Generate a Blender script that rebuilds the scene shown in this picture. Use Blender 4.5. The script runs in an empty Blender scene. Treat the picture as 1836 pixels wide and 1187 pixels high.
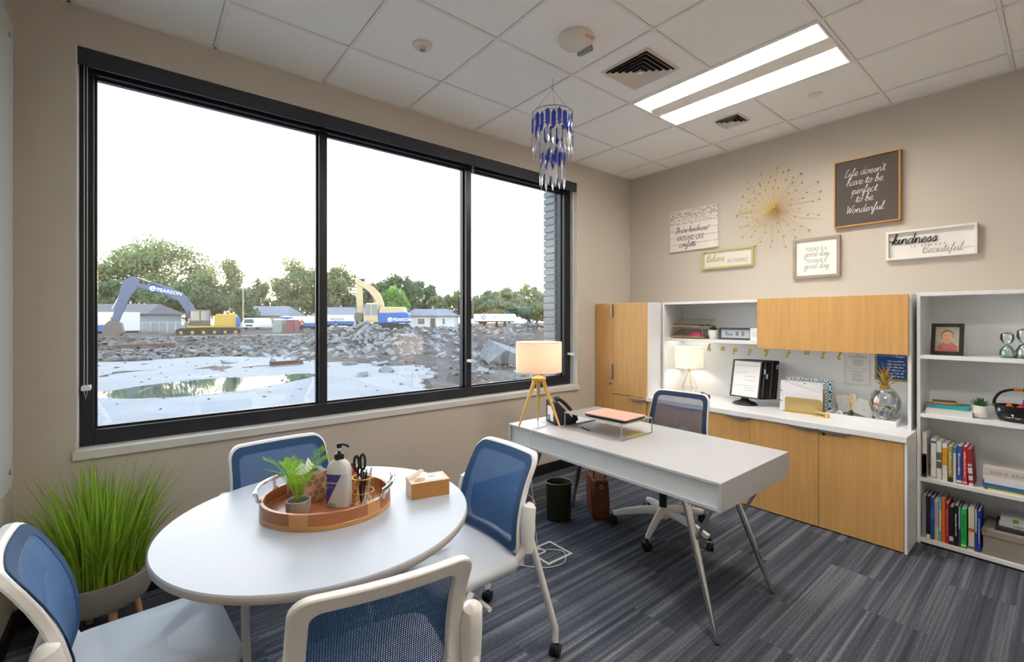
import bpy, bmesh, math, random
from mathutils import Vector, Matrix, Euler, noise as mnoise
import numpy as np

R = math.radians
PI = math.pi
scn = bpy.context.scene
COL = scn.collection

# ------------------------------------------------------------------ camera
FPX, CXP, CYP, YAW = 815.755, 925.855, 572.142, 0.68870
CEIL = 3.05
cam_data = bpy.data.cameras.new('camera')
cam = bpy.data.objects.new('camera', cam_data)
COL.objects.link(cam)
cam.location = (-4.2803, -3.1691, 1.4719)
cam.rotation_euler = (PI / 2, 0, -YAW)
cam_data.sensor_fit = 'HORIZONTAL'
cam_data.sensor_width = 36.0
cam_data.lens = FPX / 1836 * 36.0
cam_data.shift_x = -(CXP - 918.0) / 1836
cam_data.shift_y = (CYP - 593.5) / 1836
cam_data.clip_end = 2000
cam_data.clip_start = 0.05
scn.camera = cam

CAMP = Vector((-4.2803, -3.1691, 1.4719))
_fw = Vector((math.sin(YAW), math.cos(YAW), 0)); _rt = Vector((math.cos(YAW), -math.sin(YAW), 0))
def ray(u, v):
    return _fw + _rt * ((u - CXP) / FPX) + Vector((0, 0, -(v - CYP) / FPX))
def at_depth(u, v, d):            # photo pixel -> world point at a given forward distance
    return CAMP + ray(u, v) * d
def on_z(u, v, z):
    d = ray(u, v); return CAMP + d * ((z - CAMP.z) / d.z)
def on_x(u, v, x):
    d = ray(u, v); return CAMP + d * ((x - CAMP.x) / d.x)

# ------------------------------------------------------------------ world, exposure
scn.view_settings.view_transform = 'Standard'
scn.view_settings.look = 'None'
scn.view_settings.gamma = 1
scn.view_settings.use_curve_mapping = False
scn.view_settings.exposure = 0.18

SKY_STRENGTH = 4.7
SUN_DIR = ray(486, 522).normalized()      # the sun stands low behind the trees
w = bpy.data.worlds.new('dusk_sky'); scn.world = w
w.use_nodes = True
nt = w.node_tree; nt.nodes.clear()
def nn(t, k, **kw):
    n = t.nodes.new(k)
    for a, b in kw.items(): setattr(n, a, b)
    return n
_o = nn(nt, 'ShaderNodeOutputWorld'); _b = nn(nt, 'ShaderNodeBackground')
_tc = nn(nt, 'ShaderNodeTexCoord'); _sx = nn(nt, 'ShaderNodeSeparateXYZ')
_rp = nn(nt, 'ShaderNodeValToRGB')
nt.links.new(_tc.outputs['Generated'], _sx.inputs[0])
_mr = nn(nt, 'ShaderNodeMapRange'); _mr.inputs[1].default_value = -0.05; _mr.inputs[2].default_value = 1.0
nt.links.new(_sx.outputs['Z'], _mr.inputs[0]); nt.links.new(_mr.outputs[0], _rp.inputs[0])
els = _rp.color_ramp.elements
els[0].position = 0.0; els[0].color = (1.0, 0.93, 0.82, 1)
els[1].position = 1.0; els[1].color = (0.58, 0.74, 1.0, 1)
e = els.new(0.12); e.color = (1.0, 0.97, 0.90, 1)
e = els.new(0.35); e.color = (0.90, 0.95, 1.0, 1)
_vd = nn(nt, 'ShaderNodeVectorMath', operation='DOT_PRODUCT'); _vd.inputs[1].default_value = SUN_DIR
nt.links.new(_tc.outputs['Generated'], _vd.inputs[0])
_pw = nn(nt, 'ShaderNodeMath', operation='POWER', use_clamp=True); _pw.inputs[1].default_value = 60
nt.links.new(_vd.outputs['Value'], _pw.inputs[0])
_mx = nn(nt, 'ShaderNodeMixRGB', blend_type='ADD'); _mx.inputs[2].default_value = (1.3, 0.75, 0.25, 1)
nt.links.new(_pw.outputs[0], _mx.inputs[0]); nt.links.new(_rp.outputs[0], _mx.inputs[1])
nt.links.new(_mx.outputs[0], _b.inputs[0]); _b.inputs[1].default_value = SKY_STRENGTH
nt.links.new(_b.outputs[0], _o.inputs[0])

sun = bpy.data.lights.new('low_sun', 'SUN'); sun.energy = 2.2; sun.color = (1, 0.72, 0.42); sun.angle = R(3)
so = bpy.data.objects.new('low_sun', sun); COL.objects.link(so)
so.rotation_euler = (-SUN_DIR).to_track_quat('-Z', 'Y').to_euler()

# ------------------------------------------------------------------ materials
def lin(c):
    if isinstance(c, str):
        c = c.lstrip('#'); c = [int(c[i:i + 2], 16) / 255 for i in (0, 2, 4)]
        return tuple(x / 12.92 if x <= 0.04045 else ((x + 0.055) / 1.055) ** 2.4 for x in c)
    return tuple(c)
def setin(b, name, val):
    if name in b.inputs: b.inputs[name].default_value = val
MATS = {}
def pm(name, color, rough=0.5, metal=0.0, var=0.0, scale=8.0, bump=0.0, bscale=None, stretch=(1, 1, 1),
       trans=0.0, ior=1.45, emit=None, estr=0.0, spec=0.5, coat=0.0, sub=0.0, alpha=1.0, objvar=0.0):
    """procedural principled material: base colour with noise variation and fine bump"""
    if name in MATS: return MATS[name]
    m = bpy.data.materials.new(name); m.use_nodes = True; MATS[name] = m
    t = m.node_tree; b = t.nodes['Principled BSDF']
    c = lin(color)
    setin(b, 'Base Color', (*c, 1)); setin(b, 'Roughness', rough); setin(b, 'Metallic', metal)
    setin(b, 'Specular IOR Level', spec); setin(b, 'Transmission Weight', trans); setin(b, 'IOR', ior)
    setin(b, 'Coat Weight', coat); setin(b, 'Alpha', alpha)
    if sub: setin(b, 'Subsurface Weight', sub); setin(b, 'Subsurface Radius', (.02, .01, .005))
    if emit is not None:
        setin(b, 'Emission Color', (*lin(emit), 1)); setin(b, 'Emission Strength', estr)
    if var or bump:
        tc = nn(t, 'ShaderNodeTexCoord'); mp = nn(t, 'ShaderNodeMapping'); mp.inputs['Scale'].default_value = stretch
        t.links.new(tc.outputs['Object'], mp.inputs[0])
    if var:
        no = nn(t, 'ShaderNodeTexNoise'); no.inputs['Scale'].default_value = scale; no.inputs['Detail'].default_value = 5
        t.links.new(mp.outputs[0], no.inputs[0])
        mr = nn(t, 'ShaderNodeMapRange'); mr.inputs[1].default_value = .25; mr.inputs[2].default_value = .75
        mr.inputs[3].default_value = 1 - var; mr.inputs[4].default_value = 1 + var
        t.links.new(no.outputs[0], mr.inputs[0])
        last = mr.outputs[0]
        if objvar:
            oi = nn(t, 'ShaderNodeObjectInfo'); m2 = nn(t, 'ShaderNodeMapRange')
            m2.inputs[3].default_value = 1 - objvar; m2.inputs[4].default_value = 1 + objvar
            t.links.new(oi.outputs['Random'], m2.inputs[0])
            mu = nn(t, 'ShaderNodeMath', operation='MULTIPLY')
            t.links.new(last, mu.inputs[0]); t.links.new(m2.outputs[0], mu.inputs[1]); last = mu.outputs[0]
        mx = nn(t, 'ShaderNodeMixRGB', blend_type='MULTIPLY'); mx.inputs[0].default_value = 1
        mx.inputs[1].default_value = (*c, 1)
        t.links.new(last, mx.inputs[2]); t.links.new(mx.outputs[0], b.inputs['Base Color'])
    if bump:
        n2 = nn(t, 'ShaderNodeTexNoise'); n2.inputs['Scale'].default_value = bscale or scale * 4; n2.inputs['Detail'].default_value = 4
        t.links.new(mp.outputs[0], n2.inputs[0])
        bp = nn(t, 'ShaderNodeBump'); bp.inputs['Strength'].default_value = bump; bp.inputs['Distance'].default_value = .01
        t.links.new(n2.outputs[0], bp.inputs['Height']); t.links.new(bp.outputs[0], b.inputs['Normal'])
    return m

def leafmat(name, c, tr=0.5, objvar=0.1):
    m = bpy.data.materials.new(name); m.use_nodes = True; t = m.node_tree; t.nodes.clear()
    out = nn(t, 'ShaderNodeOutputMaterial'); d = nn(t, 'ShaderNodeBsdfDiffuse'); q = nn(t, 'ShaderNodeBsdfTranslucent')
    mix = nn(t, 'ShaderNodeMixShader'); mix.inputs[0].default_value = tr
    ge = nn(t, 'ShaderNodeNewGeometry'); c = lin(c)
    hs = nn(t, 'ShaderNodeHueSaturation'); hs.inputs['Color'].default_value = (*c, 1)
    mr = nn(t, 'ShaderNodeMapRange'); mr.inputs[3].default_value = .7; mr.inputs[4].default_value = 1.35
    t.links.new(ge.outputs['Random Per Island'], mr.inputs[0]); t.links.new(mr.outputs[0], hs.inputs['Value'])
    t.links.new(hs.outputs[0], d.inputs[0]); t.links.new(hs.outputs[0], q.inputs[0])
    t.links.new(d.outputs[0], mix.inputs[1]); t.links.new(q.outputs[0], mix.inputs[2]); t.links.new(mix.outputs[0], out.inputs[0])
    return m

# ------------------------------------------------------------------ mesh builder
class MB:
    def __init__(s): s.v = []; s.f = []
    def add(s, vs, fs):
        o = len(s.v); s.v += [tuple(p) for p in vs]; s.f += [tuple(i + o for i in q) for q in fs]; return s
    def box(s, x0, x1, y0, y1, z0, z1):
        return s.add([(x0,y0,z0),(x1,y0,z0),(x1,y1,z0),(x0,y1,z0),(x0,y0,z1),(x1,y0,z1),(x1,y1,z1),(x0,y1,z1)],
                     [(0,3,2,1),(4,5,6,7),(0,1,5,4),(1,2,6,5),(2,3,7,6),(3,0,4,7)])
    def obox(s, c, sz, rot=(0, 0, 0)):
        m = Euler(rot).to_matrix(); c = Vector(c); h = [a / 2 for a in sz]
        P = [(-1,-1,-1),(1,-1,-1),(1,1,-1),(-1,1,-1),(-1,-1,1),(1,-1,1),(1,1,1),(-1,1,1)]
        return s.add([c + m @ Vector((a*h[0], b*h[1], d*h[2])) for a, b, d in P],
                     [(0,3,2,1),(4,5,6,7),(0,1,5,4),(1,2,6,5),(2,3,7,6),(3,0,4,7)])
    def tube(s, path, r, n=8, closed=False, cap=True, flat=None):
        P = [Vector(p) for p in path]; k = len(P)
        rr = r if isinstance(r, (list, tuple)) else [r] * k
        up = None; rings = []
        for i in range(k):
            if closed: tg = P[(i + 1) % k] - P[i - 1]
            else: tg = P[min(i + 1, k - 1)] - P[max(i - 1, 0)]
            if tg.length < 1e-9: tg = Vector((0, 0, 1))
            tg.normalize()
            if up is None:
                a = Vector((0, 0, 1)) if abs(tg.z) < .9 else Vector((1, 0, 0))
                up = (a - tg * a.dot(tg)).normalized()
            else:
                up = up - tg * up.dot(tg)
                up = up.normalized() if up.length > 1e-6 else tg.orthogonal().normalized()
            sd = tg.cross(up)
            fx = flat or 1.0
            rings.append([P[i] + (sd * math.cos(2*PI*j/n) * fx + up * math.sin(2*PI*j/n)) * rr[i] for j in range(n)])
        vs = [p for q in rings for p in q]; fs = []
        for i in range(k if closed else k - 1):
            a = i * n; b = ((i + 1) % k) * n
            for j in range(n): fs.append((a + j, a + (j + 1) % n, b + (j + 1) % n, b + j))
        if cap and not closed:
            fs.append(tuple(range(n - 1, -1, -1))); fs.append(tuple((k - 1) * n + j for j in range(n)))
        return s.add(vs, fs)
    def cyl(s, p0, p1, r0, r1=None, n=12, cap=True):
        return s.tube([p0, p1], [r0, r0 if r1 is None else r1], n, cap=cap)
    def lathe(s, prof, n=24, c=(0, 0, 0), sx=1, sy=1):
        vs = []; fs = []; k = len(prof)
        for r, z in prof:
            for j in range(n):
                a = 2 * PI * j / n; vs.append((c[0] + r * sx * math.cos(a), c[1] + r * sy * math.sin(a), c[2] + z))
        for i in range(k - 1):
            for j in range(n):
                fs.append((i*n + j, i*n + (j+1) % n, (i+1)*n + (j+1) % n, (i+1)*n + j))
        if prof[0][0] > 1e-6: fs.append(tuple(range(n - 1, -1, -1)))
        if prof[-1][0] > 1e-6: fs.append(tuple((k-1)*n + j for j in range(n)))
        return s.add(vs, fs)
    def prism(s, poly, a, b, ax='z'):
        """poly of 2D points extruded from a to b along an axis"""
        def mk(p, h):
            return {'z': (p[0], p[1], h), 'y': (p[0], h, p[1]), 'x': (h, p[0], p[1])}[ax]
        k = len(poly)
        return s.add([mk(p, a) for p in poly] + [mk(p, b) for p in poly],
                     [tuple(range(k - 1, -1, -1)), tuple(range(k, 2 * k))] + [(i, (i+1) % k, k + (i+1) % k, k + i) for i in range(k)])
    def sphere(s, c, r, n=12, m=8, sc=(1, 1, 1)):
        vs = [(c[0], c[1], c[2] - r * sc[2])]; fs = []
        for i in range(1, m):
            t = PI * i / m - PI / 2
            for j in range(n):
                a = 2 * PI * j / n
                vs.append((c[0] + r*sc[0]*math.cos(t)*math.cos(a), c[1] + r*sc[1]*math.cos(t)*math.sin(a), c[2] + r*sc[2]*math.sin(t)))
        vs.append((c[0], c[1], c[2] + r * sc[2])); L = len(vs) - 1
        for j in range(n): fs.append((0, 1 + (j+1) % n, 1 + j)); fs.append((L, 1 + (m-2)*n + j, 1 + (m-2)*n + (j+1) % n))
        for i in range(m - 2):
            for j in range(n):
                a = 1 + i*n; fs.append((a + j, a + (j+1) % n, a + n + (j+1) % n, a + n + j))
        return s.add(vs, fs)
    def frame(s, O, rt, up, x0, x1, y0, y1):
        """flat quad in a plane frame"""
        O, rt, up = Vector(O), Vector(rt), Vector(up)
        return s.add([O + rt*x0 + up*y0, O + rt*x1 + up*y0, O + rt*x1 + up*y1, O + rt*x0 + up*y1], [(0, 1, 2, 3)])
    def ribbon(s, pts, wd, O=(0,0,0), rt=(1,0,0), up=(0,0,1)):
        O, rt, up = Vector(O), Vector(rt), Vector(up); P = [Vector((p[0], p[1])) for p in pts]; k = len(P); vs = []
        for i in range(k):
            t = P[min(i+1, k-1)] - P[max(i-1, 0)]
            t = t.normalized() if t.length > 1e-9 else Vector((1, 0)); nrm = Vector((-t.y, t.x)) * wd / 2
            for q in (P[i] + nrm, P[i] - nrm): vs.append(O + rt * q.x + up * q.y)
        return s.add(vs, [(2*i, 2*i+1, 2*i+3, 2*i+2) for i in range(k - 1)])
    def xf(s, M):
        s.v = [tuple(M @ Vector(p)) for p in s.v]; return s
    def build(s, name, mat, parent=None, smooth=True, bevel=0.0, seg=2, angle=35):
        me = bpy.data.meshes.new(name); me.from_pydata(s.v, [], s.f); me.update()
        if smooth:
            me.shade_smooth(); me.set_sharp_from_angle(angle=R(angle))
        if mat is not None: me.materials.append(mat)
        o = bpy.data.objects.new(name, me); COL.objects.link(o)
        if parent: o.parent = parent
        if bevel:
            bv = o.modifiers.new('bevel', 'BEVEL'); bv.width = bevel; bv.segments = seg; bv.limit_method = 'ANGLE'; bv.angle_limit = R(40)
            bv.harden_normals = False
        return o

def tag(o, label=None, cat=None, group=None, kind=None):
    if label: o['label'] = label
    if cat: o['category'] = cat
    if group: o['group'] = group
    if kind: o['kind'] = kind
    return o
def thing(name, label, cat, loc=(0, 0, 0), rz=0, group=None):
    o = bpy.data.objects.new(name, None); COL.objects.link(o); o.empty_display_size = .1
    o.location = loc; o.rotation_euler = (0, 0, rz)
    return tag(o, label, cat, group)
def dup(root, loc=None, rz=None, label=None, parent=None):
    c = root.copy(); COL.objects.link(c); c.parent = parent
    if loc is not None: c.location = loc
    if rz is not None: c.rotation_euler = (0, 0, rz)
    if label: c['label'] = label
    for ch in root.children: dup(ch, parent=c)
    return c
def box(name, mat, dims, parent=None, bevel=0.0, **k):
    return MB().box(*dims).build(name, mat, parent, bevel=bevel, **k)
def structure(o): o['kind'] = 'structure'; return o
def rrect(w, h, r, n=6, cx=0, cy=0):
    """rounded rectangle outline"""
    P = []
    for (sx, sy, a0) in ((1, 1, 0), (-1, 1, 90), (-1, -1, 180), (1, -1, 270)):
        for i in range(n + 1):
            a = R(a0 + 90 * i / n); P.append((cx + sx*(w/2 - r) + r*math.cos(a), cy + sy*(h/2 - r) + r*math.sin(a)))
    return P
def crom(P, n=6, closed=False):
    """Catmull-Rom through points"""
    P = [Vector(p) for p in P]; out = []; k = len(P)
    rng = range(k) if closed else range(k - 1)
    for i in rng:
        p0 = P[i-1] if (closed or i) else P[0]; p1 = P[i]; p2 = P[(i+1) % k]; p3 = P[(i+2) % k] if closed else P[min(i+2, k-1)]
        for j in range(n):
            t = j / n
            out.append(.5 * ((2*p1) + (p2-p0)*t + (2*p0 - 5*p1 + 4*p2 - p3)*t*t + (3*p1 - p0 - 3*p2 + p3)*t**3))
    if not closed: out.append(P[-1])
    return out

# ------------------------------------------------------------------ lettering
_txt = {}
def text_mesh(st, size=1.0, align='CENTER', shear=0.0, spacing=1.0):
    cu = bpy.data.curves.new('tmp_text', 'FONT'); cu.body = st; cu.size = size; cu.align_x = align; cu.shear = shear
    cu.space_character = spacing; cu.resolution_u = 2
    o = bpy.data.objects.new('tmp_text', cu); COL.objects.link(o)
    dg = bpy.context.evaluated_depsgraph_get(); me = o.evaluated_get(dg).to_mesh()
    v = [tuple(p.co) for p in me.vertices]; f = [tuple(p.vertices) for p in me.polygons]
    o.evaluated_get(dg).to_mesh_clear(); bpy.data.objects.remove(o); bpy.data.curves.remove(cu)
    return v, f
def put_text(mb, st, O, rt, up, size, x=0, y=0, align='CENTER', shear=0.0, spacing=1.0, wid=1.0):
    v, f = text_mesh(st, size, align, shear, spacing)
    O, rt, up = Vector(O), Vector(rt), Vector(up)
    mb.add([O + rt * (x + p[0] * wid) + up * (y + p[1]) for p in v], f); return mb
def dashes(mb, O, rt, up, x0, x1, h, seed, y=0):
    """print too small to read: a row of short strokes"""
    q = random.Random(seed); x = x0
    while x < x1:
        e = min(x1, x + h*q.uniform(.35, .9)); hh = h*q.choice((.6, .6, .8, 1.0)); mb.frame(O, rt, up, x, e, y, y + hh); x = e + h*q.choice((.2, .2, .25, .7))
    return mb
_S = dict(
 a='.75,.85 .4,1 .08,.6 .15,.1 .45,0 .75,.5 .8,1 .78,.3 .9,0 1.1,.2|1.0', b='0,.2 .35,1.2 .4,2 .2,1.9 .15,.6 .25,0 .6,.05 .7,.6 .5,.9 .4,.7 .95,.75|.9',
 c='.75,.8 .45,1 .1,.6 .2,.05 .55,0 .9,.25|.85', d='.75,.85 .4,1 .08,.55 .2,.05 .55,.1 .8,1 .85,2 .78,.4 .9,0 1.1,.2|1.05',
 e='0,.2 .5,.5 .65,.85 .4,1 .15,.6 .25,.05 .6,0 .9,.25|.82', f='0,.2 .4,1.2 .55,1.9 .38,2 .3,1.2 .25,-.6 .1,-1 0,-.6 .35,.1 .8,.3|.7',
 g='.75,.85 .4,1 .08,.6 .2,.1 .55,.2 .8,1 .75,-.6 .4,-1 .3,-.6 1.05,.2|1.0', h='0,.2 .35,1.2 .4,2 .22,1.9 .15,0 .2,.6 .5,1 .7,.7 .7,.1 .9,0 1.05,.2|1.0',
 i='0,.2 .25,1 .2,.2 .35,0 .6,.2;.3,1.4 .32,1.5|.55', k='0,.2 .35,1.2 .4,2 .22,1.9 .15,0 .2,.6 .6,1 .55,.6 .25,.5 .6,.05 .9,.2|.85',
 l='0,.2 .35,1.2 .4,2 .22,1.9 .18,.3 .35,0 .65,.2|.55', n='0,.2 .2,1 .2,0 .3,.7 .6,1 .75,.6 .75,.1 .9,0 1.1,.2|1.0',
 o='.6,.95 .3,.95 .08,.5 .3,0 .65,.2 .7,.75 .5,.95 .7,.8 1,.85|.9', p='0,.2 .25,1 .2,-1 .25,.5 .55,1 .8,.6 .6,.05 .3,.1 1,.2|.95',
 r='0,.2 .25,1 .4,.9 .6,.95 .55,.3 .7,0 .9,.2|.8', s='0,.15 .4,1 .55,.5 .5,.05 .2,.05 .85,.2|.8',
 t='0,.2 .3,1.6 .25,.2 .4,0 .7,.2;.02,1.2 .62,1.25|.6', u='0,.2 .2,1 .2,.2 .4,0 .65,.3 .75,1 .75,.2 .9,0 1.1,.2|1.0',
 v='0,.8 .15,1 .35,0 .7,1 .95,.9|.85', w='0,.8 .15,1 .25,0 .5,.8 .7,0 .95,1 1.2,.85|1.1',
 y='0,.2 .2,1 .25,.3 .5,.1 .75,1 .7,-.7 .45,-1 .4,-.6 1,.2|.95',
 L='.8,1.6 .55,2 .35,1.5 .28,.2 0,0 .35,.1 .8,0 1.1,.1|1.0', W='0,1.8 .15,1.95 .35,0 .7,1.6 .9,0 1.3,1.9 1.5,1.8|1.35',
 B='.25,1.9 .2,0 .12,1.6 .7,2 .85,1.4 .35,1.05 .95,.8 .75,0 .2,.1 1.2,.15|1.1', T='0,1.7 .3,1.95 1.1,1.9;.6,1.9 .55,.5 .35,0 .1,.2 .9,.3|.9', q="0,2 -.05,1.6|.15")
_S["'"] = _S.pop('q')
def script(mb, st, O, rt, up, size, x=0, y=0, wd=.12, align='CENTER', shear=.25, space=1.0):
    """cursive stroke lettering; size is the x-height"""
    def adv(c): return .55 if c == ' ' else float(_S[c].split('|')[1]) * space
    tot = sum(adv(c) for c in st); cx = -tot / 2 if align == 'CENTER' else 0
    for c in st:
        if c != ' ':
            for stroke in _S[c].split('|')[0].split(';'):
                P = [tuple(float(q) for q in p.split(',')) for p in stroke.split()]
                P = crom([(a, b, 0) for a, b in P], 4)
                mb.ribbon([((cx + p.x + p.y * shear) * size + x, p.y * size + y) for p in P], wd * size, O, rt, up)
        cx += adv(c)
    return mb

# ================================================================== the room
XW, YS = -4.75, -3.95             # west wall, south wall (behind the camera)
WX0, WX1, WZ0, WZ1 = -4.535, -0.868, 0.800, 2.850
T_ = 0.6096
BX = [-(0.2936 + T_ * i) for i in range(8)]     # ceiling grid lines running away from the window wall
AY = [-(0.5055 + T_ * j) for j in range(7)]     # ceiling grid lines parallel to the window wall

wallm = pm('greige_wall_paint', '#c6bdb1', .75, var=.02, scale=3, bump=.06, bscale=220)
whitep = pm('white_trim_paint', '#d9d6d0', .45, var=.01, scale=5)
ceilm = pm('ceiling_tile_board', '#f4f1ed', .9, var=.025, scale=40, bump=.25, bscale=300)
gridm = pm('ceiling_grid_metal', '#e9e5e0', .6)
basem = pm('black_rubber_base', '#17181b', .45, var=.05)
slabm = pm('plain_slab', '#8a857e', .9)

# floor: a backing slab with staggered carpet planks laid on it
floor = structure(box('floor', slabm, (XW - .2, .3, YS - .2, .3, -.12, -.004)))
def carpet_mat():
    m = bpy.data.materials.new('striped_carpet'); m.use_nodes = True; t = m.node_tree; b = t.nodes['Principled BSDF']
    tc = nn(t, 'ShaderNodeTexCoord'); oi = nn(t, 'ShaderNodeObjectInfo')
    ml = nn(t, 'ShaderNodeMath', operation='MULTIPLY'); ml.inputs[1].default_value = 37.0
    t.links.new(oi.outputs['Random'], ml.inputs[0])
    cb = nn(t, 'ShaderNodeCombineXYZ'); t.links.new(ml.outputs[0], cb.inputs[1]); t.links.new(ml.outputs[0], cb.inputs[0])
    ad = nn(t, 'ShaderNodeVectorMath', operation='ADD'); t.links.new(tc.outputs['Object'], ad.inputs[0]); t.links.new(cb.outputs[0], ad.inputs[1])
    def band(sx, sy, sc, det):
        mp = nn(t, 'ShaderNodeMapping'); mp.inputs['Scale'].default_value = (sx, sy, 1)
        t.links.new(ad.outputs[0], mp.inputs[0]); no = nn(t, 'ShaderNodeTexNoise'); no.inputs['Scale'].default_value = sc; no.inputs['Detail'].default_value = det
        t.links.new(mp.outputs[0], no.inputs[0]); return no.outputs[0]
    b1 = band(.25, 14, 1.6, 2); b2 = band(.6, 60, 1.2, 2); b3 = band(40, 120, 2.0, 1)
    m1 = nn(t, 'ShaderNodeMath', operation='MULTIPLY_ADD'); m1.inputs[1].default_value = .55
    t.links.new(b2, m1.inputs[0]); t.links.new(b1, m1.inputs[2])
    m2 = nn(t, 'ShaderNodeMath', operation='MULTIPLY_ADD'); m2.inputs[1].default_value = .45
    t.links.new(b3, m2.inputs[0]); t.links.new(m1.outputs[0], m2.inputs[2])
    rp = nn(t, 'ShaderNodeValToRGB'); t.links.new(m2.outputs[0], rp.inputs[0])
    mrn = nn(t, 'ShaderNodeMapRange'); mrn.inputs[1].default_value = .68; mrn.inputs[2].default_value = 1.32
    t.links.new(m2.outputs[0], mrn.inputs[0]); t.links.new(mrn.outputs[0], rp.inputs[0])
    e = rp.color_ramp.elements; e[0].color = (*lin('#2b3038'), 1); e[1].color = (*lin('#7f8289'), 1)
    q = e.new(.5); q.color = (*lin('#4a4e57'), 1)
    t.links.new(rp.outputs[0], b.inputs['Base Color']); setin(b, 'Roughness', .95); setin(b, 'Specular IOR Level', .15)
    bp = nn(t, 'ShaderNodeBump'); bp.inputs['Strength'].default_value = .5; bp.inputs['Distance'].default_value = .006
    t.links.new(b3, bp.inputs['Height']); t.links.new(bp.outputs[0], b.inputs['Normal'])
    return m
carpet = carpet_mat()
def plank_mesh(L, W):
    return MB().box(0, L, 0, W, -.004, 0).build('carpet_plank', carpet, floor)
_pl = {}
for r in range(int(-YS / .25) + 1):
    y1 = -.25 * r; y0 = max(YS, y1 - .25); x = XW - ((r * 37) % 100) / 100.0
    while x < 0:
        a = max(x, XW); bb = min(x + 1.0, 0)
        if bb - a > .02:
            key = (round(bb - a, 3), round(y1 - y0, 3))
            if key not in _pl: _pl[key] = o = plank_mesh(key[0] - .0006, key[1] - .0006)
            else:
                o = _pl[key].copy(); COL.objects.link(o)
            o.location = (a, y0, 0)
        x += 1.0

# walls
wn = MB(); Y0, Y1 = 0.0, .24
wn.box(XW - .15, WX0, Y0, Y1, -.12, CEIL + .2).box(WX1, .15, Y0, Y1, -.12, CEIL + .2)
wn.box(WX0, WX1, Y0, Y1, -.12, WZ0).box(WX0, WX1, Y0, Y1, WZ1, CEIL + .2)
structure(wn.build('wall_north', wallm, smooth=False))
structure(box('wall_east', wallm, (0, .15, YS, 0, -.12, CEIL + .2)))
structure(box('wall_west', wallm, (XW - .15, XW, YS, 0, -.12, CEIL + .2)))
structure(box('wall_south', wallm, (XW - .15, .15, YS - .15, YS, -.12, CEIL + .2)))
def baseb(nm, d): structure(box(nm, basem, d, bevel=.003))
baseb('baseboard_north', (XW + .012, -.60, -.012, 0, 0, .098))
baseb('baseboard_west', (XW, XW + .012, YS + .012, -.012, 0, .098))
baseb('baseboard_south', (XW + .012, -.012, YS, YS + .012, 0, .098))
baseb('baseboard_east', (-.012, 0, YS + .012, -3.50, 0, .098))

# ceiling: backing deck, T-bars and single lay-in tiles
ceil = structure(box('ceiling', slabm, (XW, 0, YS, 0, CEIL + .12, CEIL + .2)))
bar = .017
for x in BX:      # main runners
    MB().box(x - bar/2, x + bar/2, YS, 0, CEIL, CEIL + .03).build('grid_bar', gridm, ceil)
for y in AY:
    for (a, b) in ([(XW, BX[2]), (BX[1], 0)] if y == AY[2] else [(XW, BX[5]), (BX[4], 0)] if y == AY[4] else [(XW, 0)]):
        MB().box(a, b, y - bar/2, y + bar/2, CEIL + .001, CEIL + .03).build('grid_bar', gridm, ceil)
for (nm, d) in (('wall_angle', (XW, 0, -.02, 0)), ('wall_angle', (-.02, 0, YS, 0)), ('wall_angle', (XW, XW + .02, YS, 0)), ('wall_angle', (XW, 0, YS, YS + .02))):
    MB().box(*d, CEIL, CEIL + .004).build(nm, gridm, ceil)
xs = [0] + BX + [XW]; ys = [0] + AY + [YS]
_tm = {}
for i in range(len(xs) - 1):
    for j in range(len(ys) - 1):
        x1, x0, y1, y0 = xs[i], xs[i+1], ys[j], ys[j+1]
        if (i == 2 and j in (2, 3)) or (i == 5 and j in (4, 5)): continue          # the light troffer
        g = .0095
        key = (round(x1 - x0, 3), round(y1 - y0, 3))
        if key not in _tm:
            a, bq = key[0]/2 - g, key[1]/2 - g
            _tm[key] = o = MB().box(-a, a, -bq, bq, 0, .016).build('ceiling_tile', ceilm, ceil, bevel=.003)
        else:
            o = _tm[key].copy(); COL.objects.link(o)
        o.location = ((x0 + x1)/2, (y0 + y1)/2, CEIL + .006)

# window: dark aluminium frame, two mullions, three panes, painted sill
alum = pm('dark_bronze_aluminium', '#2b2c31', .32, metal=.35, var=.03, scale=20)
def glass_mat():
    m = bpy.data.materials.new('window_glass'); m.use_nodes = True; t = m.node_tree; t.nodes.clear()
    out = nn(t, 'ShaderNodeOutputMaterial'); tr = nn(t, 'ShaderNodeBsdfTransparent'); gl = nn(t, 'ShaderNodeBsdfGlossy')
    tr.inputs[0].default_value = (.955, .985, .985, 1); gl.inputs['Roughness'].default_value = .002; gl.inputs[0].default_value = (.95, 1, 1, 1)
    fr = nn(t, 'ShaderNodeFresnel'); fr.inputs[0].default_value = 1.52
    k2 = nn(t, 'ShaderNodeMath', operation='MULTIPLY', use_clamp=True); k2.inputs[1].default_value = 4.0; t.links.new(fr.outputs[0], k2.inputs[0])
    mx = nn(t, 'ShaderNodeMixShader'); t.links.new(k2.outputs[0], mx.inputs[0]); t.links.new(tr.outputs[0], mx.inputs[1]); t.links.new(gl.outputs[0], mx.inputs[2])
    t.links.new(mx.outputs[0], out.inputs[0]); return m
winglass = glass_mat()
win = bpy.data.objects.new('window_1', None); COL.objects.link(win); structure(win)
FY0, FY1, GY = .10, .21, .165
def fr(nm, x0, x1, z0, z1, y0=FY0, y1=FY1): return MB().box(x0, x1, y0, y1, z0, z1).build(nm, alum, win, bevel=.003)
fr('frame_jamb', WX0, -4.476, WZ0, WZ1); fr('frame_jamb', -.955, WX1, WZ0, WZ1)
fr('frame_sill_rail', -4.476, -.955, WZ0, .886); fr('frame_head', -4.476, -.955, 2.765, WZ1)
M1, M2 = (-3.339, -3.287), (-2.140, -2.090)
fr('mullion', M1[0], M1[1], .886, 2.765); fr('mullion', M2[0], M2[1], .886, 2.765)
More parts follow.
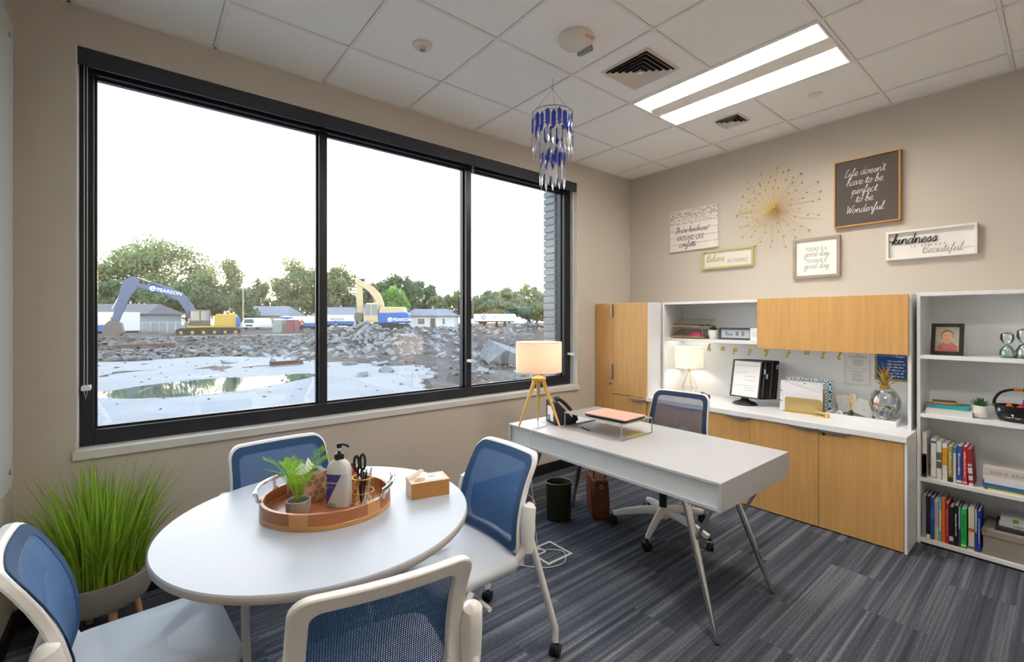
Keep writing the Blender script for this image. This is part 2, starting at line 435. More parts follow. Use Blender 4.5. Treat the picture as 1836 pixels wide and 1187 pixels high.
beadm = pm('grey_glazing_bead', '#7d8795', .4, metal=.4)
for (a, b) in ((-4.476, M1[0]), (M1[1], M2[0]), (M2[1], -.955)):
    pn = MB().add([(a, GY, .886), (b, GY, .886), (b, GY, 2.765), (a, GY, 2.765)], [(0, 1, 2, 3)]).build('pane', winglass, win)
    q = .012
    mb = MB(); mb.box(a, b, GY - .022, GY - .004, .886, .886 + q).box(a, b, GY - .022, GY - .004, 2.765 - q, 2.765)
    mb.box(a, a + q, GY - .022, GY - .004, .886 + q, 2.765 - q).box(b - q, b, GY - .022, GY - .004, .886 + q, 2.765 - q)
    mb.build('glazing_bead', alum, win, smooth=False)
sill = MB().box(WX0 - .012, WX1 + .01, -.018, 0, .764, .806).box(WX0, WX1, 0, FY0, WZ0 - .01, .806).build('window_sill', whitep, win, smooth=False)
# painted drywall returns of the opening
rv = MB().box(WX1 - .004, WX1, 0.0, FY0, .806, WZ1).box(WX0, WX0 + .004, 0, FY0, .806, WZ1)
rv.build('jamb_return', whitep, win, smooth=False)

# outer brick return at the east jamb
brickm = pm('pale_grey_brick', '#70767a', .9, var=.12, scale=9, bump=.3, bscale=60, objvar=.12)
mort = pm('mortar', '#8a8d8b', .95, var=.05)
wb = structure(box('wall_brick_return', mort, (-.94, .15, .24, .40, -.15, 3.3)))
brk = None
for c in range(46):
    z = -.15 + .0747 * c
    for k in range(2):
        x = -.957 + (0 if k == 0 else .205) - (.1 if (c % 2 and k) else 0)
        wd = (.10 if c % 2 and k == 0 else .20)
        key = 'brk%d' % int(wd * 100)
        if key not in _tm:
            _tm[key] = o = MB().box(0, wd - .01, 0, .17, 0, .0635).build('brick', brickm, wb, bevel=.004, seg=1)
        else:
            o = _tm[key].copy(); COL.objects.link(o)
        o.location = (x, .243, z)

# light troffer
trofm = pm('white_troffer_enamel', '#eeeae2', .35)
lensm = pm('lit_diffuser_lens', '#ffffff', .5, emit=(1.0, .945, .875), estr=50.0)
TX0, TX1, TY0, TY1 = BX[2] + .011, BX[1] - .011, AY[3] + .011, AY[1] - .011
tro = thing('ceiling_light', 'recessed white ceiling troffer with two glowing linear lenses', 'ceiling light', ((TX0+TX1)/2, (TY0+TY1)/2, CEIL))
hx, hy = (TX1 - TX0)/2, (TY1 - TY0)/2
hb = MB(); D = .10
hb.box(-hx, hx, -hy, hy, D, D + .008).box(-hx, -hx + .012, -hy, hy, 0, D).box(hx - .012, hx, -hy, hy, 0, D)
hb.box(-hx + .012, hx - .012, -hy, -hy + .012, 0, D).box(-hx + .012, hx - .012, hy - .012, hy, 0, D)
hb.build('housing', trofm, tro, smooth=False)
MB().prism([(-.075, .015), (.075, .015), (.045, D), (-.045, D)], -hy + .012, hy - .012, 'y').build('centre_reflector', trofm, tro, smooth=False)
for sx in (-1, 1):
    MB().prism([(sx*.085 + sx*0, .075), (sx*.175, .075), (sx*.165, .055), (sx*.130, .045), (sx*.095, .055)], -hy + .03, hy - .03, 'y').build('lamp_lens', lensm, tro)
    MB().prism([(sx*(hx - .012), .01), (sx*(hx - .012), D), (sx*.19, D)], -hy + .012, hy - .012, 'y').build('side_reflector', trofm, tro, smooth=False)
# its twin on the other side of the room, behind the round table
dup(tro, ((BX[4] + BX[5])/2, (AY[3] + AY[5])/2, CEIL), label='recessed white ceiling troffer above the chair farthest from the window')

# ================================================================== furniture
white_lam = pm('white_laminate', '#ededee', .34, var=.008, scale=4)
white_pl = pm('white_plastic', '#efeeec', .38, var=.01, scale=6)
table_lam = pm('blue_white_laminate', '#b9c1cd', .30, var=.008, scale=4)
desk_lam = pm('satin_white_lacquer', '#c0c0c2', .30, var=.008, scale=4)
edge_gr = pm('grey_edge_band', '#b9b2aa', .5)
black_pl = pm('black_plastic', '#141416', .4)
chrome = pm('chrome', '#d9d9d9', .10, metal=1.0)
steel = pm('satin_steel', '#a9acb0', .3, metal=.9)
gold = pm('brushed_gold', '#d6b25e', .28, metal=1.0)
goldp = pm('gold_paint', '#c9a84e', .4, metal=.55)
oak = pm('light_oak_veneer', '#cd9f61', .42, var=.10, scale=3.0, stretch=(14, 14, .7), bump=.03, bscale=30)
vinyl = pm('pale_grey_vinyl', '#d3d8df', .42, var=.01, bump=.05, bscale=400)
navy = pm('navy_fabric_edge', '#1b2c48', .8, bump=.2, bscale=500)
navy2 = pm('dark_blue_fabric_edge', '#22466f', .8, bump=.2, bscale=500)
paper = pm('white_paper', '#efeeea', .8)

def mesh_mat(name, c, pitch=.0062, thr=.15):
    m = bpy.data.materials.new(name); m.use_nodes = True; t = m.node_tree; t.nodes.clear()
    out = nn(t, 'ShaderNodeOutputMaterial'); d = nn(t, 'ShaderNodeBsdfPrincipled'); tr = nn(t, 'ShaderNodeBsdfTransparent'); mx = nn(t, 'ShaderNodeMixShader')
    setin(d, 'Base Color', (*lin(c), 1)); setin(d, 'Roughness', .7)
    tc = nn(t, 'ShaderNodeTexCoord'); sp = nn(t, 'ShaderNodeSeparateXYZ'); t.links.new(tc.outputs['Object'], sp.inputs[0])
    o = []
    for ax, k in (('X', 1.0), ('Z', 1.0)):
        mu = nn(t, 'ShaderNodeMath', operation='MULTIPLY'); mu.inputs[1].default_value = 2 * PI / pitch * k; t.links.new(sp.outputs[ax], mu.inputs[0])
        si = nn(t, 'ShaderNodeMath', operation='SINE'); t.links.new(mu.outputs[0], si.inputs[0])
        g = nn(t, 'ShaderNodeMath', operation='GREATER_THAN'); g.inputs[1].default_value = thr; t.links.new(si.outputs[0], g.inputs[0]); o.append(g.outputs[0])
    a = nn(t, 'ShaderNodeMath', operation='MULTIPLY'); t.links.new(o[0], a.inputs[0]); t.links.new(o[1], a.inputs[1])
    t.links.new(a.outputs[0], mx.inputs[0]); t.links.new(d.outputs[0], mx.inputs[1]); t.links.new(tr.outputs[0], mx.inputs[2]); t.links.new(mx.outputs[0], out.inputs[0])
    return m
meshm = mesh_mat('blue_mesh_fabric', '#285d94', .0062, .33)
meshm2 = mesh_mat('slate_mesh_fabric', '#3c4660', .004, -.05)

def back_surface(P, yb, yt, z0, z1, curve=.03, belly=.02):
    """map outline points (x, 0..1 height) on the bowed chair back"""
    out = []
    for x, t in P:
        y = yb + (yt - yb) * (.25 * t + .75 * t * t) + belly * math.sin(PI * t) * -1 + curve * -((x / .22) ** 2) * .8
        out.append(Vector((x, y, z0 + (z1 - z0) * t)))
    return out
def ring(mb, A, B, off0, off1):
    """solid band between outline A (outer) and B (inner), from depth off0 to off1 along y"""
    n = len(A); o0 = Vector((0, off0, 0)); o1 = Vector((0, off1, 0))
    vs = [p + o0 for p in A] + [p + o0 for p in B] + [p + o1 for p in A] + [p + o1 for p in B]; fs = []
    for i in range(n):
        j = (i + 1) % n
        fs += [(i, j, n + j, n + i), (2*n + j, 2*n + i, 3*n + i, 3*n + j), (j, i, 2*n + i, 2*n + j), (n + i, n + j, 3*n + j, 3*n + i)]
    return mb.add(vs, fs)
def caster(p, parent, rz=0.0, r=.026, name='caster'):
    mb = MB(); x, y, z = p
    c, s = math.cos(rz), math.sin(rz)
    for d in (-.012, .012):
        q0 = Vector((x + c*d - c*.009, y + s*d - s*.009, r)); q1 = Vector((x + c*d + c*.009, y + s*d + s*.009, r))
        mb.cyl(q0, q1, r, n=16)
    mb.tube([(x, y, r), (x, y, r*2 + .012)], [.013, .011], 10)
    mb.sphere((x, y, r + .012), r*.8, 10, 6, (1, 1, .8))
    return mb.build(name, black_pl, parent)
def meeting_chair(label, loc, rz):
    t = thing('meeting_chair', label, 'chair', loc, rz, 'mesh-back chairs around the round table')
    z0, z1, yb, yt = .478, .882, .155, .272
    H = z1 - z0
    def wk(q): return 1 - .02 * (1 - q) - .13 * max(0, q - .45)      # widest at the hips
    def outl(inset, r, n=5):
        wd, h = .455 - 2*inset, 1 - 2*inset/H
        P = rrect(wd, h*H, r, n); Q = []
        for x, y in P:
            tt = y / H + .5
            x *= wk(tt)
            Q.append((x, tt))
        # extra points along the straight runs so the band can bow
        D = []
        for i in range(len(Q)):
            a, b = Q[i], Q[(i+1) % len(Q)]; k = 6 if math.hypot(a[0]-b[0], (a[1]-b[1])*H) > .05 else 1
            for j in range(k): D.append((a[0] + (b[0]-a[0])*j/k, a[1] + (b[1]-a[1])*j/k))
        return back_surface(D, yb, yt, z0, z1)
    A = outl(0, .052); B = outl(.048, .030)
    fr = ring(MB(), A, B, 0, .030).build('back_frame', white_pl, t, bevel=.006, seg=2)
    # mesh panel stretched over the front
    pan = MB(); nx, nz = 16, 14
    A2 = outl(.009, .045)
    xs_ = [-.2185 + .437 * i / nx for i in range(nx + 1)]
    grid = []
    for j in range(nz + 1):
        tt = .022 + .956 * j / nz
        grid.append(back_surface([(x * wk(tt), tt) for x in xs_], yb, yt, z0, z1))
    # cut the corners by pulling corner points to the rounded outline
    def clampc(p):
        tt = (p.z - z0) / H; hw = (.455/2 - .009) * wk(tt); hh = H/2 - .009; r = .045
        x, y = p.x, p.z - (z0 + H/2); ax, ay = abs(x), abs(y)
        if ax > hw - r and ay > hh - r:
            d = math.hypot(ax - (hw - r), ay - (hh - r))
            if d > r:
                k = r / d; ax = hw - r + (ax - hw + r)*k; ay = hh - r + (ay - hh + r)*k
                return Vector((math.copysign(ax, x), p.y, z0 + H/2 + math.copysign(ay, y)))
        return p
    vs = [clampc(p) + Vector((0, -.004, 0)) for row in grid for p in row]
    pan.add(vs, [(j*(nx+1)+i, j*(nx+1)+i+1, (j+1)*(nx+1)+i+1, (j+1)*(nx+1)+i) for j in range(nz) for i in range(nx)])
    po = pan.build('mesh_panel', meshm, t)
    ring(MB(), outl(.009, .045), outl(.040, .03), -.0055, -.002).build('mesh_border', navy2, po)
    # seat
    S = MB(); O = rrect(.465, .44, .085, 6, 0, -.028); n = len(O); prof = ((.0, .425, .93), (.0, .435, .985), (0, .452, 1.0), (0, .468, .985), (0, .476, .93), (0, .474, .6), (0, .472, .2))
    vs = []
    for _, z, k in prof:
        for (x, y) in O:
            dz = -.022 * max(0, (-(y) - .10) / .16) ** 2        # waterfall front edge
            vs.append((x * k, -.035 + (y + .035) * k, z + dz))
    fs = [tuple(range(n - 1, -1, -1)), tuple((len(prof)-1)*n + i for i in range(n))]
    for i in range(len(prof) - 1): fs += [(i*n + j, i*n + (j+1) % n, (i+1)*n + (j+1) % n, (i+1)*n + j) for j in range(n)]
    S.add(vs, fs).build('seat', vinyl, t, angle=60)
    MB().box(-.20, .20, -.19, .15, .405, .428).build('seat_pan', white_pl, t, bevel=.008)
    for sx in (-1, 1):
        x = sx * .243
        # rounded pivot housing between back post and legs
        hs = MB(); hs.tube([(x, .172, .50), (x, .170, .56), (x, .172, .63), (x, .182, .685), (x, .19, .70)], [.022, .029, .031, .027, .010], 14)
        hs.build('pivot_housing', white_pl, t)
        MB().tube([(sx*.212, .155, .44), (sx*.212, .155, .51)], [.016, .018], 10).build('back_post', white_pl, t)
        MB().tube([(sx*.20, .12, .435), (x, .165, .52)], [.014, .016], 10).build('seat_bracket', white_pl, t)
        rl = MB().tube(crom([(x, .172, .60), (x*1.01, .215, .46), (x*1.03, .27, .28), (x*1.04, .312, .145), (x*1.04, .322, .115), (x*1.04, .322, .062)], 4), .0145, 12).build('leg', white_pl, t)
        caster((x*1.04, .322, 0), rl, .5)
        fl = MB().tube(crom([(x*.93, -.10, .425), (x*.95, -.13, .38), (x*.98, -.175, .25), (x*1.0, -.225, .14), (x, -.232, .11), (x, -.232, .062)], 4), .0145, 12).build('leg', white_pl, t)
        caster((x, -.232, 0), fl, -.4)
    MB().cyl((-.237, -.02, .33), (.237, -.02, .33), .010).build('cross_tube', white_pl, t)
    return t
meeting_chair('white framed chair with blue mesh back between the round table and the desk', (-3.205, -1.487, 0), R(-90))
meeting_chair('white framed chair with blue mesh back beside the tall grass planter', (-4.292, -1.376, 0), R(94))
meeting_chair('white framed chair with its back to the round table edge farthest from the window', (-3.790, -1.912, 0), R(180 - 10))
meeting_chair('white framed chair with dark mesh back between the round table and the window wall', (-3.745, -.955, 0), R(4))

# round table
rt = thing('round_table', 'round white laminate meeting table with pale grey edge', 'table', (-3.734, -1.359, 0))
Rr = .5355
MB().lathe([(0, .707), (Rr - .004, .707), (Rr, .711), (Rr, .731), (Rr - .003, .735), (0, .735)], 96).build('tabletop', table_lam, rt)
MB().lathe([(Rr + .0002, .7105), (Rr + .0012, .712), (Rr + .0012, .7295), (Rr + .0002, .731)], 96).build('edge_band', edge_gr, rt)
tl = pm('silver_grey_metal', '#b9c0c4', .35, metal=.5)
for k in range(4):
    a = R(90*k); c, s = math.cos(a), math.sin(a)
    lg = MB().tube([(c*.05, s*.05, .70), (c*.05, s*.05, .06), (c*.12, s*.12, .035), (c*.30, s*.30, .026)], [.022, .022, .020, .016], 12).build('leg', tl, rt)
    MB().lathe([(.022, 0), (.024, .004), (.018, .018), (0, .02)], 14, (c*.30, s*.30, 0)).build('glide', black_pl, lg)
MB().box(-.16, .16, -.16, .16, .690, .707).build('mounting_plate', tl, rt, bevel=.004)

# desk
DX0, DX1, DY0, DY1, DZ0, DZ1 = -2.285, -1.515, -2.182, -.660, .605, .737
dk = thing('desk', 'white writing desk with slanted chrome legs and shallow drawer box', 'desk', ((DX0+DX1)/2, (DY0+DY1)/2, 0))
hx, hy = (DX1-DX0)/2, (DY1-DY0)/2
b_ = MB(); b_.box(-hx, hx, -hy, hy, DZ1 - .014, DZ1); b_.build('top', desk_lam, dk, bevel=.0015)
f_ = MB(); f_.box(-hx, hx, -hy, hy, DZ0, DZ0 + .014).box(-hx, hx, -hy, -hy + .016, DZ0 + .014, DZ1 - .014).box(-hx, hx, hy - .016, hy, DZ0 + .014, DZ1 - .014).box(hx - .25, hx - .235, -hy + .016, hy - .016, DZ0 + .014, DZ1 - .014)
f_.build('drawer_box', desk_lam, dk, smooth=False)
MB().box(-hx + .014, -hx + .03, -hy + .016, hy - .016, DZ0 + .014, DZ1 - .014).build('front_panel', pm('grey_white_panel', '#cfd2d3', .4), dk)
for k in range(3):
    a = -hy + .018 + (2*hy - .036) / 3 * k; bq = a + (2*hy - .036) / 3 - .004
    dw = MB().box(hx - .016, hx - .002, a, bq, DZ0 + .016, DZ1 - .016).build('drawer', white_lam, dk, bevel=.001)
for sx in (-1, 1):
    for sy in (-1, 1):
        ft = Vector((sx*(.30 if sx > 0 else .37) + 0, sy*(hy - .027), .0))
        ft.x = (-2.27 if sx < 0 else -1.665) - dk.location.x
        tp = Vector((ft.x - sx*.08, ft.y - sy*.205, DZ0))
        lg = MB().tube([ft + Vector((0, 0, .004)), ft.lerp(tp, .5), tp], [.011, .017, .021], 16).build('leg', chrome, dk)
        MB().lathe([(.012, 0), (.012, .006)], 12, ft).build('foot_pad', black_pl, lg)
        mid = ft.lerp(tp, .66); st = Vector((ft.x - sx*.03, ft.y + sy*(-.03), DZ0))
        MB().tube([mid, st], [.008, .009], 10).build('brace', steel, lg)
        MB().obox((tp.x, tp.y, DZ0 - .004), (.07, .07, .008)).build('mounting_plate', steel, lg)

# swivel office chair behind the desk
oc = thing('office_chair', 'swivel office chair with mesh back and white five-star base at the desk', 'chair', (-1.471, -1.367, 0))
for k in range(5):
    a = R(196 + 72*k); c, s = math.cos(a), math.sin(a)
    arm = MB(); n = 8; pts = [(c*r_, s*r_, z_) for r_, z_ in ((.03, .135), (.12, .130), (.24, .105), (.34, .078))]
    arm.tube(pts, [.034, .030, .026, .020], 8, flat=.75)
    ar = arm.build('base_arm', white_pl, oc)
    caster((c*.345, s*.345, 0), ar, a + .6, .031)
MB().lathe([(.045, .095), (.05, .11), (.05, .15), (.035, .165)], 20).build('hub', white_pl, oc)
MB().cyl((0, 0, .16), (0, 0, .40), .026, n=18).build('gas_column', black_pl, oc)
MB().box(-.13, .13, -.12, .12, .39, .43).build('tilt_mechanism', black_pl, oc, bevel=.012)
os_ = MB(); O = rrect(.48, .50, .09, 6); prof = ((.43, .9), (.445, .98), (.465, 1.0), (.487, .985), (.495, .93), (.492, .5)); n = len(O); vs = []
for z, k in prof: vs += [(x*k, y*k, z) for x, y in O]
fs = [tuple(range(n-1, -1, -1)), tuple((len(prof)-1)*n + i for i in range(n))]
for i in range(len(prof)-1): fs += [(i*n + j, i*n + (j+1) % n, (i+1)*n + (j+1) % n, (i+1)*n + j) for j in range(n)]
os_.add(vs, fs).build('seat', pm('dark_blue_upholstery', '#222f4a', .8, bump=.1, bscale=300), oc, angle=60)
# backrest built facing -x, in its own local frame
bk = bpy.data.objects.new('backrest', None); COL.objects.link(bk); bk.parent = oc; bk.location = (.24, .02, 0); bk.rotation_euler = (0, 0, R(-90 + 4))
z0, z1, H = .50, .935, .435
def outl2(inset, r):
    Q = []
    P = rrect(.455 - 2*inset, H - 2*inset, r, 5); D = []
    for i in range(len(P)):
        a, b = P[i], P[(i+1) % len(P)]; k = 6 if math.hypot(a[0]-b[0], a[1]-b[1]) > .05 else 1
        for j in range(k): D.append((a[0] + (b[0]-a[0])*j/k, a[1] + (b[1]-a[1])*j/k))
    for x, y in D:
        tt = y / H + .5; Q.append((x * (1.06 - .13 * tt), tt))
    return back_surface(Q, -.02, .05, z0, z1, .03, .02)
ring(MB(), outl2(0, .05), outl2(.014, .045), 0, .022).build('back_frame', white_pl, bk, bevel=.004)
ring(MB(), outl2(.006, .05), outl2(.040, .03), -.004, .004).build('mesh_border', navy, bk)
pan = MB(); nx = 14; nz = 12; g = []
for j in range(nz + 1):
    tt = .07 + .86*j/nz; g += back_surface([((-.19 + .38*i/nx) * (1.06 - .13*tt), tt) for i in range(nx+1)], -.02, .05, z0, z1, .03, .02)
pan.add(g, [(j*(nx+1)+i, j*(nx+1)+i+1, (j+1)*(nx+1)+i+1, (j+1)*(nx+1)+i) for j in range(nz) for i in range(nx)])
pan.build('mesh_panel', meshm2, bk)
MB().tube(crom([(0, -.22, .41), (0, -.02, .43), (0, .05, .52), (0, .06, .66)], 4), .022, 10, flat=1.8).build('back_stem', white_pl, oc).location = (.24, .02, 0)
for o in list(oc.children):
    if o.name.startswith('back_stem'): o.rotation_euler = (0, 0, R(-86))

# ---------------------------------------------------------------- cabinets on the east wall
def alu_pull(mb, y0, y1, z, x): return mb.box(x - .022, x, y0, y1, z - .003, z + .010)
pullm = pm('aluminium_pull', '#a4a8ae', .3, metal=.85)
tc_ = thing('tall_cabinet', 'tall oak-fronted storage cabinet in the corner with white sides', 'cabinet', (-.3, -.32, 0))
def loc(o, p): return [p[0] - o.location.x, p[1] - o.location.x]
class L:      # build in world coordinates, then shift into the thing's frame
    def __init__(s, root): s.r = root; s.d = Vector(root.location)
    def __call__(s, mb, name, mat, parent=None, **k):
        mb.v = [tuple(Vector(p) - s.d) for p in mb.v]
        return mb.build(name, mat, parent or s.r, **k)
l = L(tc_)
cb = MB(); cb.box(-.58, -.004, -.630, -.612, .0, 1.632).box(-.58, -.004, -.028, -.01, 0, 1.632).box(-.58, -.004, -.612, -.028, 1.612, 1.632).box(-.58, -.004, -.612, -.028, .02, .04).box(-.02, -.004, -.612, -.028, .04, 1.612)
l(cb, 'carcass', white_lam, smooth=False)
l(MB().box(-.56, -.02, -.60, -.03, .0, .018), 'plinth', black_pl)
d1 = l(MB().box(-.602, -.582, -.233, -.012, .025, 1.632), 'door', oak, bevel=.0015)
l(MB().box(-.626, -.602, -.237, -.229, 1.49, 1.62), 'pull', pullm, d1, bevel=.001)
l(MB().box(-.626, -.602, -.237, -.229, .865, 1.015), 'pull', pullm, d1, bevel=.001)
l(MB().cyl((-.606, -.205, .815), (-.600, -.205, .815), .009, n=14), 'lock', black_pl, d1)
d2 = l(MB().box(-.602, -.582, -.629, -.237, .722, 1.632), 'door', oak, bevel=.0015)
d3 = l(MB().box(-.602, -.582, -.629, -.237, .025, .716), 'drawer', oak, bevel=.0015)
l(MB().box(-.628, -.600, -.618, -.455, .700, .706).box(-.628, -.624, -.618, -.455, .690, .700), 'pull', pullm, d3, smooth=False)

# base cabinets, each unit a thing, and the continuous worktop
splits = [-.634, -1.105, -1.575, -2.045, -2.513]
lab = ['oak-fronted base cabinet next to the tall corner cabinet', 'oak-fronted base cabinet below the flip document holder', 'oak-fronted base cabinet below the gold file sorter', 'oak-fronted base cabinet with a keyhole next to the bookcase']
for i in range(4):
    y1, y0 = splits[i], splits[i+1]
    t = thing('base_cabinet', lab[i], 'cabinet', (-.3, (y0+y1)/2, 0), 0, 'oak base cabinets under the worktop'); l = L(t)
    cb = MB(); cb.box(-.575, -.004, y0 + .001, y0 + .017, .0, .695).box(-.575, -.004, y1 - .017, y1 - .001, 0, .695).box(-.575, -.004, y0 + .017, y1 - .017, .02, .036).box(-.02, -.004, y0 + .017, y1 - .017, .036, .695)
    l(cb, 'carcass', white_lam, smooth=False)
    d = l(MB().box(-.596, -.577, y0 + .0015, y1 - .0015, .008, .694), 'door', oak, bevel=.0015)
    h1 = y0 + .01 if i < 3 else y1 - .018 - .155
    h1 = {0: y0 + .01, 1: y0 + .01, 2: y0 + .008, 3: y1 - .17}[i]
    l(MB().box(-.622, -.594, h1, h1 + .162, .6945, .6975).box(-.622, -.619, h1, h1 + .162, .684, .6945), 'pull', pullm, d, smooth=False)
    if i == 3: l(MB().cyl((-.600, -2.077, .668), (-.594, -2.077, .668), .009, n=14), 'lock', black_pl, d)
wt = MB().box(-.612, -.003, -2.528, -.632, .698, .736).build('worktop', white_lam, bevel=.002)
tag(wt, 'long white laminate worktop over the oak base cabinets', 'worktop')
ep = MB().box(-.596, -.003, -2.528, -2.514, .0, .698).build('end_panel', white_lam, bevel=.001)
tag(ep, 'white end panel closing the base cabinets beside the bookcase', 'panel')

# hutch over the worktop
hu = thing('hutch', 'white wall hutch standing on the worktop with an open shelf', 'hutch', (-.18, -1.575, .737)); l = L(hu)
HX = -.362
l(MB().box(HX, -.003, -.668, -.648, .737, 1.632), 'side_panel', white_lam, bevel=.001)
l(MB().box(HX, -.003, -2.508, -2.490, .737, 1.640), 'side_panel', white_lam, bevel=.001)
l(MB().box(HX, -.003, -2.490, -.668, 1.612, 1.634), 'top_panel', white_lam, bevel=.001)
l(MB().box(HX, -.018, -1.54, -.668, 1.262, 1.289), 'shelf', white_lam, bevel=.001)
l(MB().box(-.017, -.003, -2.490, -.668, .737, 1.612), 'back_panel', pm('pale_grey_panel', '#f4f6f8', .5), smooth=False)
uc = thing('upper_cabinet', 'oak-fronted overhead cabinet hung in the hutch', 'cabinet', (-.18, -2.015, 1.24)); l = L(uc)
l(MB().box(HX, -.018, -1.556, -1.541, 1.242, 1.611).box(HX, -.018, -2.489, -2.474, 1.242, 1.611).box(HX, -.018, -2.474, -1.556, 1.242, 1.258).box(HX, -.018, -2.474, -1.556, 1.596, 1.611), 'carcass', white_lam, smooth=False)
l(MB().box(HX - .020, HX - .001, -2.496, -1.541, 1.232, 1.638), 'door', oak, bevel=.0015)

# open bookcase
bc = thing('bookcase', 'tall open white bookcase with five shelves', 'bookcase', (-.165, -3.0, 0)); l = L(bc)
BXF = -.332
l(MB().box(BXF, -.003, -2.548, -2.530, 0, 1.646), 'side_panel', white_lam, bevel=.001)
l(MB().box(BXF, -.003, -3.47, -3.452, 0, 1.646), 'side_panel', white_lam, bevel=.001)
SH = [.012, .410, .830, 1.212]
for z in SH: l(MB().box(BXF + .001, -.012, -3.452, -2.548, z, z + .024), 'shelf', white_lam, bevel=.001)
l(MB().box(BXF, -.003, -3.452, -2.548, 1.622, 1.646), 'top_panel', white_lam, bevel=.001)
l(MB().box(-.0115, -.003, -3.452, -2.548, .01, 1.622), 'back_panel', pm('pale_grey_panel', '#f4f6f8', .5), smooth=False)
l(MB().box(BXF + .003, BXF + .018, -3.452, -2.548, 0, .012), 'kick', black_pl)

# ================================================================== things on and around the table and the desk
random.seed(7)
walnut = pm('acacia_wood', '#9a5d35', .35, var=.22, scale=5, stretch=(1, 1, 3), bump=.03, coat=.2, objvar=.12)
walnut2 = pm('acacia_wood_light', '#c08a52', .35, var=.12, scale=6, coat=.2)
TZ = .7352
TR, TA, TB = R(-34), .238, .214
tray = thing('serving_tray', 'oval acacia serving tray with chrome handles on the round table', 'tray', (-3.718, -1.321, TZ), TR)
NS = 64
def ring_ell(a, b, z): return [(a*math.cos(2*PI*i/NS), b*math.sin(2*PI*i/NS), z) for i in range(NS)]
MB().add(ring_ell(TA-.004, TB-.004, .004) + ring_ell(TA-.004, TB-.004, .014), [tuple(range(NS-1, -1, -1)), tuple(range(NS, 2*NS))] + [(i, (i+1) % NS, NS+(i+1) % NS, NS+i) for i in range(NS)]).build('tray_floor', walnut, tray)
# the rim is glued up from separate blocks of two woods
cuts = [0, 7, 10, 20, 23, 33, 36, 45, 48, 57, 60, 64]
def rim_block(i0, i1, mat, z0, z1, grow):
    vs = []; fs = []; n = i1 - i0 + 1
    for k in range(n):
        a = 2*PI*(i0 + k)/NS
        for (ra, rb, z) in ((TA+grow, TB+grow, z0), (TA+grow, TB+grow, z1), (TA-.014, TB-.014, z1), (TA-.014, TB-.014, z0)): vs.append((ra*math.cos(a), rb*math.sin(a), z))
    for k in range(n-1):
        for q in range(4): fs.append((k*4+q, (k+1)*4+q, (k+1)*4+(q+1) % 4, k*4+(q+1) % 4))
    fs += [(0, 1, 2, 3), ((n-1)*4+3, (n-1)*4+2, (n-1)*4+1, (n-1)*4)]
    return MB().add(vs, fs).build('rim_block', mat, tray, bevel=.0015, seg=1)
for q in range(len(cuts)-1): rim_block(cuts[q], cuts[q+1], walnut2 if q % 2 else walnut, .018, .060, 0)
rim_block(0, NS, walnut2, .0, .018, .001)
for sgn in (-1, 1):
    hd = MB(); P = []
    for k in range(11):
        a = (-.42 + .84*k/10) + (0 if sgn > 0 else PI); P.append(((TA+.012)*math.cos(a), (TB+.022)*math.sin(a), .092 + .004*math.cos((k-5)/5*1.5)))
    hd.tube(P, .0075, 10)
    for k in (1, 9):
        p = P[k]; hd.tube([(p[0]*.965, p[1]*.965, .058), (p[0]*.98, p[1]*.98, .075), p], [.007, .006, .006], 10)
        hd.sphere((p[0]*.955, p[1]*.955, .062), .0095, 10, 6)
    hd.build('handle', chrome, tray)

# potted fern
TF = TZ + .0145
stone = pm('ribbed_stone_pot', '#a3968a', .85, var=.15, scale=60, bump=.6, bscale=180, stretch=(1, 1, .3))
leafg = leafmat('fern_green', '#93c43a', .4)
fern = thing('potted_fern', 'small artificial fern in a round grey stone pot on the wooden tray', 'potted plant', (-3.832, -1.350, TF))
MB().lathe([(.036, 0), (.041, .004), (.043, .03), (.043, .052), (.040, .054), (.037, .052), (.036, .046), (0, .046)], 32).build('pot', stone, fern)
MB().lathe([(.0355, .0462), (.02, .049), (0, .050)], 20).build('gravel', pm('dark_gravel', '#5b5f66', .9, bump=1, bscale=300, var=.3, scale=200), fern)
for k in range(11):
    rnd = random.Random(k); a = 2*PI*k/11 + rnd.uniform(-.2, .2); out = rnd.uniform(.045, .10); h = rnd.uniform(.11, .185)
    c, s = math.cos(a), math.sin(a)
    stem = crom([(c*.006, s*.006, .046), (c*out*.35, s*out*.35, .046 + h*.45), (c*out*.8, s*out*.8, .046 + h*.85), (c*out*1.25, s*out*1.25, .046 + h)], 6)
    mb = MB().tube(stem, [.0016 - .0011*i/len(stem) for i in range(len(stem))], 5)
    side = Vector((-s, c, 0)); n = len(stem)
    for i in range(6, n):
        f = i/(n-1); p = stem[i]; t = (stem[min(i+1, n-1)] - stem[i-1]).normalized(); ll = .034*math.sin(PI*(.18 + .8*(1-f)) ) * (1.0 if f > .2 else .7) + .004
        for sg in (-1, 1):
            for off in (0,):
                q = p + t*off*.008
                d = (side*sg*.85 + t*.6 + Vector((c, s, 0))*.1).normalized(); nrm = d.cross(t).normalized(); wv = t*.0027
                tip = q + d*ll + Vector((0, 0, .004)); m_ = q + d*ll*.5
                mb.add([q - wv*.3, m_ - wv, tip, m_ + wv, q + wv*.3], [(0, 1, 2, 3, 4)])
    mb.build('frond', leafg, fern, smooth=False)

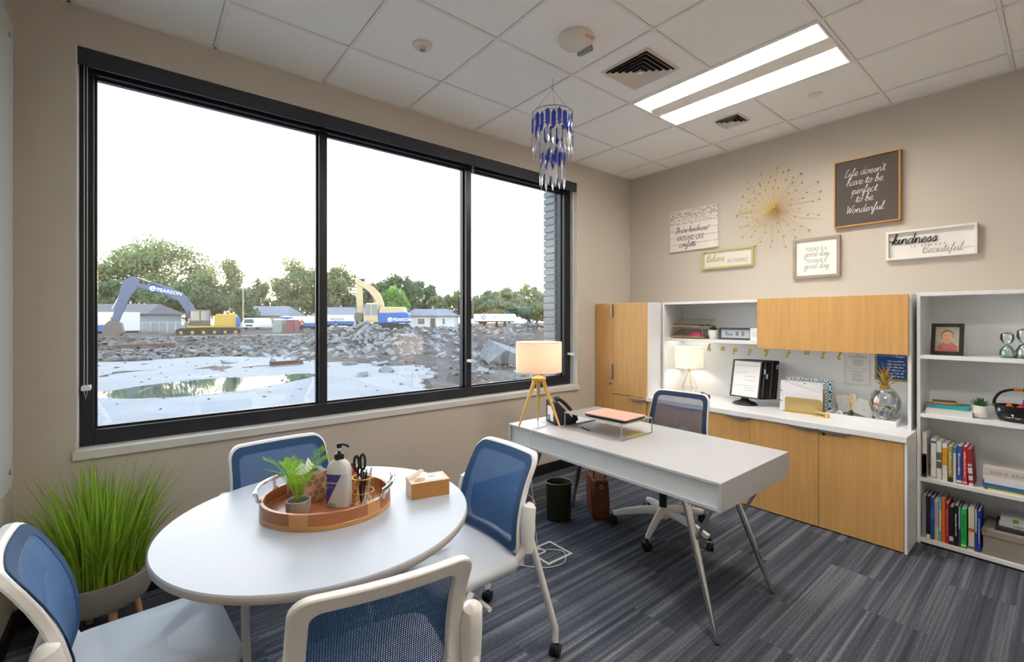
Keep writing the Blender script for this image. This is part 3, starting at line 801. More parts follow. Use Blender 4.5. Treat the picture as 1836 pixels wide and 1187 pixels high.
# hand sanitiser pump bottle, turned to the chair by the planter
sb = thing('sanitizer_bottle', 'large white pump bottle of hand sanitizer with purple label', 'bottle', (-3.690, -1.372, TF), R(-46))
bm = pm('frosted_white_plastic', '#e6e6e2', .35, trans=.12, ior=1.4)
def bot_ring(sx, sy, z, n=40):
    P = []
    for i in range(n):
        a = 2*PI*i/n; c, s = math.cos(a), math.sin(a); e = .6
        P.append((sx*math.copysign(abs(c)**e, c), sy*math.copysign(abs(s)**e, s), z))
    return P
prof = [(.044, .022, 0), (.0475, .025, .004), (.0475, .0255, .06), (.0475, .0255, .128), (.0465, .025, .145), (.041, .023, .160), (.030, .019, .172), (.018, .016, .178), (.0165, .0165, .182)]
vs = []; fs = []
for a, b, z in prof: vs += bot_ring(a, b, z)
n = 40
for i in range(len(prof)-1): fs += [(i*n+j, i*n+(j+1) % n, (i+1)*n+(j+1) % n, (i+1)*n+j) for j in range(n)]
fs += [tuple(range(n-1, -1, -1)), tuple((len(prof)-1)*n+j for j in range(n))]
MB().add(vs, fs).build('bottle_body', bm, sb, angle=50)
MB().lathe([(.0175, .180), (.0180, .182), (.0180, .200), (.015, .203), (.008, .205), (.007, .212)], 24).build('cap', black_pl, sb)
pu = MB().cyl((0, 0, .205), (0, 0, .226), .005, n=12); pu.build('pump_stem', white_pl, sb)
MB().lathe([(.008, .224), (.0095, .226), (.0095, .238), (.006, .241)], 16).tube(crom([(0, 0, .236), (.018, -.006, .240), (.036, -.012, .238), (.046, -.015, .233)], 4), [.0055]*3 + [.0048]*7 + [.004]*3, 10).build('pump_head', black_pl, sb)
purple = pm('purple_label_print', '#4b3a8c', .45); greyl = pm('silver_grey_label', '#c9d0d6', .4)
def bot_front(x, z, off=.0006):   # point on the front face (local -y)
    c = max(-1, min(1, x/.0475)); s = (1 - abs(c)**(2/.6))**(.6/2) if abs(c) < 1 else 0
    return (x, -(.0255*s) - off, z)
def patch(P, nx=16, off=.0006):
    mb = MB(); rows = []
    (x0a, x1a, za), (x0b, x1b, zb) = P; nz = 8
    for j in range(nz+1):
        f = j/nz; x0 = x0a + (x0b-x0a)*f; x1 = x1a + (x1b-x1a)*f; z = za + (zb-za)*f
        rows += [bot_front(x0 + (x1-x0)*i/nx, z, off) for i in range(nx+1)]
    return mb.add(rows, [(j*(nx+1)+i, j*(nx+1)+i+1, (j+1)*(nx+1)+i+1, (j+1)*(nx+1)+i) for j in range(nz) for i in range(nx)])
lb = patch([(-.046, .046, .003), (-.046, .046, .128)], 24, .0004).build('label_panel', greyl, sb)
patch([(-.046, -.042, .004), (-.046, .022, .1275)], 12, .0008).build('purple_print', purple, lb)
tx = MB(); put_text(tx, 'Sanitizer', (0, -.0266, 0), (1, 0, 0), (0, 0, 1), .0135, -.014, .092); put_text(tx, 'V', (0, -.0266, 0), (1, 0, 0), (0, 0, 1), .014, -.038, .108)
tx.box(-.038, -.008, -.0267, -.0266, .080, .0806).box(-.040, -.030, -.0267, -.0266, .074, .0755)
tx.build('lettering', paper, lb, smooth=False)
tx = MB(); dashes(tx, (0, -.0266, 0), (1, 0, 0), (0, 0, 1), -.028, .0, .0045, 3, .013); dashes(tx, (0, -.0266, 0), (1, 0, 0), (0, 0, 1), -.034, .0, .0045, 4, .006)
tx.build('volume_print', black_pl, lb, smooth=False)

# tissue box with tissue, copper candle jar
tb = thing('tissue_box', 'tan patterned cube tissue box standing behind the fern on the tray', 'tissue box', (-3.765, -1.222, TF), R(20))
tanm = pm('tan_card', '#b89878', .7, var=.1, scale=20)
MB().box(-.055, .055, -.055, .055, 0, .112).build('carton', tanm, tb, bevel=.002)
hx_ = MB()
for r in range(5):
    for q in range(4):
        if (r*3 + q*2) % 4 == 0: continue
        cx_, cz_ = -.045 + q*.029 + (.0145 if r % 2 else 0), .014 + r*.0215
        pts = [(cx_ + .0135*math.cos(R(60*k+30)), cz_ + .0125*math.sin(R(60*k+30))) for k in range(6)]
        if max(abs(p[0]) for p in pts) < .054 and pts:
            hx_.add([(p[0], -.0556, p[1]) for p in pts], [tuple(range(6))]); hx_.add([(.0556, p[0], p[1]) for p in pts], [tuple(range(6))]); hx_.add([(-.0556, p[0], p[1]) for p in pts], [tuple(range(6))])
hx_.build('hexagon_print', pm('brown_print', '#8d6f55', .7, var=.2, scale=30), tb, smooth=False)
MB().box(-.05, .05, -.05, .05, .1122, .1130).build('top_print', pm('slate_card', '#7c828c', .7), tb)
ts = MB(); g = 9; vs = []
for i in range(g):
    for j in range(g):
        x, y = (i/(g-1)-.5), (j/(g-1)-.5)
        z = .113 + .062*max(0, 1 - 2.2*abs(x + .25*y)) * (.55 + .45*math.cos(9*y)) + .012*math.sin(11*x + 5*y)*abs(y)
        vs.append((x*.085 + .015*math.sin(6*y), y*.075 + .010*math.sin(9*x), max(z, .1135)))
ts.add(vs, [(i*g+j, (i+1)*g+j, (i+1)*g+j+1, i*g+j+1) for i in range(g-1) for j in range(g-1)])
to = ts.build('tissue', paper, tb); to.modifiers.new('sub', 'SUBSURF').levels = 1; to.modifiers['sub'].render_levels = 2
cj = thing('candle_jar', 'ribbed copper glass jar behind the pump bottle on the tray', 'jar', (-3.618, -1.268, TF))
cop = pm('copper_glass', '#b8693f', .18, metal=.6)
jp = [(.033, 0), (.036, .004)]
for k in range(8): jp += [(.0375, .010 + k*.0125), (.0352, .0165 + k*.0125)]
jp += [(.036, .112), (.033, .113), (.033, .02), (0, .018)]
MB().lathe(jp, 32).build('ribbed_body', cop, cj)
MB().lathe([(0, .0185), (.0325, .0185), (.0325, .075), (0, .075)], 24).build('wax', paper, cj)

# gold wire pencil cup with scissors and pens
pc = thing('pencil_cup', 'gold wire pencil cup with criss-cross bars on the tray', 'pencil cup', (-3.606, -1.398, TF))
rw = .041
def wring(z, r=rw, t=.0016):
    return MB().tube([(r*math.cos(2*PI*i/28), r*math.sin(2*PI*i/28), z) for i in range(28)], t, 6, closed=True)
for z in (.003, .045, .100): wring(z).build('wire_ring', gold, pc)
cr = MB()
for k in range(9):
    a, b = 2*PI*k/9, 2*PI*(k+.8)/9
    cr.cyl((rw*math.cos(a), rw*math.sin(a), .003), (rw*math.cos(b), rw*math.sin(b), .100), .0011, n=5)
    if k % 2: cr.cyl((rw*math.cos(b), rw*math.sin(b), .003), (rw*math.cos(a), rw*math.sin(a), .100), .0011, n=5)
for k in range(6): a = PI*k/3; cr.cyl((0, 0, .003), (rw*math.cos(a), rw*math.sin(a), .003), .0011, n=5)
cr.build('wire_lattice', gold, pc)
def at_cup(dx, dy, dz=0.006): return (-3.606 + dx, -1.398 + dy, TF + dz)
sc = thing('scissors', 'black-handled scissors standing in the gold pencil cup', 'scissors', at_cup(-.014, .0), R(-50))
for sg in (-1, 1):
    h = MB(); P = []
    for i in range(20):
        a = 2*PI*i/20; P.append((sg*(.013) + .0105*math.cos(a), 0, .148 + (.008 if sg > 0 else 0) + .030*math.sin(a)))
    h.tube(P, .0052, 8, closed=True).build('handle_loop', black_pl, sc)
    MB().tube([(sg*.010, 0, .124), (sg*.003, 0, .095)], [.0055, .005], 8).build('handle_shank', black_pl, sc)
    MB().prism([(-.004 + sg*.002, .095), (.004 + sg*.002, .095), (.001 - sg*.004, 0.002), (-.001 - sg*.004, .002)], -.0015 + sg*.0016, sg*.0016 + .0, 'y').build('blade', steel, sc)
def pen(label, dx, dy, tx_, ty_, mat, capm, ln=.145):
    o = thing('pen', label, 'pen', at_cup(dx, dy), 0)
    e_ = Vector((tx_ - dx, ty_ - dy, ln)).normalized()*ln
    MB().tube([(0, 0, 0), e_*.08, e_*.9], [.0015, .0045, .0045], 8).build('barrel', mat, o)
    MB().tube([e_*.9, e_], [.0048, .0035], 8).build('cap', capm, o)
pen('clear plastic pen leaning outwards in the gold pencil cup', .008, -.010, .040, .014, pm('clear_pen', '#c9c3d2', .2), pm('silver_cap', '#e4e4e8', .25, metal=.5), .125)
pen('black pen with silver clip in the gold pencil cup', .002, .006, .016, .004, black_pl, pm('silver_cap', '#e4e4e8', .25, metal=.5), .122)
pen('dark blue pen low in the gold pencil cup', -.004, .018, .012, .022, pm('blue_pen', '#2b3b66', .3), black_pl, .108)
pen('thick black marker low in the gold pencil cup', -.012, -.014, -.022, -.018, black_pl, pm('white_cap', '#d8d8d8', .4), .105)

# kraft note box
kb = thing('note_box', 'small kraft cardboard note box with white label on the round table', 'box', (-3.345, -1.440, TZ), R(-14))
kraft = pm('kraft_card', '#ad7c43', .75, var=.06, scale=12); cream = pm('cream_card', '#e0cdb3', .7)
MB().box(-.080, .080, -.0525, .0525, 0, .064).build('carton', kraft, kb, bevel=.001)
MB().box(-.0805, .0805, -.053, .053, .0641, .0656).build('lid', cream, kb)
MB().box(-.0806, -.0801, -.0525, .0525, .001, .063).build('end_print', cream, kb)
MB().box(-.045, .066, -.034, .036, .0657, .0662).build('top_label', paper, kb)
mb = MB(); mb.add([(.018 + .019*math.cos(2*PI*i/24), .006 + .017*math.sin(2*PI*i/24), .0665) for i in range(24)], [tuple(range(24))]); mb.build('round_print', pm('pale_grey_print', '#b9bcbd', .6), kb)
P = crom([(-.062, -.026, .067), (-.048, -.034, .067), (-.026, -.034, .067), (-.014, -.022, .067), (-.016, -.004, .067), (-.036, .003, .067), (-.05, -.008, .067)], 5, closed=True)
MB().add(P, [tuple(range(len(P)))]).build('hand_print', pm('skin_print', '#c08a72', .6), kb)
MB().obox((-.045, .022, .077), (.075, .024, .003), (0, R(-18), R(28))).build('raised_flap', cream, kb)

# ---------------------------------------------------------------- desk things
DZ = .7372
def shade_mat(name, c, em):
    m = bpy.data.materials.new(name); m.use_nodes = True; t = m.node_tree; t.nodes.clear()
    out = nn(t, 'ShaderNodeOutputMaterial'); d = nn(t, 'ShaderNodeBsdfDiffuse'); q = nn(t, 'ShaderNodeBsdfTranslucent'); mx = nn(t, 'ShaderNodeMixShader')
    d.inputs[0].default_value = (*lin(c), 1); q.inputs[0].default_value = (*lin(c), 1); mx.inputs[0].default_value = .5
    t.links.new(d.outputs[0], mx.inputs[1]); t.links.new(q.outputs[0], mx.inputs[2]); t.links.new(mx.outputs[0], out.inputs[0]); return m
shade = shade_mat('linen_lamp_shade', '#f2e7dc', 0)
wood_leg = pm('pale_golden_wood', '#d9b46a', .4, var=.08, scale=10, stretch=(4, 4, .5))
dl = thing('tripod_lamp', 'lit tripod table lamp with white drum shade on the desk', 'lamp', (-2.165, -.842, DZ + .0025))
zb, zt, rs = 1.108 - DZ, 1.310 - DZ, .158
sm = MB()
N = 48
vs = []
for (r, z) in ((rs, zb), (rs, zt), (rs - .002, zt), (rs - .002, zb)): vs += [(r*math.cos(2*PI*i/N), r*math.sin(2*PI*i/N), z) for i in range(N)]
sm.add(vs, [(k*N + i, k*N + (i+1) % N, ((k+1) % 4)*N + (i+1) % N, ((k+1) % 4)*N + i) for k in range(4) for i in range(N)]).build('lamp_shade', shade, dl)
trim = MB()
for z in (zb, zt): trim.tube([((rs - .001)*math.cos(2*PI*i/N), (rs - .001)*math.sin(2*PI*i/N), z) for i in range(N)], .0022, 6, closed=True)
trim.build('shade_trim', pm('shade_trim', '#e9dccd', .7), dl)
MB().lathe([(.020, .306), (.046, .308), (.050, .314), (.050, .328), (.03, .334), (.012, .345), (.012, .40), (.02, .402), (.02, .44), (0, .44)], 28).build('tripod_cap', wood_leg, dl)
MB().sphere((0, 0, .475), .034, 16, 10, (1, 1, 1.15)).build('bulb', pm('warm_bulb', '#ffffff', .5, emit=(1.0, .72, .46), estr=42), dl)
sp_ = MB()
for k in range(3): a = 2*PI*k/3; sp_.cyl((0, 0, zt - .03), (rs*math.cos(a)*.99, rs*math.sin(a)*.99, zt - .012), .0015, n=5)
sp_.build('shade_spider', steel, dl)
for a in (R(168), R(-66), R(50)):
    f = Vector((.158*math.cos(a), .158*math.sin(a), 0)); t_ = Vector((.030*math.cos(a), .030*math.sin(a), .316))
    MB().tube([f, f.lerp(t_, .5), t_], [.006, .0115, .0155], 12).build('leg', wood_leg, dl)

# desk phone on its wedge stand
ph = thing('desk_phone', 'black desk phone with curved handset standing beside the tripod lamp', 'phone', (-1.985, -.872, DZ), R(-20))
phm = pm('charcoal_plastic', '#26262a', .35)
MB().prism([(-.075, 0), (.085, 0), (.085, .02), (-.060, .165), (-.075, .165)], -.085, .085, 'y').build('body', phm, ph, bevel=.006)
MB().prism([(-.066, .158), (.080, .020), (.084, .024), (-.062, .163)], -.040, .078, 'y').build('keypad_face', pm('grey_key_panel', '#494b52', .4), ph)
kp = MB()
for r in range(4):
    for c in range(3):
        x, z = .055 - r*.020, .052 + r*.0192; kp.obox((x, -.010 + c*.022, z), (.012, .016, .006), (0, R(43), 0))
kp.build('key_block', pm('pale_keys', '#8b8d92', .5), ph)
MB().obox((-.040, .02, .146), (.045, .10, .004), (0, R(43), 0)).build('display', pm('dull_lcd', '#5f6a66', .2), ph)
hs = crom([(-.070, -.062, .178), (-.045, -.062, .180), (.0, -.062, .150), (.05, -.062, .098), (.082, -.062, .046), (.088, -.062, .022)], 5)
k = len(hs); MB().tube(hs, [.020 if (i < 6 or i > k-7) else .0125 for i in range(k)], 12).build('handset', phm, ph)
MB().box(-.078, -.0755, -.05, .05, .02, .12).build('rear_label', paper, ph)
cc = MB(); cP = []
for i in range(90): f = i/89; cP.append((-.085 - .025*math.sin(PI*f) + .006*math.cos(i*1.3), -.02 - .06*f + .006*math.sin(i*1.3), .012 + .075*abs(math.sin(PI*f*1.0))*(.6 + .4*math.sin(7*f))))
cc.tube(cP, .0016, 5).build('coiled_cord', black_pl, ph)

# wire riser with laptop
rz_ = thing('laptop_riser', 'grey metal mesh riser stand on the desk', 'stand', (-1.895, -1.22, DZ))
grey_m = pm('grey_powder_coat', '#a3a19d', .45, metal=.3)
RX, RY, RH = .157, .237, .098
for sy in (-1, 1):
    y = sy*RY; lp = MB()
    lp.tube([(-RX, y, .004), (-RX, y, RH), (RX, y, RH), (RX, y, .004)], .004, 8).tube([(-RX, y, .004), (RX, y, .004)], .004, 8)
    lp.build('leg_frame', grey_m, rz_)
rm = mesh_mat('punched_grey_mesh', '#8f8b87', .005, .55)
# punched plate lies flat: its pattern runs in x and y
t_ = rm.node_tree
for lk in list(t_.links):
    if lk.from_node.type == 'SEPXYZ' and lk.from_socket.name == 'Z':
        t_.links.new(lk.from_node.outputs['Y'], lk.to_socket)
MB().box(-RX, RX, -RY, RY, RH - .0015, RH + .0005).build('mesh_top', rm, rz_)
bd = MB().tube([(-RX, -RY, RH), (RX, -RY, RH), (RX, RY, RH), (-RX, RY, RH)], .0045, 8, closed=True); bd.build('rim', grey_m, rz_)
lt = thing('laptop', 'closed laptop with pink lid on the mesh riser', 'laptop', (-1.918, -1.300, DZ + RH + .0052), R(3))
pink = pm('rose_pink_shell', '#e9b7a8', .35, metal=.1)
lid = MB().prism(rrect(.228, .318, .012, 4), .012, .020); lid.build('lid', pink, lt, bevel=.002)
MB().prism(rrect(.224, .314, .012, 4), .002, .0115).build('base', pm('dark_laptop_base', '#2a2626', .4), lt, bevel=.002)
MB().cyl((.100, -.10, .0116), (.100, .10, .0116), .004, n=8).build('hinge', black_pl, lt)
mb = MB()
for x in (-.09, .09):
    for y in (-.13, .13): mb.cyl((x, y, 0), (x, y, .002), .006, n=8)
mb.build('foot', black_pl, lt)
pp = MB().obox((0, 0, .001), (.14, .10, .0016), (0, 0, R(15))).build('note_pad', pm('yellow_note', '#d9d48c', .8)); pp.location = (-1.84, -1.40, DZ)
tag(pp, 'yellow sheet of paper lying under the laptop riser', 'paper')
pn_ = thing('pen', 'black pen lying on the desk under the riser edge', 'pen', (-2.00, -1.12, DZ + .004), R(70))
MB().cyl((-.06, 0, 0), (.05, 0, 0), .004, n=8).build('barrel', black_pl, pn_); MB().cyl((.05, 0, 0), (.062, 0, 0), .003, .001, n=8).build('tip', steel, pn_)

# cables
cordm = pm('white_cord', '#cfcfcc', .5)
lc = MB().tube(crom([(-2.060, -.800, DZ + .004), (-2.13, -.88, DZ + .003), (-2.20, -.90, DZ + .003), (-2.262, -.905, DZ + .004), (-2.296, -.912, DZ - .006), (-2.300, -.918, .60), (-2.310, -.93, .45), (-2.305, -.95, .20), (-2.315, -1.0, .008), (-2.31, -1.05, .012)], 8), .0026, 7).build('lamp_cord', cordm)
tag(lc, 'thin white lamp cord hanging over the desk edge to the floor outlet', 'cord')
fb = thing('floor_box', 'flush white-framed floor outlet box in the carpet under the desk edge', 'floor outlet', (-2.298, -1.088, 0))
F = .103; q = .012
for d in ((-F, F, -F, -F+q), (-F, F, F-q, F), (-F, -F+q, -F+q, F-q), (F-q, F, -F+q, F-q)): MB().box(*d, 0, .004).build('frame_bar', whitep, fb)
o = MB().box(-F+q, F-q, -F+q, F-q, .0002, .002).build('carpet_lid', carpet, fb)
for d in ((-.075, -.010, .015, .025), (-.075, -.010, .070, .080), (-.075, -.065, .025, .070), (-.020, -.010, .025, .070)): MB().box(*d, .002, .006).build('hatch_bar', whitep, fb)
MB().box(-.065, -.020, .025, .070, .0021, .003).build('hatch_opening', black_pl, fb)
pw = MB().tube(crom([(-2.340, -1.045, .012), (-2.36, -1.02, .03), (-2.375, -.97, .06), (-2.33, -.93, .16), (-2.28, -.93, .26), (-2.33, -.90, .33), (-2.40, -.87, .36)], 8), .0035, 7).build('power_cord', cordm)
tag(pw, 'white power cord rising from the floor outlet box', 'cord')
p2 = MB().tube(crom([(-2.33, -1.05, .012), (-2.26, -1.10, .012), (-2.235, -1.16, .008), (-2.32, -1.235, .005), (-2.45, -1.20, .005), (-2.56, -1.06, .005)], 8), .003, 7).build('charger_cord', cordm)
tag(p2, 'white cord looping on the carpet around the floor outlet box', 'cord')

# waste bin and leather bag
bn = thing('waste_bin', 'oval dark olive metal waste bin on the carpet below the desk', 'bin', (-1.905, -.775, 0), R(-40))
ol = pm('olive_metal', '#3c3a2b', .3, metal=.55, var=.05)
MB().lathe([(.088, 0), (.092, .004), (.094, .268), (.0955, .272), (.093, .276), (.0905, .272), (.089, .01), (0, .01)], 40, sy=.78).build('bin_body', ol, bn)
MB().tube([(.0945*math.cos(2*PI*i/40), .78*.0945*math.sin(2*PI*i/40), .275) for i in range(40)], .0028, 6, closed=True).build('rim', steel, bn)
bg = thing('leather_tote', 'brown leather tote bag standing on the carpet beside the waste bin', 'bag', (-1.600, -.885, 0), R(-38))
lea = pm('brown_leather', '#6b3a22', .45, var=.15, scale=14, bump=.12, bscale=80)
bd = MB(); O = [(-.062, 0), (.062, 0), (.066, .12), (.056, .285), (-.056, .285), (-.066, .12)]
bd.prism(O, -.135, .135, 'y').build('body', lea, bg, bevel=.012, seg=3)
for x in (-.045, .045):
    MB().tube(crom([(x, -.07, .275), (x, -.075, .35), (x*1.6, -.04, .42), (x*1.6, .04, .42), (x, .075, .35), (x, .07, .275)], 5), .006, 8).build('handle', lea, bg)
MB().box(-.068, -.064, -.10, .10, .08, .22).build('front_pocket', lea, bg, bevel=.004)
MB().box(-.05, .05, -.1385, -.1365, .06, .20).build('side_gusset', lea, bg, bevel=.003)
MB().tube([(.011*math.cos(2*PI*i/14), -.142, .245 + .013*math.sin(2*PI*i/14)) for i in range(14)], .0022, 6, closed=True).build('ring', gold, bg)

# grass planter by the window wall
gp = thing('grass_planter', 'grey round planter on wooden legs with tall artificial grass', 'planter', (-4.425, -.300, 0))
conc = pm('grey_concrete_pot', '#8d8880', .85, var=.08, scale=10, bump=.15, bscale=90)
MB().lathe([(.150, .165), (.172, .170), (.186, .20), (.190, .25), (.190, .292), (.183, .294), (.180, .288), (.178, .268), (0, .268)], 48).build('bowl', conc, gp)
MB().lathe([(.1775, .269), (.10, .273), (0, .275)], 24).build('pebble_fill', pm('pebble_fill', '#a78f74', .9, var=.5, scale=120, bump=1, bscale=160), gp)
pine = pm('pale_beech', '#c9a374', .5, var=.08, scale=8, stretch=(5, 5, 1))
for k in range(4):
    a = R(20 + 90*k); c, s = math.cos(a), math.sin(a)
    MB().tube([(c*.150, s*.150, .0), (c*.115, s*.115, .172)], [.012, .020], 12).build('leg', pine, gp)
rnd = random.Random(3); mb = MB()
for k in range(430):
    a = rnd.uniform(0, 2*PI); r0 = .155*math.sqrt(rnd.random()); h = rnd.uniform(.28, .58)
    a2 = a + rnd.uniform(-.5, .5); lean = (r0/.155)*rnd.uniform(.05, .24) + abs(rnd.gauss(0, .02))
    if rnd.random() < .07: lean += .10; h *= .85
    wd = rnd.uniform(.003, .007)
    p0 = Vector((r0*math.cos(a), r0*math.sin(a), .268)); o = Vector((math.cos(a2), math.sin(a2), 0)); sd = Vector((-o.y, o.x, 0)) if rnd.random() < .5 else Vector((math.cos(rnd.uniform(0, 6)), math.sin(rnd.uniform(0, 6)), 0)).normalized()
    vs = []; n = 6
    for i in range(n+1):
        f = i/n; p = p0 + o*lean*(f**1.8) + Vector((0, 0, h*(f - .12*lean/.24*f*f*f))); w_ = wd*(1 - f**2.2)
        if gp.location.y + p.y > -.03: p.y = -.03 - gp.location.y
        if gp.location.x + p.x < XW + .04: p.x = XW + .04 - gp.location.x
        vs += [p - sd*w_, p + sd*w_]
    mb.add(vs, [(2*i, 2*i+1, 2*i+3, 2*i+2) for i in range(n)])
go = mb.build('grass_blades', leafmat('artificial_grass', '#8fb03a', .38), gp, smooth=False); go['kind'] = 'stuff'

# ================================================================== wall decor, worktop, hutch and bookcase things
RTV, UPV = (0, -1, 0), (0, 0, 1)          # reading direction on the east wall
inkm = pm('black_ink', '#1d1b1a', .6); greyink = pm('grey_ink', '#8f8c88', .6); brownink = pm('brown_ink', '#4a3a30', .6)
def at_wall(name, label, cat, y0, y1, z0, z1):
    """thing whose origin is the lower centre of its back on the east wall; local frame = world axes"""
    t = thing(name, label, cat, (0, (y0+y1)/2, z0)); t.location.x = -.001
    return t, (y1-y0)/2, z1-z0
def frame_bars(t, hw, h, wd, d, mat, nm='frame_bar', x0=0):
    for (a, b, c, e) in ((-hw, hw, 0, wd), (-hw, hw, h-wd, h), (-hw, -hw+wd, wd, h-wd), (hw-wd, hw, wd, h-wd)):
        MB().box(-d, x0, a, b, c, e).build(nm, mat, t, bevel=.001)

# plank sign with confetti
t, hw, h = at_wall('plank_sign', 'white plank sign with brown confetti dots about throwing kindness', 'wall sign', -1.030, -.520, 2.165, 2.585)
plk = pm('whitewashed_plank', '#e6ddd4', .7, var=.04, scale=6, stretch=(1, 6, 6), objvar=.03)
for k in range(6): MB().box(-.022, 0, -hw, hw, h*k/6 + .0012, h*(k+1)/6 - .0012).build('plank', plk, t, bevel=.001, seg=1)
mb = MB(); rnd = random.Random(5); O = (-.0228, 0, 0)
for k in range(330):
    v = 1 - abs(rnd.gauss(0, .20)); y = rnd.uniform(-hw+.006, hw-.006)
    if v < .42: continue
    z = h*v*.985; s = rnd.uniform(.003, .0075); a = rnd.uniform(0, PI)
    c_, s_ = math.cos(a)*s, math.sin(a)*s
    mb.add([(-.0228, y + c_, z + s_), (-.0228, y - s_*.7, z + c_*.7), (-.0228, y - c_, z - s_), (-.0228, y + s_*.7, z - c_*.7)], [(0, 1, 2, 3)])
mb.build('confetti_print', pm('bronze_print', '#7a6650', .5, metal=.2), t, smooth=False)['kind'] = 'stuff'
mb = MB(); script(mb, 'Throw kindness', O, RTV, UPV, .029, -.02, .185, .14); put_text(mb, 'AROUND LIKE', O, RTV, UPV, .072, -.03, .105, wid=.62); script(mb, 'confetti', O, RTV, UPV, .030, -.06, .040, .14)
mb.build('lettering', inkm, t, smooth=False)

# believe in yourself
t, hw, h = at_wall('framed_sign', 'long sign in a pale gold-green frame reading Believe in yourself', 'wall sign', -1.360, -.873, 1.956, 2.135)
frame_bars(t, hw, h, .018, .028, pm('pale_green_gold', '#bdb37a', .45, metal=.25))
MB().box(-.014, -.001, -hw+.018, hw-.018, .018, h-.018).build('panel', pm('pale_panel', '#e2ddd0', .7), t)
mb = MB(); O = (-.0146, 0, 0); script(mb, 'Believe', O, RTV, UPV, .032, -.115, .072, .17); mb.build('script_lettering', pm('gold_ink', '#b6a44c', .45, metal=.3), t, smooth=False)
mb = MB(); put_text(mb, 'IN YOURSELF', O, RTV, UPV, .048, .098, .048, wid=.66); mb.build('lettering', greyink, t, smooth=False)

# today is a good day
t, hw, h = at_wall('framed_sign', 'white sign in a grey wood frame reading today is a good day', 'wall sign', -2.020, -1.684, 1.810, 2.140)
frame_bars(t, hw, h, .022, .03, pm('grey_driftwood', '#9a8c7c', .6, var=.1, scale=10))
MB().box(-.016, -.001, -hw+.022, hw-.022, .022, h-.022).build('panel', paper, t)
mb = MB(); O = (-.0166, 0, 0); put_text(mb, 'TODAY IS A', O, RTV, UPV, .044, 0, .222, wid=.65); put_text(mb, 'TO HAVE A', O, RTV, UPV, .044, 0, .125, wid=.65)
mb.build('lettering', greyink, t, smooth=False)
for z_ in (.178, .080): mb = MB(); script(mb, 'good day', O, RTV, UPV, .024, 0, z_, .14); mb.build('script_lettering', pm('pale_grey_ink', '#a09a94', .6), t, smooth=False)

# life doesn't have to be perfect
t, hw, h = at_wall('framed_sign', 'dark charcoal canvas in a thin gold wood frame with white script', 'wall sign', -2.393, -1.982, 2.192, 2.710)
frame_bars(t, hw, h, .010, .04, pm('honey_wood', '#b98848', .45, var=.08, scale=12))
MB().box(-.032, -.001, -hw+.012, hw-.012, .012, h-.012).build('panel', pm('charcoal_canvas', '#4b433f', .7, bump=.1, bscale=300), t)
mb = MB(); O = (-.0326, 0, 0)
for s_, z in (("Life doesn't", .385), ('have to be', .315), ('perfect', .245), ('to be', .180), ('Wonderful', .100)): script(mb, s_, O, RTV, UPV, .0285, -.012, z, .105)
mb.build('script_lettering', paper, t, smooth=False)

# kindness is always beautiful
t, hw, h = at_wall('framed_sign', 'long white shadow-box sign reading kindness is always Beautiful', 'wall sign', -2.786, -2.310, 1.904, 2.110)
wf = pm('white_painted_wood', '#ece9e4', .5)
frame_bars(t, hw, h, .014, .040, wf)
MB().box(-.012, -.001, -hw+.014, hw-.014, .014, h-.014).build('panel', wf, t)
mb = MB(); O = (-.0200, 0, 0); script(mb, 'kindness', O, RTV, UPV, .036, -.085, .112, .17)
mb.ribbon([(-.232, .150), (-.218, .136), (-.205, .134), (-.192, .142)], .006, O, RTV, UPV); mb.build('raised_lettering', inkm, t, smooth=False)
mb = MB(); O = (-.0126, 0, 0); put_text(mb, 'is always', O, RTV, UPV, .034, -.01, .082, spacing=1.5)
script(mb, 'Beautiful', O, RTV, UPV, .028, .06, .035, .11); mb.ribbon([(.165, .045), (.19, .055), (.22, .050)], .003, O, RTV, UPV); mb.build('lettering', greyink, t, smooth=False)

# gold starburst
t = thing('starburst', 'gold starburst wall ornament of thin rods with ball tips', 'wall ornament', (-.001, -1.548, 2.432))
MB().sphere((-.055, 0, 0), .014, 12, 8).tube([(0, 0, 0), (-.055, 0, 0)], .008, 8).build('hub', goldp, t)
rnd = random.Random(11)
for k in range(74):
    a = 2*PI*((k*.6180339) % 1) + rnd.uniform(-.06, .06); q = (k % 4); L_ = (.335, .285, .225, .160)[q]*rnd.uniform(.92, 1.06); x = (-.03, -.07, -.105, -.13)[q] + rnd.uniform(-.01, .01)
    tip = Vector((x, L_*math.cos(a), L_*math.sin(a)))
    MB().cyl((-.055, 0, 0), tip, .0013, n=5).sphere(tip, .0085, 8, 6).build('ray', goldp, t)

# ---------------------------------------------------------------- ceiling things
cw = pm('warm_white_plastic', '#ddd5c8', .45)
t = thing('smoke_alarm', 'round white ceiling alarm with red lettering and strobe lens', 'alarm', (-2.394, -1.405, CEIL + .006))
MB().lathe([(.100, 0), (.100, -.012), (.096, -.020), (.088, -.032), (.070, -.046), (.045, -.050), (0, -.050)][::-1], 40).build('dome', cw, t)
MB().obox((.078, .004, -.040), (.05, .085, .036), (0, R(-22), R(3))).build('strobe_lens', pm('clear_faceted_lens', '#9a99a0', .12, metal=.4, bump=1, bscale=120), t, bevel=.006)
mb = MB(); put_text(mb, 'ALERT', (.018, -.0905, -.0335), Vector((1, 0, 0)), Vector((0, -.66, .75)), .026, 0, -.008); mb.build('lettering', pm('red_print', '#c2402e', .5), t, smooth=False)
t = thing('occupancy_sensor', 'small round white motion sensor on the ceiling near the window', 'sensor', (-3.030, -.797, CEIL + .006))
MB().lathe([(0, -.034), (.018, -.033), (.026, -.026), (.028, -.018), (.052, -.014), (.056, -.004), (.056, 0)], 32).build('body', cw, t)
MB().lathe([(0, -.0345), (.017, -.0335)], 20).build('lens', pm('grey_lens', '#77746f', .3), t)
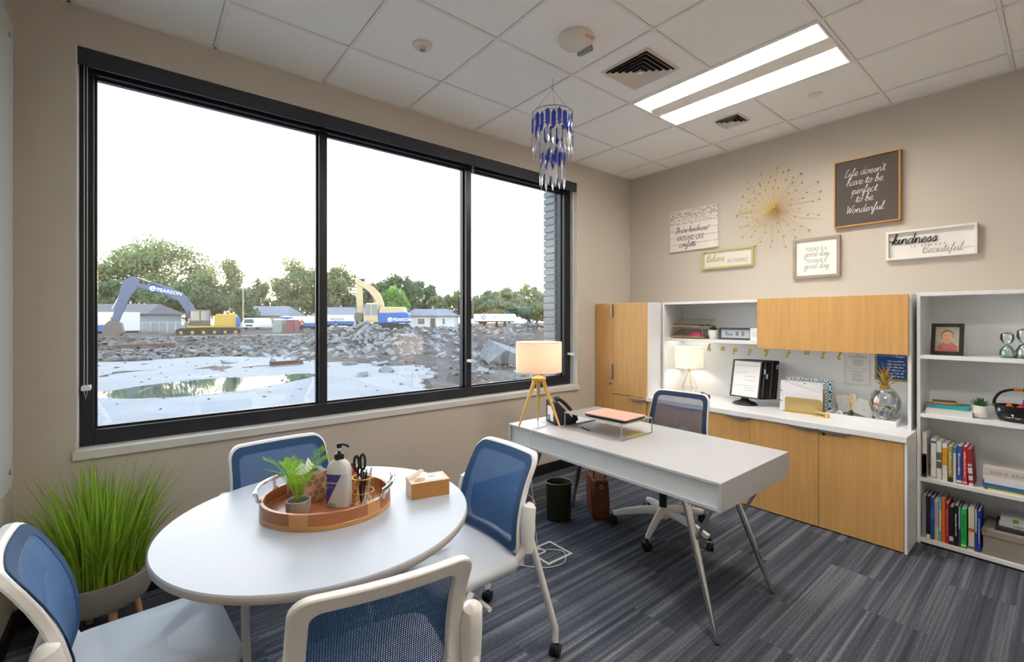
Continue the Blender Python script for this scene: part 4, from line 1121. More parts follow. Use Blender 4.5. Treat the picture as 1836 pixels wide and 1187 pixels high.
t = thing('sprinkler_cover', 'flat round white sprinkler cover plate on the ceiling', 'cover plate', (-.615, -2.030, CEIL + .006))
MB().lathe([(0, -.007), (.040, -.0065), (.0425, -.004), (.0425, -.003)], 32).build('plate', cw, t); MB().lathe([(.036, -.003), (.036, 0)], 24).build('collar', steel, t)
def diffuser(label, x, y, half, n):
    t = thing('ceiling_vent', label, 'vent', (x, y, CEIL + .0055), 0, 'square louvred ceiling vents')
    dk_ = pm('vent_shade', '#1b1a19', .9)
    MB().box(-half*.99, half*.99, -half*.99, half*.99, -.0012, .0).build('throat_shade', dk_, t)  # dark plate painted for the shade between the louvres; no opening behind it
    for d in ((-half*1.12, half*1.12, -half*1.12, -half), (-half*1.12, half*1.12, half, half*1.12), (-half*1.12, -half, -half, half), (half, half*1.12, -half, half)): MB().box(*d, -.006, 0).build('flange', cw, t)
    for k in range(n):
        a = half*(1 - k/n); wd = half/n*.62; z1 = -.020; z0 = -.004
        mb = MB()
        for (p, q) in (((-1, -1), (1, -1)), ((1, -1), (1, 1)), ((1, 1), (-1, 1)), ((-1, 1), (-1, -1))):
            b = a - wd
            mb.add([(p[0]*a, p[1]*a, z1), (q[0]*a, q[1]*a, z1), (q[0]*b, q[1]*b, z0), (p[0]*b, p[1]*b, z0)], [(0, 1, 2, 3)])
            mb.add([(p[0]*a*.985, p[1]*a*.985, z1+.001), (q[0]*a*.985, q[1]*a*.985, z1+.001), (q[0]*b*.985, q[1]*b*.985, z0+.001), (p[0]*b*.985, p[1]*b*.985, z0+.001)], [(3, 2, 1, 0)])
        mb.build('louvre', cw, t, smooth=False)
    MB().box(-half/n*.5, half/n*.5, -half/n*.5, half/n*.5, -.020, -.017).build('centre_plate', cw, t)
    MB().cyl((0, 0, -.018), (0, 0, -.001), .006).build('centre_stem', cw, t)
    return t
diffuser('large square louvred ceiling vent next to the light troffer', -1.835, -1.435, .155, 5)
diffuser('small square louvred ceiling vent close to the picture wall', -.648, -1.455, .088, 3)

# hanging crystal mobile
t = thing('hanging_mobile', 'hanging mobile of blue and clear crystal drops below the ceiling', 'mobile', (-2.200, -1.015, 0))
blue = pm('cobalt_glass', '#1c34a8', .12, spec=.7, coat=.5); clear = pm('clear_crystal', '#dfe0e6', .06, trans=.55, ior=1.45, spec=.8)
wire = pm('thin_silver_wire', '#8d8b8a', .35, metal=.8)
RZ, RR = 2.815, .133
MB().tube([(RR*math.cos(2*PI*i/40), RR*math.sin(2*PI*i/40), RZ) for i in range(40)], .0028, 6, closed=True).build('ring', wire, t)
MB().tube([(RR*.62*math.cos(2*PI*i/32), RR*.62*math.sin(2*PI*i/32), RZ) for i in range(32)], .002, 6, closed=True).build('inner_ring', wire, t)
cb = MB()
for k in range(4): a = PI*k/2 + .4; cb.cyl((RR*.62*math.cos(a), RR*.62*math.sin(a), RZ), (RR*math.cos(a), RR*math.sin(a), RZ), .0015, n=5)
cb.build('cross_wire', wire, t)
hk = MB()
for k in range(3): a = 2*PI*k/3 + .5; hk.cyl((RR*math.cos(a), RR*math.sin(a), RZ), (0, 0, RZ + .165), .0011, n=5)
hk.build('chain', wire, t)
MB().tube([(.010*math.cos(2*PI*i/16), 0, RZ + .178 + .013*math.sin(2*PI*i/16)) for i in range(16)], .0016, 6, closed=True).cyl((0, 0, RZ + .190), (0, 0, CEIL + .006), .0012, n=6).build('hook', wire, t)
_dm = {}
def drop(kind, x, y, z, a, sc=1.0):
    key = kind
    if key not in _dm:
        mb = MB()
        L_, wd = {'blue': (.125, .0155), 'clear': (.105, .016), 'blue2': (.115, .011), 'clear2': (.150, .011), 'bead': (.055, .0105)}[kind]
        mb.add([(0, 0, 0), (wd, 0, -L_*.16), (wd*.9, 0, -L_*.75), (0, 0, -L_), (-wd*.9, 0, -L_*.75), (-wd, 0, -L_*.16), (0, .0035, -L_*.5), (0, -.0035, -L_*.5)],
               [(0, 1, 7), (1, 2, 7), (2, 3, 7), (3, 4, 7), (4, 5, 7), (5, 0, 7), (1, 0, 6), (2, 1, 6), (3, 2, 6), (4, 3, 6), (5, 4, 6), (0, 5, 6)])
        o = mb.build('crystal_drop', blue if 'blue' in kind else clear, t, smooth=False); _dm[key] = o
    else:
        o = _dm[key].copy(); COL.objects.link(o)
    o.location = (x, y, z); o.rotation_euler = (0, 0, a); return o
for k in range(22):
    a = 2*PI*k/22; c, s = math.cos(a)*RR, math.sin(a)*RR; j = (k*7 % 5)*.006
    drop('blue', c, s, RZ - .006 - j, a + PI/2 + .3*math.sin(k*3))
    drop('clear', c, s, RZ - .122 - j, a + PI/2 + .4*math.sin(k*5))
    drop('bead', c, s, RZ - .222 - j, a + PI/2)
for k in range(11):
    a = 2*PI*k/11 + .2; c, s = math.cos(a)*RR*.62, math.sin(a)*RR*.62; j = (k*5 % 4)*.008
    drop('blue2', c, s, RZ - .215 - j, a + PI/2)
    drop('clear2', c, s, RZ - .325 - j, a + PI/2 + .2)
st = MB()
for k in range(11): a = 2*PI*k/11 + .2; c, s = math.cos(a)*RR*.62, math.sin(a)*RR*.62; st.cyl((c, s, RZ), (c, s, RZ - .22), .0005, n=4)
st.build('bead_string', wire, t)

# roller shades in the window head, each with its bead chain
fas = pm('dark_shade_fascia', '#2a2d36', .5)
for (x0, x1, cx_, lab_) in ((-4.53, -3.335, -4.508, 'dark roller shade fascia above the widest window pane'), (-3.333, -2.118, -2.128, 'dark roller shade fascia above the middle window pane'), (-2.116, -.885, -.905, 'dark roller shade fascia above the window pane beside the desk')):
    t = thing('roller_shade', lab_, 'roller shade', ((x0+x1)/2, .05, 2.760), 0, 'roller shades in the window head'); hw = (x1-x0)/2; l = L(t)
    MB().box(-hw, hw, -.045, -.037, 0, .088).box(-hw, hw, -.037, .046, .080, .088).build('fascia', fas, t, smooth=False)
    MB().cyl((-hw+.01, 0, .045), (hw-.01, 0, .045), .030, n=20).build('roller_tube', pm('shade_cloth', '#4a4c52', .8), t)
    dx = cx_ - t.location.x
    ch = MB().tube([(dx, -.02, .045), (dx, -.02, -1.66), (dx + .006, -.02, -1.70), (dx + .012, -.02, -1.66), (dx + .012, -.02, .045)], .0022, 6)
    ch.build('bead_chain', pm('pale_bead_chain', '#b9b9b6', .4, metal=.3), t)
    cl = MB().box(dx - .012, dx + .024, -.028, .048, -1.655, -1.632); cl.build('chain_tensioner', white_pl, t, bevel=.003)

# glass marker board on the west wall
t = thing('marker_board', 'tall frosted glass marker board on the wall beside the planter', 'marker board', (XW + .0005, -.965, .72))
MB().box(.012, .020, -.83, .83, 0, 2.08).build('glass_sheet', pm('pale_back_painted_glass', '#c9d6da', .12, spec=.8, coat=.6), t, bevel=.004, seg=3)
for y in (-.75, .75):
    for z in (.08, 2.0): MB().cyl((0, y, z), (.026, y, z), .012, n=16).build('standoff', steel, t)

# ---------------------------------------------------------------- hutch shelf
HZ = 1.2895
t = thing('letter_tray', 'two-tier gold wire letter tray on the hutch shelf', 'letter tray', (-.19, -.865, HZ))
gm = mesh_mat('rose_gold_mesh', '#a98a72', .004, .5)
for lk in list(gm.node_tree.links):
    if lk.from_node.type == 'SEPXYZ' and lk.from_socket.name == 'Z': gm.node_tree.links.new(lk.from_node.outputs['Y'], lk.to_socket)
for z in (.012, .118):
    MB().box(-.12, .12, -.16, .16, z, z + .0015).build('tier_floor', gm, t)
    MB().tube([(-.12, -.16, z), (.12, -.16, z), (.12, .16, z), (-.12, .16, z)], .0035, 6, closed=True).build('tier_rim', gold, t)
    u_ = MB().tube(crom([(-.12, .16, z), (.0, .165, z + .025), (.06, .165, z + .055), (.12, .15, z + .06), (.12, -.15, z + .06), (.06, -.165, z + .055), (0, -.165, z + .025), (-.12, -.16, z)], 4), .0025, 6); u_.build('guard_wire', gold, t)
for x, y in ((-.10, .155), (-.10, -.155), (.11, .155), (.11, -.155)): MB().cyl((x, y, 0), (x, y, .118), .003, n=8).build('post', gold, t)
o = MB().obox((0, 0, 0), (.20, .28, .012), (0, 0, R(2))).build('folder', pm('brown_folder', '#8a6f5c', .7)); o.location = (-.19, -.865, HZ + .0215); tag(o, 'brown folder lying in the lower tier of the gold letter tray', 'folder')
o = MB().obox((0, 0, 0), (.20, .27, .008), (0, 0, R(-2))).build('folder', pm('dark_folder', '#4c3f38', .7)); o.location = (-.19, -.865, HZ + .1255); tag(o, 'dark folder lying in the upper tier of the gold letter tray', 'folder')
t = thing('tape_dispenser', 'hot pink tape dispenser in the lower tier of the gold letter tray', 'tape dispenser', (-.265, -.945, HZ + .0282), R(80))
MB().prism(crom([(-.055, 0, 0), (.06, 0, 0), (.065, .016, 0), (.03, .022, 0), (-.01, .034, 0), (-.045, .026, 0)], 4, closed=True) and [(p.x, p.y) for p in crom([(-.055, 0, 0), (.06, 0, 0), (.065, .016, 0), (.03, .022, 0), (-.01, .034, 0), (-.045, .026, 0)], 4, closed=True)], -.012, .012, 'y').build('body', pm('hot_pink_plastic', '#c8205f', .35), t)
MB().obox((.062, 0, .018), (.006, .022, .008)).build('cutter', steel, t)
white_cer = pm('white_ceramic', '#e9e7e3', .35)
succ_g = pm('succulent_green', '#3e6b45', .5, var=.15, scale=12)
def succulent(label, loc, r, h, n=26, leaf=.055, straight=False):
    t = thing('potted_succulent', label, 'potted plant', loc)
    if straight: MB().lathe([(r*.94, .006), (r, .010), (r, h - .002), (r*.98, h), (r*.9, h), (r*.88, h - .008), (0, h - .008)], 32).lathe([(r*.5, 0), (r*.5, .008)], 16).build('pot', white_cer, t)
    else: MB().lathe([(r*.62, 0), (r*.72, .004), (r*.95, h*.55), (r, h*.9), (r*.98, h), (r*.9, h), (r*.88, h - .008), (0, h - .008)], 32).build('pot', white_cer, t)
    MB().lathe([(r*.87, h - .0078), (0, h - .005)], 16).build('soil', pm('potting_soil', '#3b2f27', .95), t)
    for k in range(n):
        f = k/n; a = k*2.39996; el = R(15 + 65*f); ll = leaf*(1 - .35*f); wd = ll*.16
        d = Vector((math.cos(a)*math.cos(el), math.sin(a)*math.cos(el), math.sin(el))); sd = Vector((-math.sin(a), math.cos(a), 0)); up = d.cross(sd)*-1
        b0 = Vector((math.cos(a), math.sin(a), 0))*r*.15*(1-f) + Vector((0, 0, h - .006 + .012*f)); m_ = b0 + d*ll*.45; tip = b0 + d*ll + Vector((0, 0, .006))
        MB().add([b0 - sd*wd*.5, b0 + sd*wd*.5, m_ + sd*wd, tip, m_ - sd*wd, m_ - up*wd*.55, b0 - up*wd*.3], [(0, 1, 2, 4), (4, 2, 3), (1, 0, 6), (1, 6, 5, 2), (6, 0, 4, 5), (2, 5, 3), (5, 4, 3)]).build('leaf', succ_g, t, smooth=False)
    return t
succulent('small succulent in a tapered white pot on the hutch shelf', (-.225, -1.090, HZ), .045, .082, 22, .062)
t = thing('word_block_sign', 'small dark wood framed sign with silver lettering on the hutch shelf', 'sign', (-.235, -1.297, HZ))
dw = pm('dark_walnut', '#4a3a34', .5, var=.1, scale=20)
for (a, b, c, e) in ((-.143, .143, 0, .016), (-.143, .143, .090, .106), (-.143, -.127, .016, .090), (.127, .143, .016, .090)): MB().box(-.016, .016, a, b, c, e).build('frame_bar', dw, t, bevel=.001)
MB().box(-.004, .014, -.127, .127, .016, .090).build('panel', pm('silver_board', '#b9c3cb', .5, var=.1, scale=80), t)
mb = dashes(MB(), (-.0046, 0, 0), RTV, UPV, -.085, .085, .036, 8, .035); mb.build('lettering', pm('slate_ink', '#6d7680', .5), t, smooth=False)
t = thing('white_cube', 'plain white wooden block standing beside the dark framed word sign', 'block', (-.245, -1.492, HZ))
MB().box(-.045, .045, -.047, .047, 0, .105).build('block', wf, t, bevel=.003); MB().box(-.0462, -.0455, -.03, .03, .03, .075).build('printed_face', pm('pale_print', '#dcdcdc', .6), t)

# letter garland
t = thing('letter_garland', 'gold letter garland spelling happy fall strung below the hutch shelf', 'garland', (-.30, -1.575, 1.10))
for ch, y, z in (('h', -1.085, 1.185), ('a', -1.212, 1.196), ('p', -1.322, 1.190), ('p', -1.450, 1.190), ('y', -1.578, 1.195), ('f', -1.752, 1.195), ('a', -1.872, 1.200), ('l', -1.985, 1.175), ('l', -2.090, 1.175)):
    mb = MB()
    for stroke in _S[ch].split('|')[0].split(';'):
        P = crom([(float(p.split(',')[0]), float(p.split(',')[1]), 0) for p in stroke.split()], 4)
        mb.tube([(0, -(p.x - .45 + .2*p.y)*.032 + (y + 1.575), p.y*.028 + (z - 1.10)) for p in P], .0048, 6)
    mb.build('letter', goldp, t)
MB().tube(crom([(0, .55, .125), (0, .2, .112), (0, -.2, .112), (0, -.55, .114), (0, -.905, .118)], 6), .0009, 5).build('string', paper, t)

# ---------------------------------------------------------------- worktop
WZ = .7365
t = thing('wire_lamp', 'lit lamp with white drum shade and gold wire base on the worktop', 'lamp', (-.205, -.838, WZ))
sh2 = shade_mat('white_lamp_shade', '#f4f2ec', 0); N = 40; vs = []
rs2, zb, zt = .130, 1.003 - WZ, 1.205 - WZ
for (r, z) in ((rs2, zb), (rs2, zt), (rs2 - .002, zt), (rs2 - .002, zb)): vs += [(r*math.cos(2*PI*i/N), r*math.sin(2*PI*i/N), z) for i in range(N)]
MB().add(vs, [(k*N + i, k*N + (i+1) % N, ((k+1) % 4)*N + (i+1) % N, ((k+1) % 4)*N + i) for k in range(4) for i in range(N)]).build('lamp_shade', sh2, t)
MB().sphere((0, 0, .36), .030, 14, 8).build('bulb', pm('white_bulb', '#ffffff', .5, emit=(1.0, .93, .82), estr=66), t)
MB().cyl((0, 0, .245), (0, 0, .34), .010, n=12).build('socket', gold, t)
for k in range(5):
    a = 2*PI*k/5 + .3; a2 = a + PI/5; c, s = math.cos(a), math.sin(a)
    MB().tube([(0, 0, .245), (c*.075, s*.075, .075), (c*.045, s*.045, .003)], .0022, 6).build('base_wire', gold, t)
MB().tube([(.075*math.cos(2*PI*k/5 + .3), .075*math.sin(2*PI*k/5 + .3), .075) for k in range(5)], .002, 6, closed=True).tube([(.045*math.cos(2*PI*k/5 + .3), .045*math.sin(2*PI*k/5 + .3), .003) for k in range(5)], .0022, 6, closed=True).build('base_ring', gold, t)

def stapler(name, label, loc, rz, mat, ln=.12):
    t = thing(name, label, 'stapler', loc, rz)
    MB().box(-ln/2, ln/2, -.017, .017, 0, .010).build('base', mat, t, bevel=.004)
    MB().obox((0, 0, .032), (ln, .026, .014), (0, R(-7), 0)).build('arm', mat, t, bevel=.005)
    MB().obox((ln*.01, 0, .022), (ln*.9, .018, .006), (0, R(-6), 0)).build('magazine', steel, t); MB().box(-ln/2, -ln/2 + .02, -.012, .012, .008, .034).build('hinge', mat, t)
stapler('stapler', 'small dark stapler on the worktop next to the gold wire lamp', (-.21, -1.005, WZ), R(60), pm('dark_bronze', '#3d3531', .35, metal=.4))

# flip document holder
t = thing('document_holder', 'black rotary desk document holder with white page and fanned panels', 'document holder', (-.250, -1.385, WZ))
MB().lathe([(.100, 0), (.102, .006), (.085, .022), (.045, .034), (.03, .045), (.028, .08), (0, .082)], 36, sx=.85).build('base', phm, t)
rg = random.Random(2)
for k in range(8):
    p = bpy.data.objects.new('flip_panel', None); COL.objects.link(p); p.parent = t; p.location = (-.035 + .014*k, .115 - .0125*k, .062)
    p.rotation_euler = (0, R(11), R(-6 + 1.2*k))
    cm = black_pl if k else phm
    mb = MB()
    Wp, Hp = .255, .325
    mb.box(-.004, .003, -Wp, 0, 0, .012).box(-.004, .003, -Wp, 0, Hp-.012, Hp).box(-.004, .003, -.016, 0, .012, Hp-.012).box(-.004, .003, -Wp, -Wp+.010, .012, Hp-.012)
    mb.build('panel_frame', cm, p, smooth=False)
    MB().box(-.002, .001, -Wp+.010, -.016, .012, Hp-.012).build('page', paper if k == 0 else pm(('dark_sleeve', 'maroon_sleeve', 'cream_sleeve')[k % 3], ('#2e2f36', '#5d2a2a', '#9a8a7c')[k % 3], .4), p)
    if k == 0:
        ln = MB()
        for (a, b, z, hh) in ((-.235, -.03, .275, .003), (-.14, -.04, .215, .002), (-.215, -.12, .185, .0025), (-.215, -.12, .150, .0025), (-.22, -.03, .105, .002), (-.215, -.12, .085, .0025), (-.215, -.12, .065, .0025)): ln.box(-.0026, -.0022, a, b, z, z + hh)
        ln.build('print_lines', pm('pale_blue_print', '#7f93b5', .6), p, smooth=False)
    if k in (1, 2, 6): MB().box(-.001, .0005, -Wp-.016, -Wp+.004, Hp-.07-.04*(k % 3), Hp-.03-.04*(k % 3)).build('index_tab', pm('pale_blue_tab', '#8fb4dc', .3), p)

# gold sorter holding papers and a patterned folder
t = thing('file_sorter', 'gold mesh file sorter on the worktop below the garland', 'file sorter', (-.235, -1.845, WZ), R(6))
gm2 = pm('gold_mesh_panel', '#c9b478', .35, metal=.6)
MB().box(-.075, .075, -.13, .13, 0, .004).build('tray_base', gold, t)
for k, (x, h_) in enumerate(((-.072, .115), (-.02, .14), (.03, .16), (.073, .17))):
    O = rrect(.25, h_, .02, 4, 0, h_/2 + .004); MB().prism(O, x - .001, x + .001, 'x').build('divider', gm2, t)
sw = MB()
for k in range(13): sw.tube([(-.074, -.12 + .02*k, .004), (-.080, -.11 + .02*k, .016), (-.074, -.10 + .02*k, .004)], .0016, 5)
sw.build('scroll_edge', gold, t)
def sheet(name, label, cat, x, y0, y1, h_, mat, lean, z0=.005, dog=False):
    o = thing(name, label, cat, (-.235 + x, -1.845 + .1*x, WZ + z0), R(6)); o.rotation_euler = (0, R(lean), R(6))
    P = [(y0, 0), (y1, 0), (y1, h_), (y0, h_)] if not dog else [(y0, 0), (y1, 0), (y1, h_*.98), (y0, h_*.62)]
    MB().prism(P, -.0015, .0015, 'x').build('sheet', mat, o); return o
o = sheet('paper_pad', 'curled white papers in the front of the gold file sorter', 'papers', -.062, -.125, .165, .245, pm('white_sheet', '#dedbe0', .8), 8, dog=True)
mb = MB()
for z in (.075, .155): mb.tube(crom([(-.002, .150, z), (-.012, .157, z + .004), (-.012, .166, z + .006), (0, .170, z + .004)], 4), .0025, 6)
mb.build('binder_ring', black_pl, o)
o = sheet('paper_pad', 'white paper stack with a black dot behind the curled papers', 'papers', -.040, -.120, .160, .240, paper, 6); MB().obox((-.002, .0, .225), (.001, .010, .006)).build('ink_dot', inkm, o)
def tile_mat():
    m = bpy.data.materials.new('teal_medallion_print'); m.use_nodes = True; t_ = m.node_tree; b = t_.nodes['Principled BSDF']
    tc = nn(t_, 'ShaderNodeTexCoord'); vo = nn(t_, 'ShaderNodeTexVoronoi'); vo.inputs['Scale'].default_value = 16; vo.inputs['Randomness'].default_value = .15
    rp = nn(t_, 'ShaderNodeValToRGB'); t_.links.new(tc.outputs['Object'], vo.inputs[0]); t_.links.new(vo.outputs[0], rp.inputs[0]); rp.color_ramp.interpolation = 'CONSTANT'
    e = rp.color_ramp.elements; e[0].color = (*lin('#d98a3a'), 1); e[1].position = .12; e[1].color = (*lin('#dfe8ea'), 1)
    for p, c in ((.30, '#1f5f9a'), (.40, '#e6eef0'), (.52, '#17788a'), (.66, '#124b66')): q = e.new(p); q.color = (*lin(c), 1)
    t_.links.new(rp.outputs[0], b.inputs['Base Color']); setin(b, 'Roughness', .5); return m
o = sheet('pattern_folder', 'teal medallion patterned folder at the back of the gold file sorter', 'folder', .045, -.165, .150, .258, tile_mat(), 6)
stapler('stapler', 'gold stapler on the worktop between the file sorter and white tray', (-.335, -1.992, WZ), R(75), gold, .10)

# white tray with desk accessories
t = thing('accessory_tray', 'white rectangular tray with cut-out handles on the worktop', 'tray', (-.195, -2.215, WZ), R(2))
tw, td, th = .205, .148, .040
MB().box(-td, td, -tw, tw, 0, .006).build('tray_floor', white_lam, t)
for d in ((-td, -td+.008, -tw, tw), (td-.008, td, -tw, tw)): MB().box(*d, .006, th).build('long_side', white_lam, t, bevel=.001)
for sg in (-1, 1):
    a, b = (-tw, -tw+.008) if sg < 0 else (tw-.008, tw)
    MB().box(-td+.008, -.04, a, b, .006, th).box(.04, td-.008, a, b, .006, th).box(-.04, .04, a, b, .006, .018).box(-.04, .04, a, b, .030, th).build('handle_side', white_lam, t, smooth=False)
TY = WZ + .0065
t = thing('pineapple_holder', 'gold-crowned wire pineapple photo holder on the white tray', 'photo holder', (-.190, -2.335, TY))
lw = pm('pale_gold_wire', '#cfc9a8', .3, metal=.7)
def pr(z): return .094*math.sin(PI*min(1, max(0, (z + .012)/.275)))**.62
for k in range(10):
    for sg in (-1, 1):
        P = []
        for i in range(13):
            z = .002 + .238*i/12; a = 2*PI*k/10 + sg*1.5*i/12; P.append((pr(z)*math.cos(a), pr(z)*math.sin(a), z))
        if sg > 0 or k % 2: MB().tube(P, .0012, 5).build('wire_rib', lw, t)
MB().lathe([(.028, .0), (.03, .002), (.028, .004)], 24).build('foot_ring', lw, t)
MB().lathe([(pr(z), z) for z in [.004 + .018*i for i in range(13)]], 36).build('glass_globe', (lambda m: m)(winglass), t)
MB().lathe([(.03, .232), (.032, .24), (.026, .252), (.02, .258)], 20).build('crown_collar', goldp, t)
rnd = random.Random(4)
for k in range(17):
    f = k/17; a = k*2.39996; el = R(30 + 52*f); ll = .09 + .055*f; wd = .011
    d = Vector((math.cos(a)*math.cos(el), math.sin(a)*math.cos(el), math.sin(el))); sd = Vector((-math.sin(a), math.cos(a), 0)); up = sd.cross(d)
    b0 = Vector((math.cos(a), math.sin(a), 0))*.013*(1-f) + Vector((0, 0, .248 + .045*f)); m_ = b0 + d*ll*.5 - up*.004; tip = b0 + d*ll + up*.012
    MB().add([b0 - sd*wd*.6, b0 + sd*wd*.6, m_ + sd*wd, tip, m_ - sd*wd, m_ + up*.005, b0 + up*.004], [(0, 6, 5, 4), (6, 1, 2, 5), (5, 2, 3), (4, 5, 3), (1, 0, 4, 2), (2, 4, 3)]).build('crown_leaf', goldp, t, smooth=False)
skin = pm('photo_skin', '#c98f74', .6); hair = pm('photo_hair', '#4a3428', .6)
def disc(mb, x, y, z, rx, rz_, n=18): return mb.add([(x, y + rx*math.cos(2*PI*i/n), z + rz_*math.sin(2*PI*i/n)) for i in range(n)], [tuple(range(n))])
def photo(label, dx, dy, z, rz, bgc, shirt, tilt=0, w_=.05, h_=.065):
    o = thing('photo_print', label, 'photo', (-.190 + dx, -2.335 + dy, TY + z), rz); o.rotation_euler = (tilt, 0, rz)
    MB().box(0, .0008, -w_/2, w_/2, 0, h_).build('print', bgc, o)
    MB().add([(-.0003, .017, .002), (-.0003, -.017, .002), (-.0003, -.014, h_*.42), (-.0003, .014, h_*.42)], [(0, 1, 2, 3)]).build('printed_shirt', shirt, o)
    disc(MB(), -.0005, 0, h_*.68, .0115, .014).build('printed_hair', hair, o); disc(MB(), -.0008, 0, h_*.60, .0095, .0115).build('printed_face', skin, o)
photo('photo of a person in a lilac shirt at the top of the pineapple holder', .02, -.050, .125, R(30), pm('photo_bg_a', '#9aa3a0', .6), pm('lilac', '#8d8fd0', .6))
photo('photo of a person in a bright blue shirt low in the pineapple holder', -.055, .018, .045, R(-10), pm('photo_bg_b', '#d9cfc4', .6), pm('bright_blue', '#1f66b4', .6), R(25), .056, .075)
photo('photo with dark foliage at the back of the pineapple holder', -.030, -.030, .030, R(15), pm('photo_bg_c', '#4d4434', .6), pm('dark_shirt', '#2d2a26', .6), 0, .06, .085)
photo('coral pink photo leaning in the pineapple holder', .0, .058, .075, R(-35), pm('photo_bg_d', '#e0a48c', .6), pm('coral', '#e8b79d', .6), R(10), .05, .09)
t = thing('scissors', 'gold scissors standing upright on the white tray', 'scissors', (-.255, -2.150, TY), R(-35))
for sg in (-1, 1):
    MB().tube([(0, sg*.016 + .013*math.cos(2*PI*i/18), .140 + .02*math.sin(2*PI*i/18) + (.01 if sg > 0 else 0)) for i in range(18)], .003, 6, closed=True).build('handle_loop', gold, t)
    MB().tube([(0, sg*.010, .122), (0, sg*.002, .085), (0, -sg*.004, .02)], [.004, .005, .002], 6).build('blade', gold, t)
MB().lathe([(.022, 0), (.024, .004), (.018, .02), (.012, .03), (.011, .06)], 18).build('stand', pm('dark_stand', '#4a3a24', .4, metal=.4), t)
def card(label, dx, y, z, w_, h_, tilt):
    o = thing('note_card', label, 'card', (-.12 + dx, y, TY + z + .010), 0, 'white note cards on the tray'); o.rotation_euler = (R(tilt), R(8), 0)
    MB().box(0, .001, -w_/2, w_/2, 0, h_).build('card', paper, o); MB().box(-.0004, -.0001, -.004, .004, h_*.35, h_*.35 + .006).build('print', greyink, o)
card('white note card tilted in front of the certificate', .0, -2.105, .012, .13, .13, -14); card('white note card leaning behind the gold scissors', -.01, -2.185, .0, .12, .115, 18)
t = thing('card_clip', 'gold tape dispenser with clear roll on the white tray', 'tape dispenser', (-.285, -2.078, TY), R(80))
MB().box(-.04, .045, -.014, .014, 0, .008).build('base', gold, t, bevel=.003)
MB().tube([(-.01 + .016*math.cos(2*PI*i/20), 0, .028 + .016*math.sin(2*PI*i/20)) for i in range(20)], .006, 6, closed=True).build('roll', pm('clear_tape', '#dfe8ee', .2), t); MB().box(.036, .045, -.012, .012, .008, .026).build('cutter', gold, t)

# papers pinned to the hutch back
t = thing('certificate', 'white printed sheet with a ruled border taped inside the hutch', 'paper', (-.0172, -2.132, .948))
MB().box(-.0012, 0, -.093, .093, 0, .285).build('sheet', paper, t)
mb = MB()
for (a, b, c, e) in ((-.08, .08, .018, .020), (-.08, .08, .262, .264), (-.08, -.0785, .02, .262), (.0785, .08, .02, .262), (-.08, .08, .142, .1435)): mb.box(-.0016, -.0012, a, b, c, e)
for z, w_ in ((.238, .05), (.228, .06), (.205, .03), (.192, .036), (.180, .032), (.165, .03), (.118, .045), (.100, .026), (.088, .036), (.075, .034), (.060, .034), (.048, .038)): mb.box(-.0016, -.0012, -w_, w_, z, z + .003)
disc(mb, -.0016, 0, .254, .006, .006, 10); mb.build('print', greyink, t, smooth=False)
t = thing('poster', 'royal blue poster with gold border and white lines taped inside the hutch', 'poster', (-.0172, -2.338, .935))
MB().box(-.0012, 0, -.100, .100, 0, .295).build('sheet', paper, t); MB().box(-.0015, -.0012, -.100, .100, .080, .295).build('gold_border', pm('mustard_print', '#b39a4e', .6), t)
MB().box(-.0018, -.0015, -.086, .086, .096, .288).build('blue_field', pm('royal_blue_print', '#1c4f9c', .5), t)
mb = MB(); put_text(mb, 'r Eagle', (-.0021, 0, 0), RTV, UPV, .024, .040, .255)
for k in range(6): dashes(mb, (-.0021, 0, 0), RTV, UPV, -.03 + .004*(k % 3), .076 - .006*(k % 2), .011, 30 + k, .112 + .022*k)
mb.build('print', paper, t, smooth=False)

# ---------------------------------------------------------------- bookcase
S1, S2, S3, S4 = 1.2365, .8545, .4345, .0365
t = thing('framed_portrait', 'black framed portrait of a person in a checked shirt on the bookcase', 'framed photo', (-.225, -2.662, S1 + .0018), R(-4)); t.rotation_euler = (0, R(8), R(-4))
fb_ = pm('dark_frame', '#241d19', .4)
W2, H2 = .079, .205
for (a, b, c, e) in ((-W2, W2, 0, .022), (-W2, W2, H2-.020, H2), (-W2, -W2+.021, .022, H2-.02), (W2-.021, W2, .022, H2-.02)): MB().box(-.012, .004, a, b, c, e).build('frame_bar', fb_, t, bevel=.001)
pr_ = MB().box(-.004, .002, -W2+.021, W2-.021, .022, H2-.02).build('picture', pm('photo_garden', '#a8a796', .6, var=.25, scale=60), t)
shirtm = pm('checked_pink_shirt', '#a8605c', .7, var=.35, scale=90)
P = [(.050, .024), (-.050, .024), (-.052, .055), (-.032, .075), (-.012, .082), (.014, .082), (.036, .074), (.052, .05)]
MB().add([(-.0046, p[0], p[1]) for p in P], [tuple(range(len(P)))]).build('printed_shirt', shirtm, pr_)
MB().add([(-.0049, y, z) for y, z in ((.012, .072), (-.010, .072), (-.013, .10), (.013, .10))], [(0, 1, 2, 3)]).build('printed_neck', skin, pr_)
disc(MB(), -.0050, .0, .128, .031, .038, 24).build('printed_hair', pm('light_brown_hair', '#8a6a4a', .6), pr_)
disc(MB(), -.0053, -.001, .120, .026, .032, 24).build('printed_face', pm('portrait_skin', '#d0a184', .6), pr_)
ft_ = MB()
for y in (-.011, .010): disc(ft_, -.0056, y, .126, .0042, .0026, 10)
ft_.ribbon([(-.011, .104), (-.004, .099), (.006, .099), (.011, .104)], .003, (-.0056, 0, 0), RTV, UPV); ft_.ribbon([(.0, .120), (.002, .113), (-.001, .111)], .0022, (-.0056, 0, 0), RTV, UPV)
ft_.build('printed_features', pm('feature_print', '#6e4436', .6), pr_, smooth=False)
MB().obox((.040, 0, .090), (.004, .05, .15), (0, R(-24), 0)).build('easel_back', fb_, t)
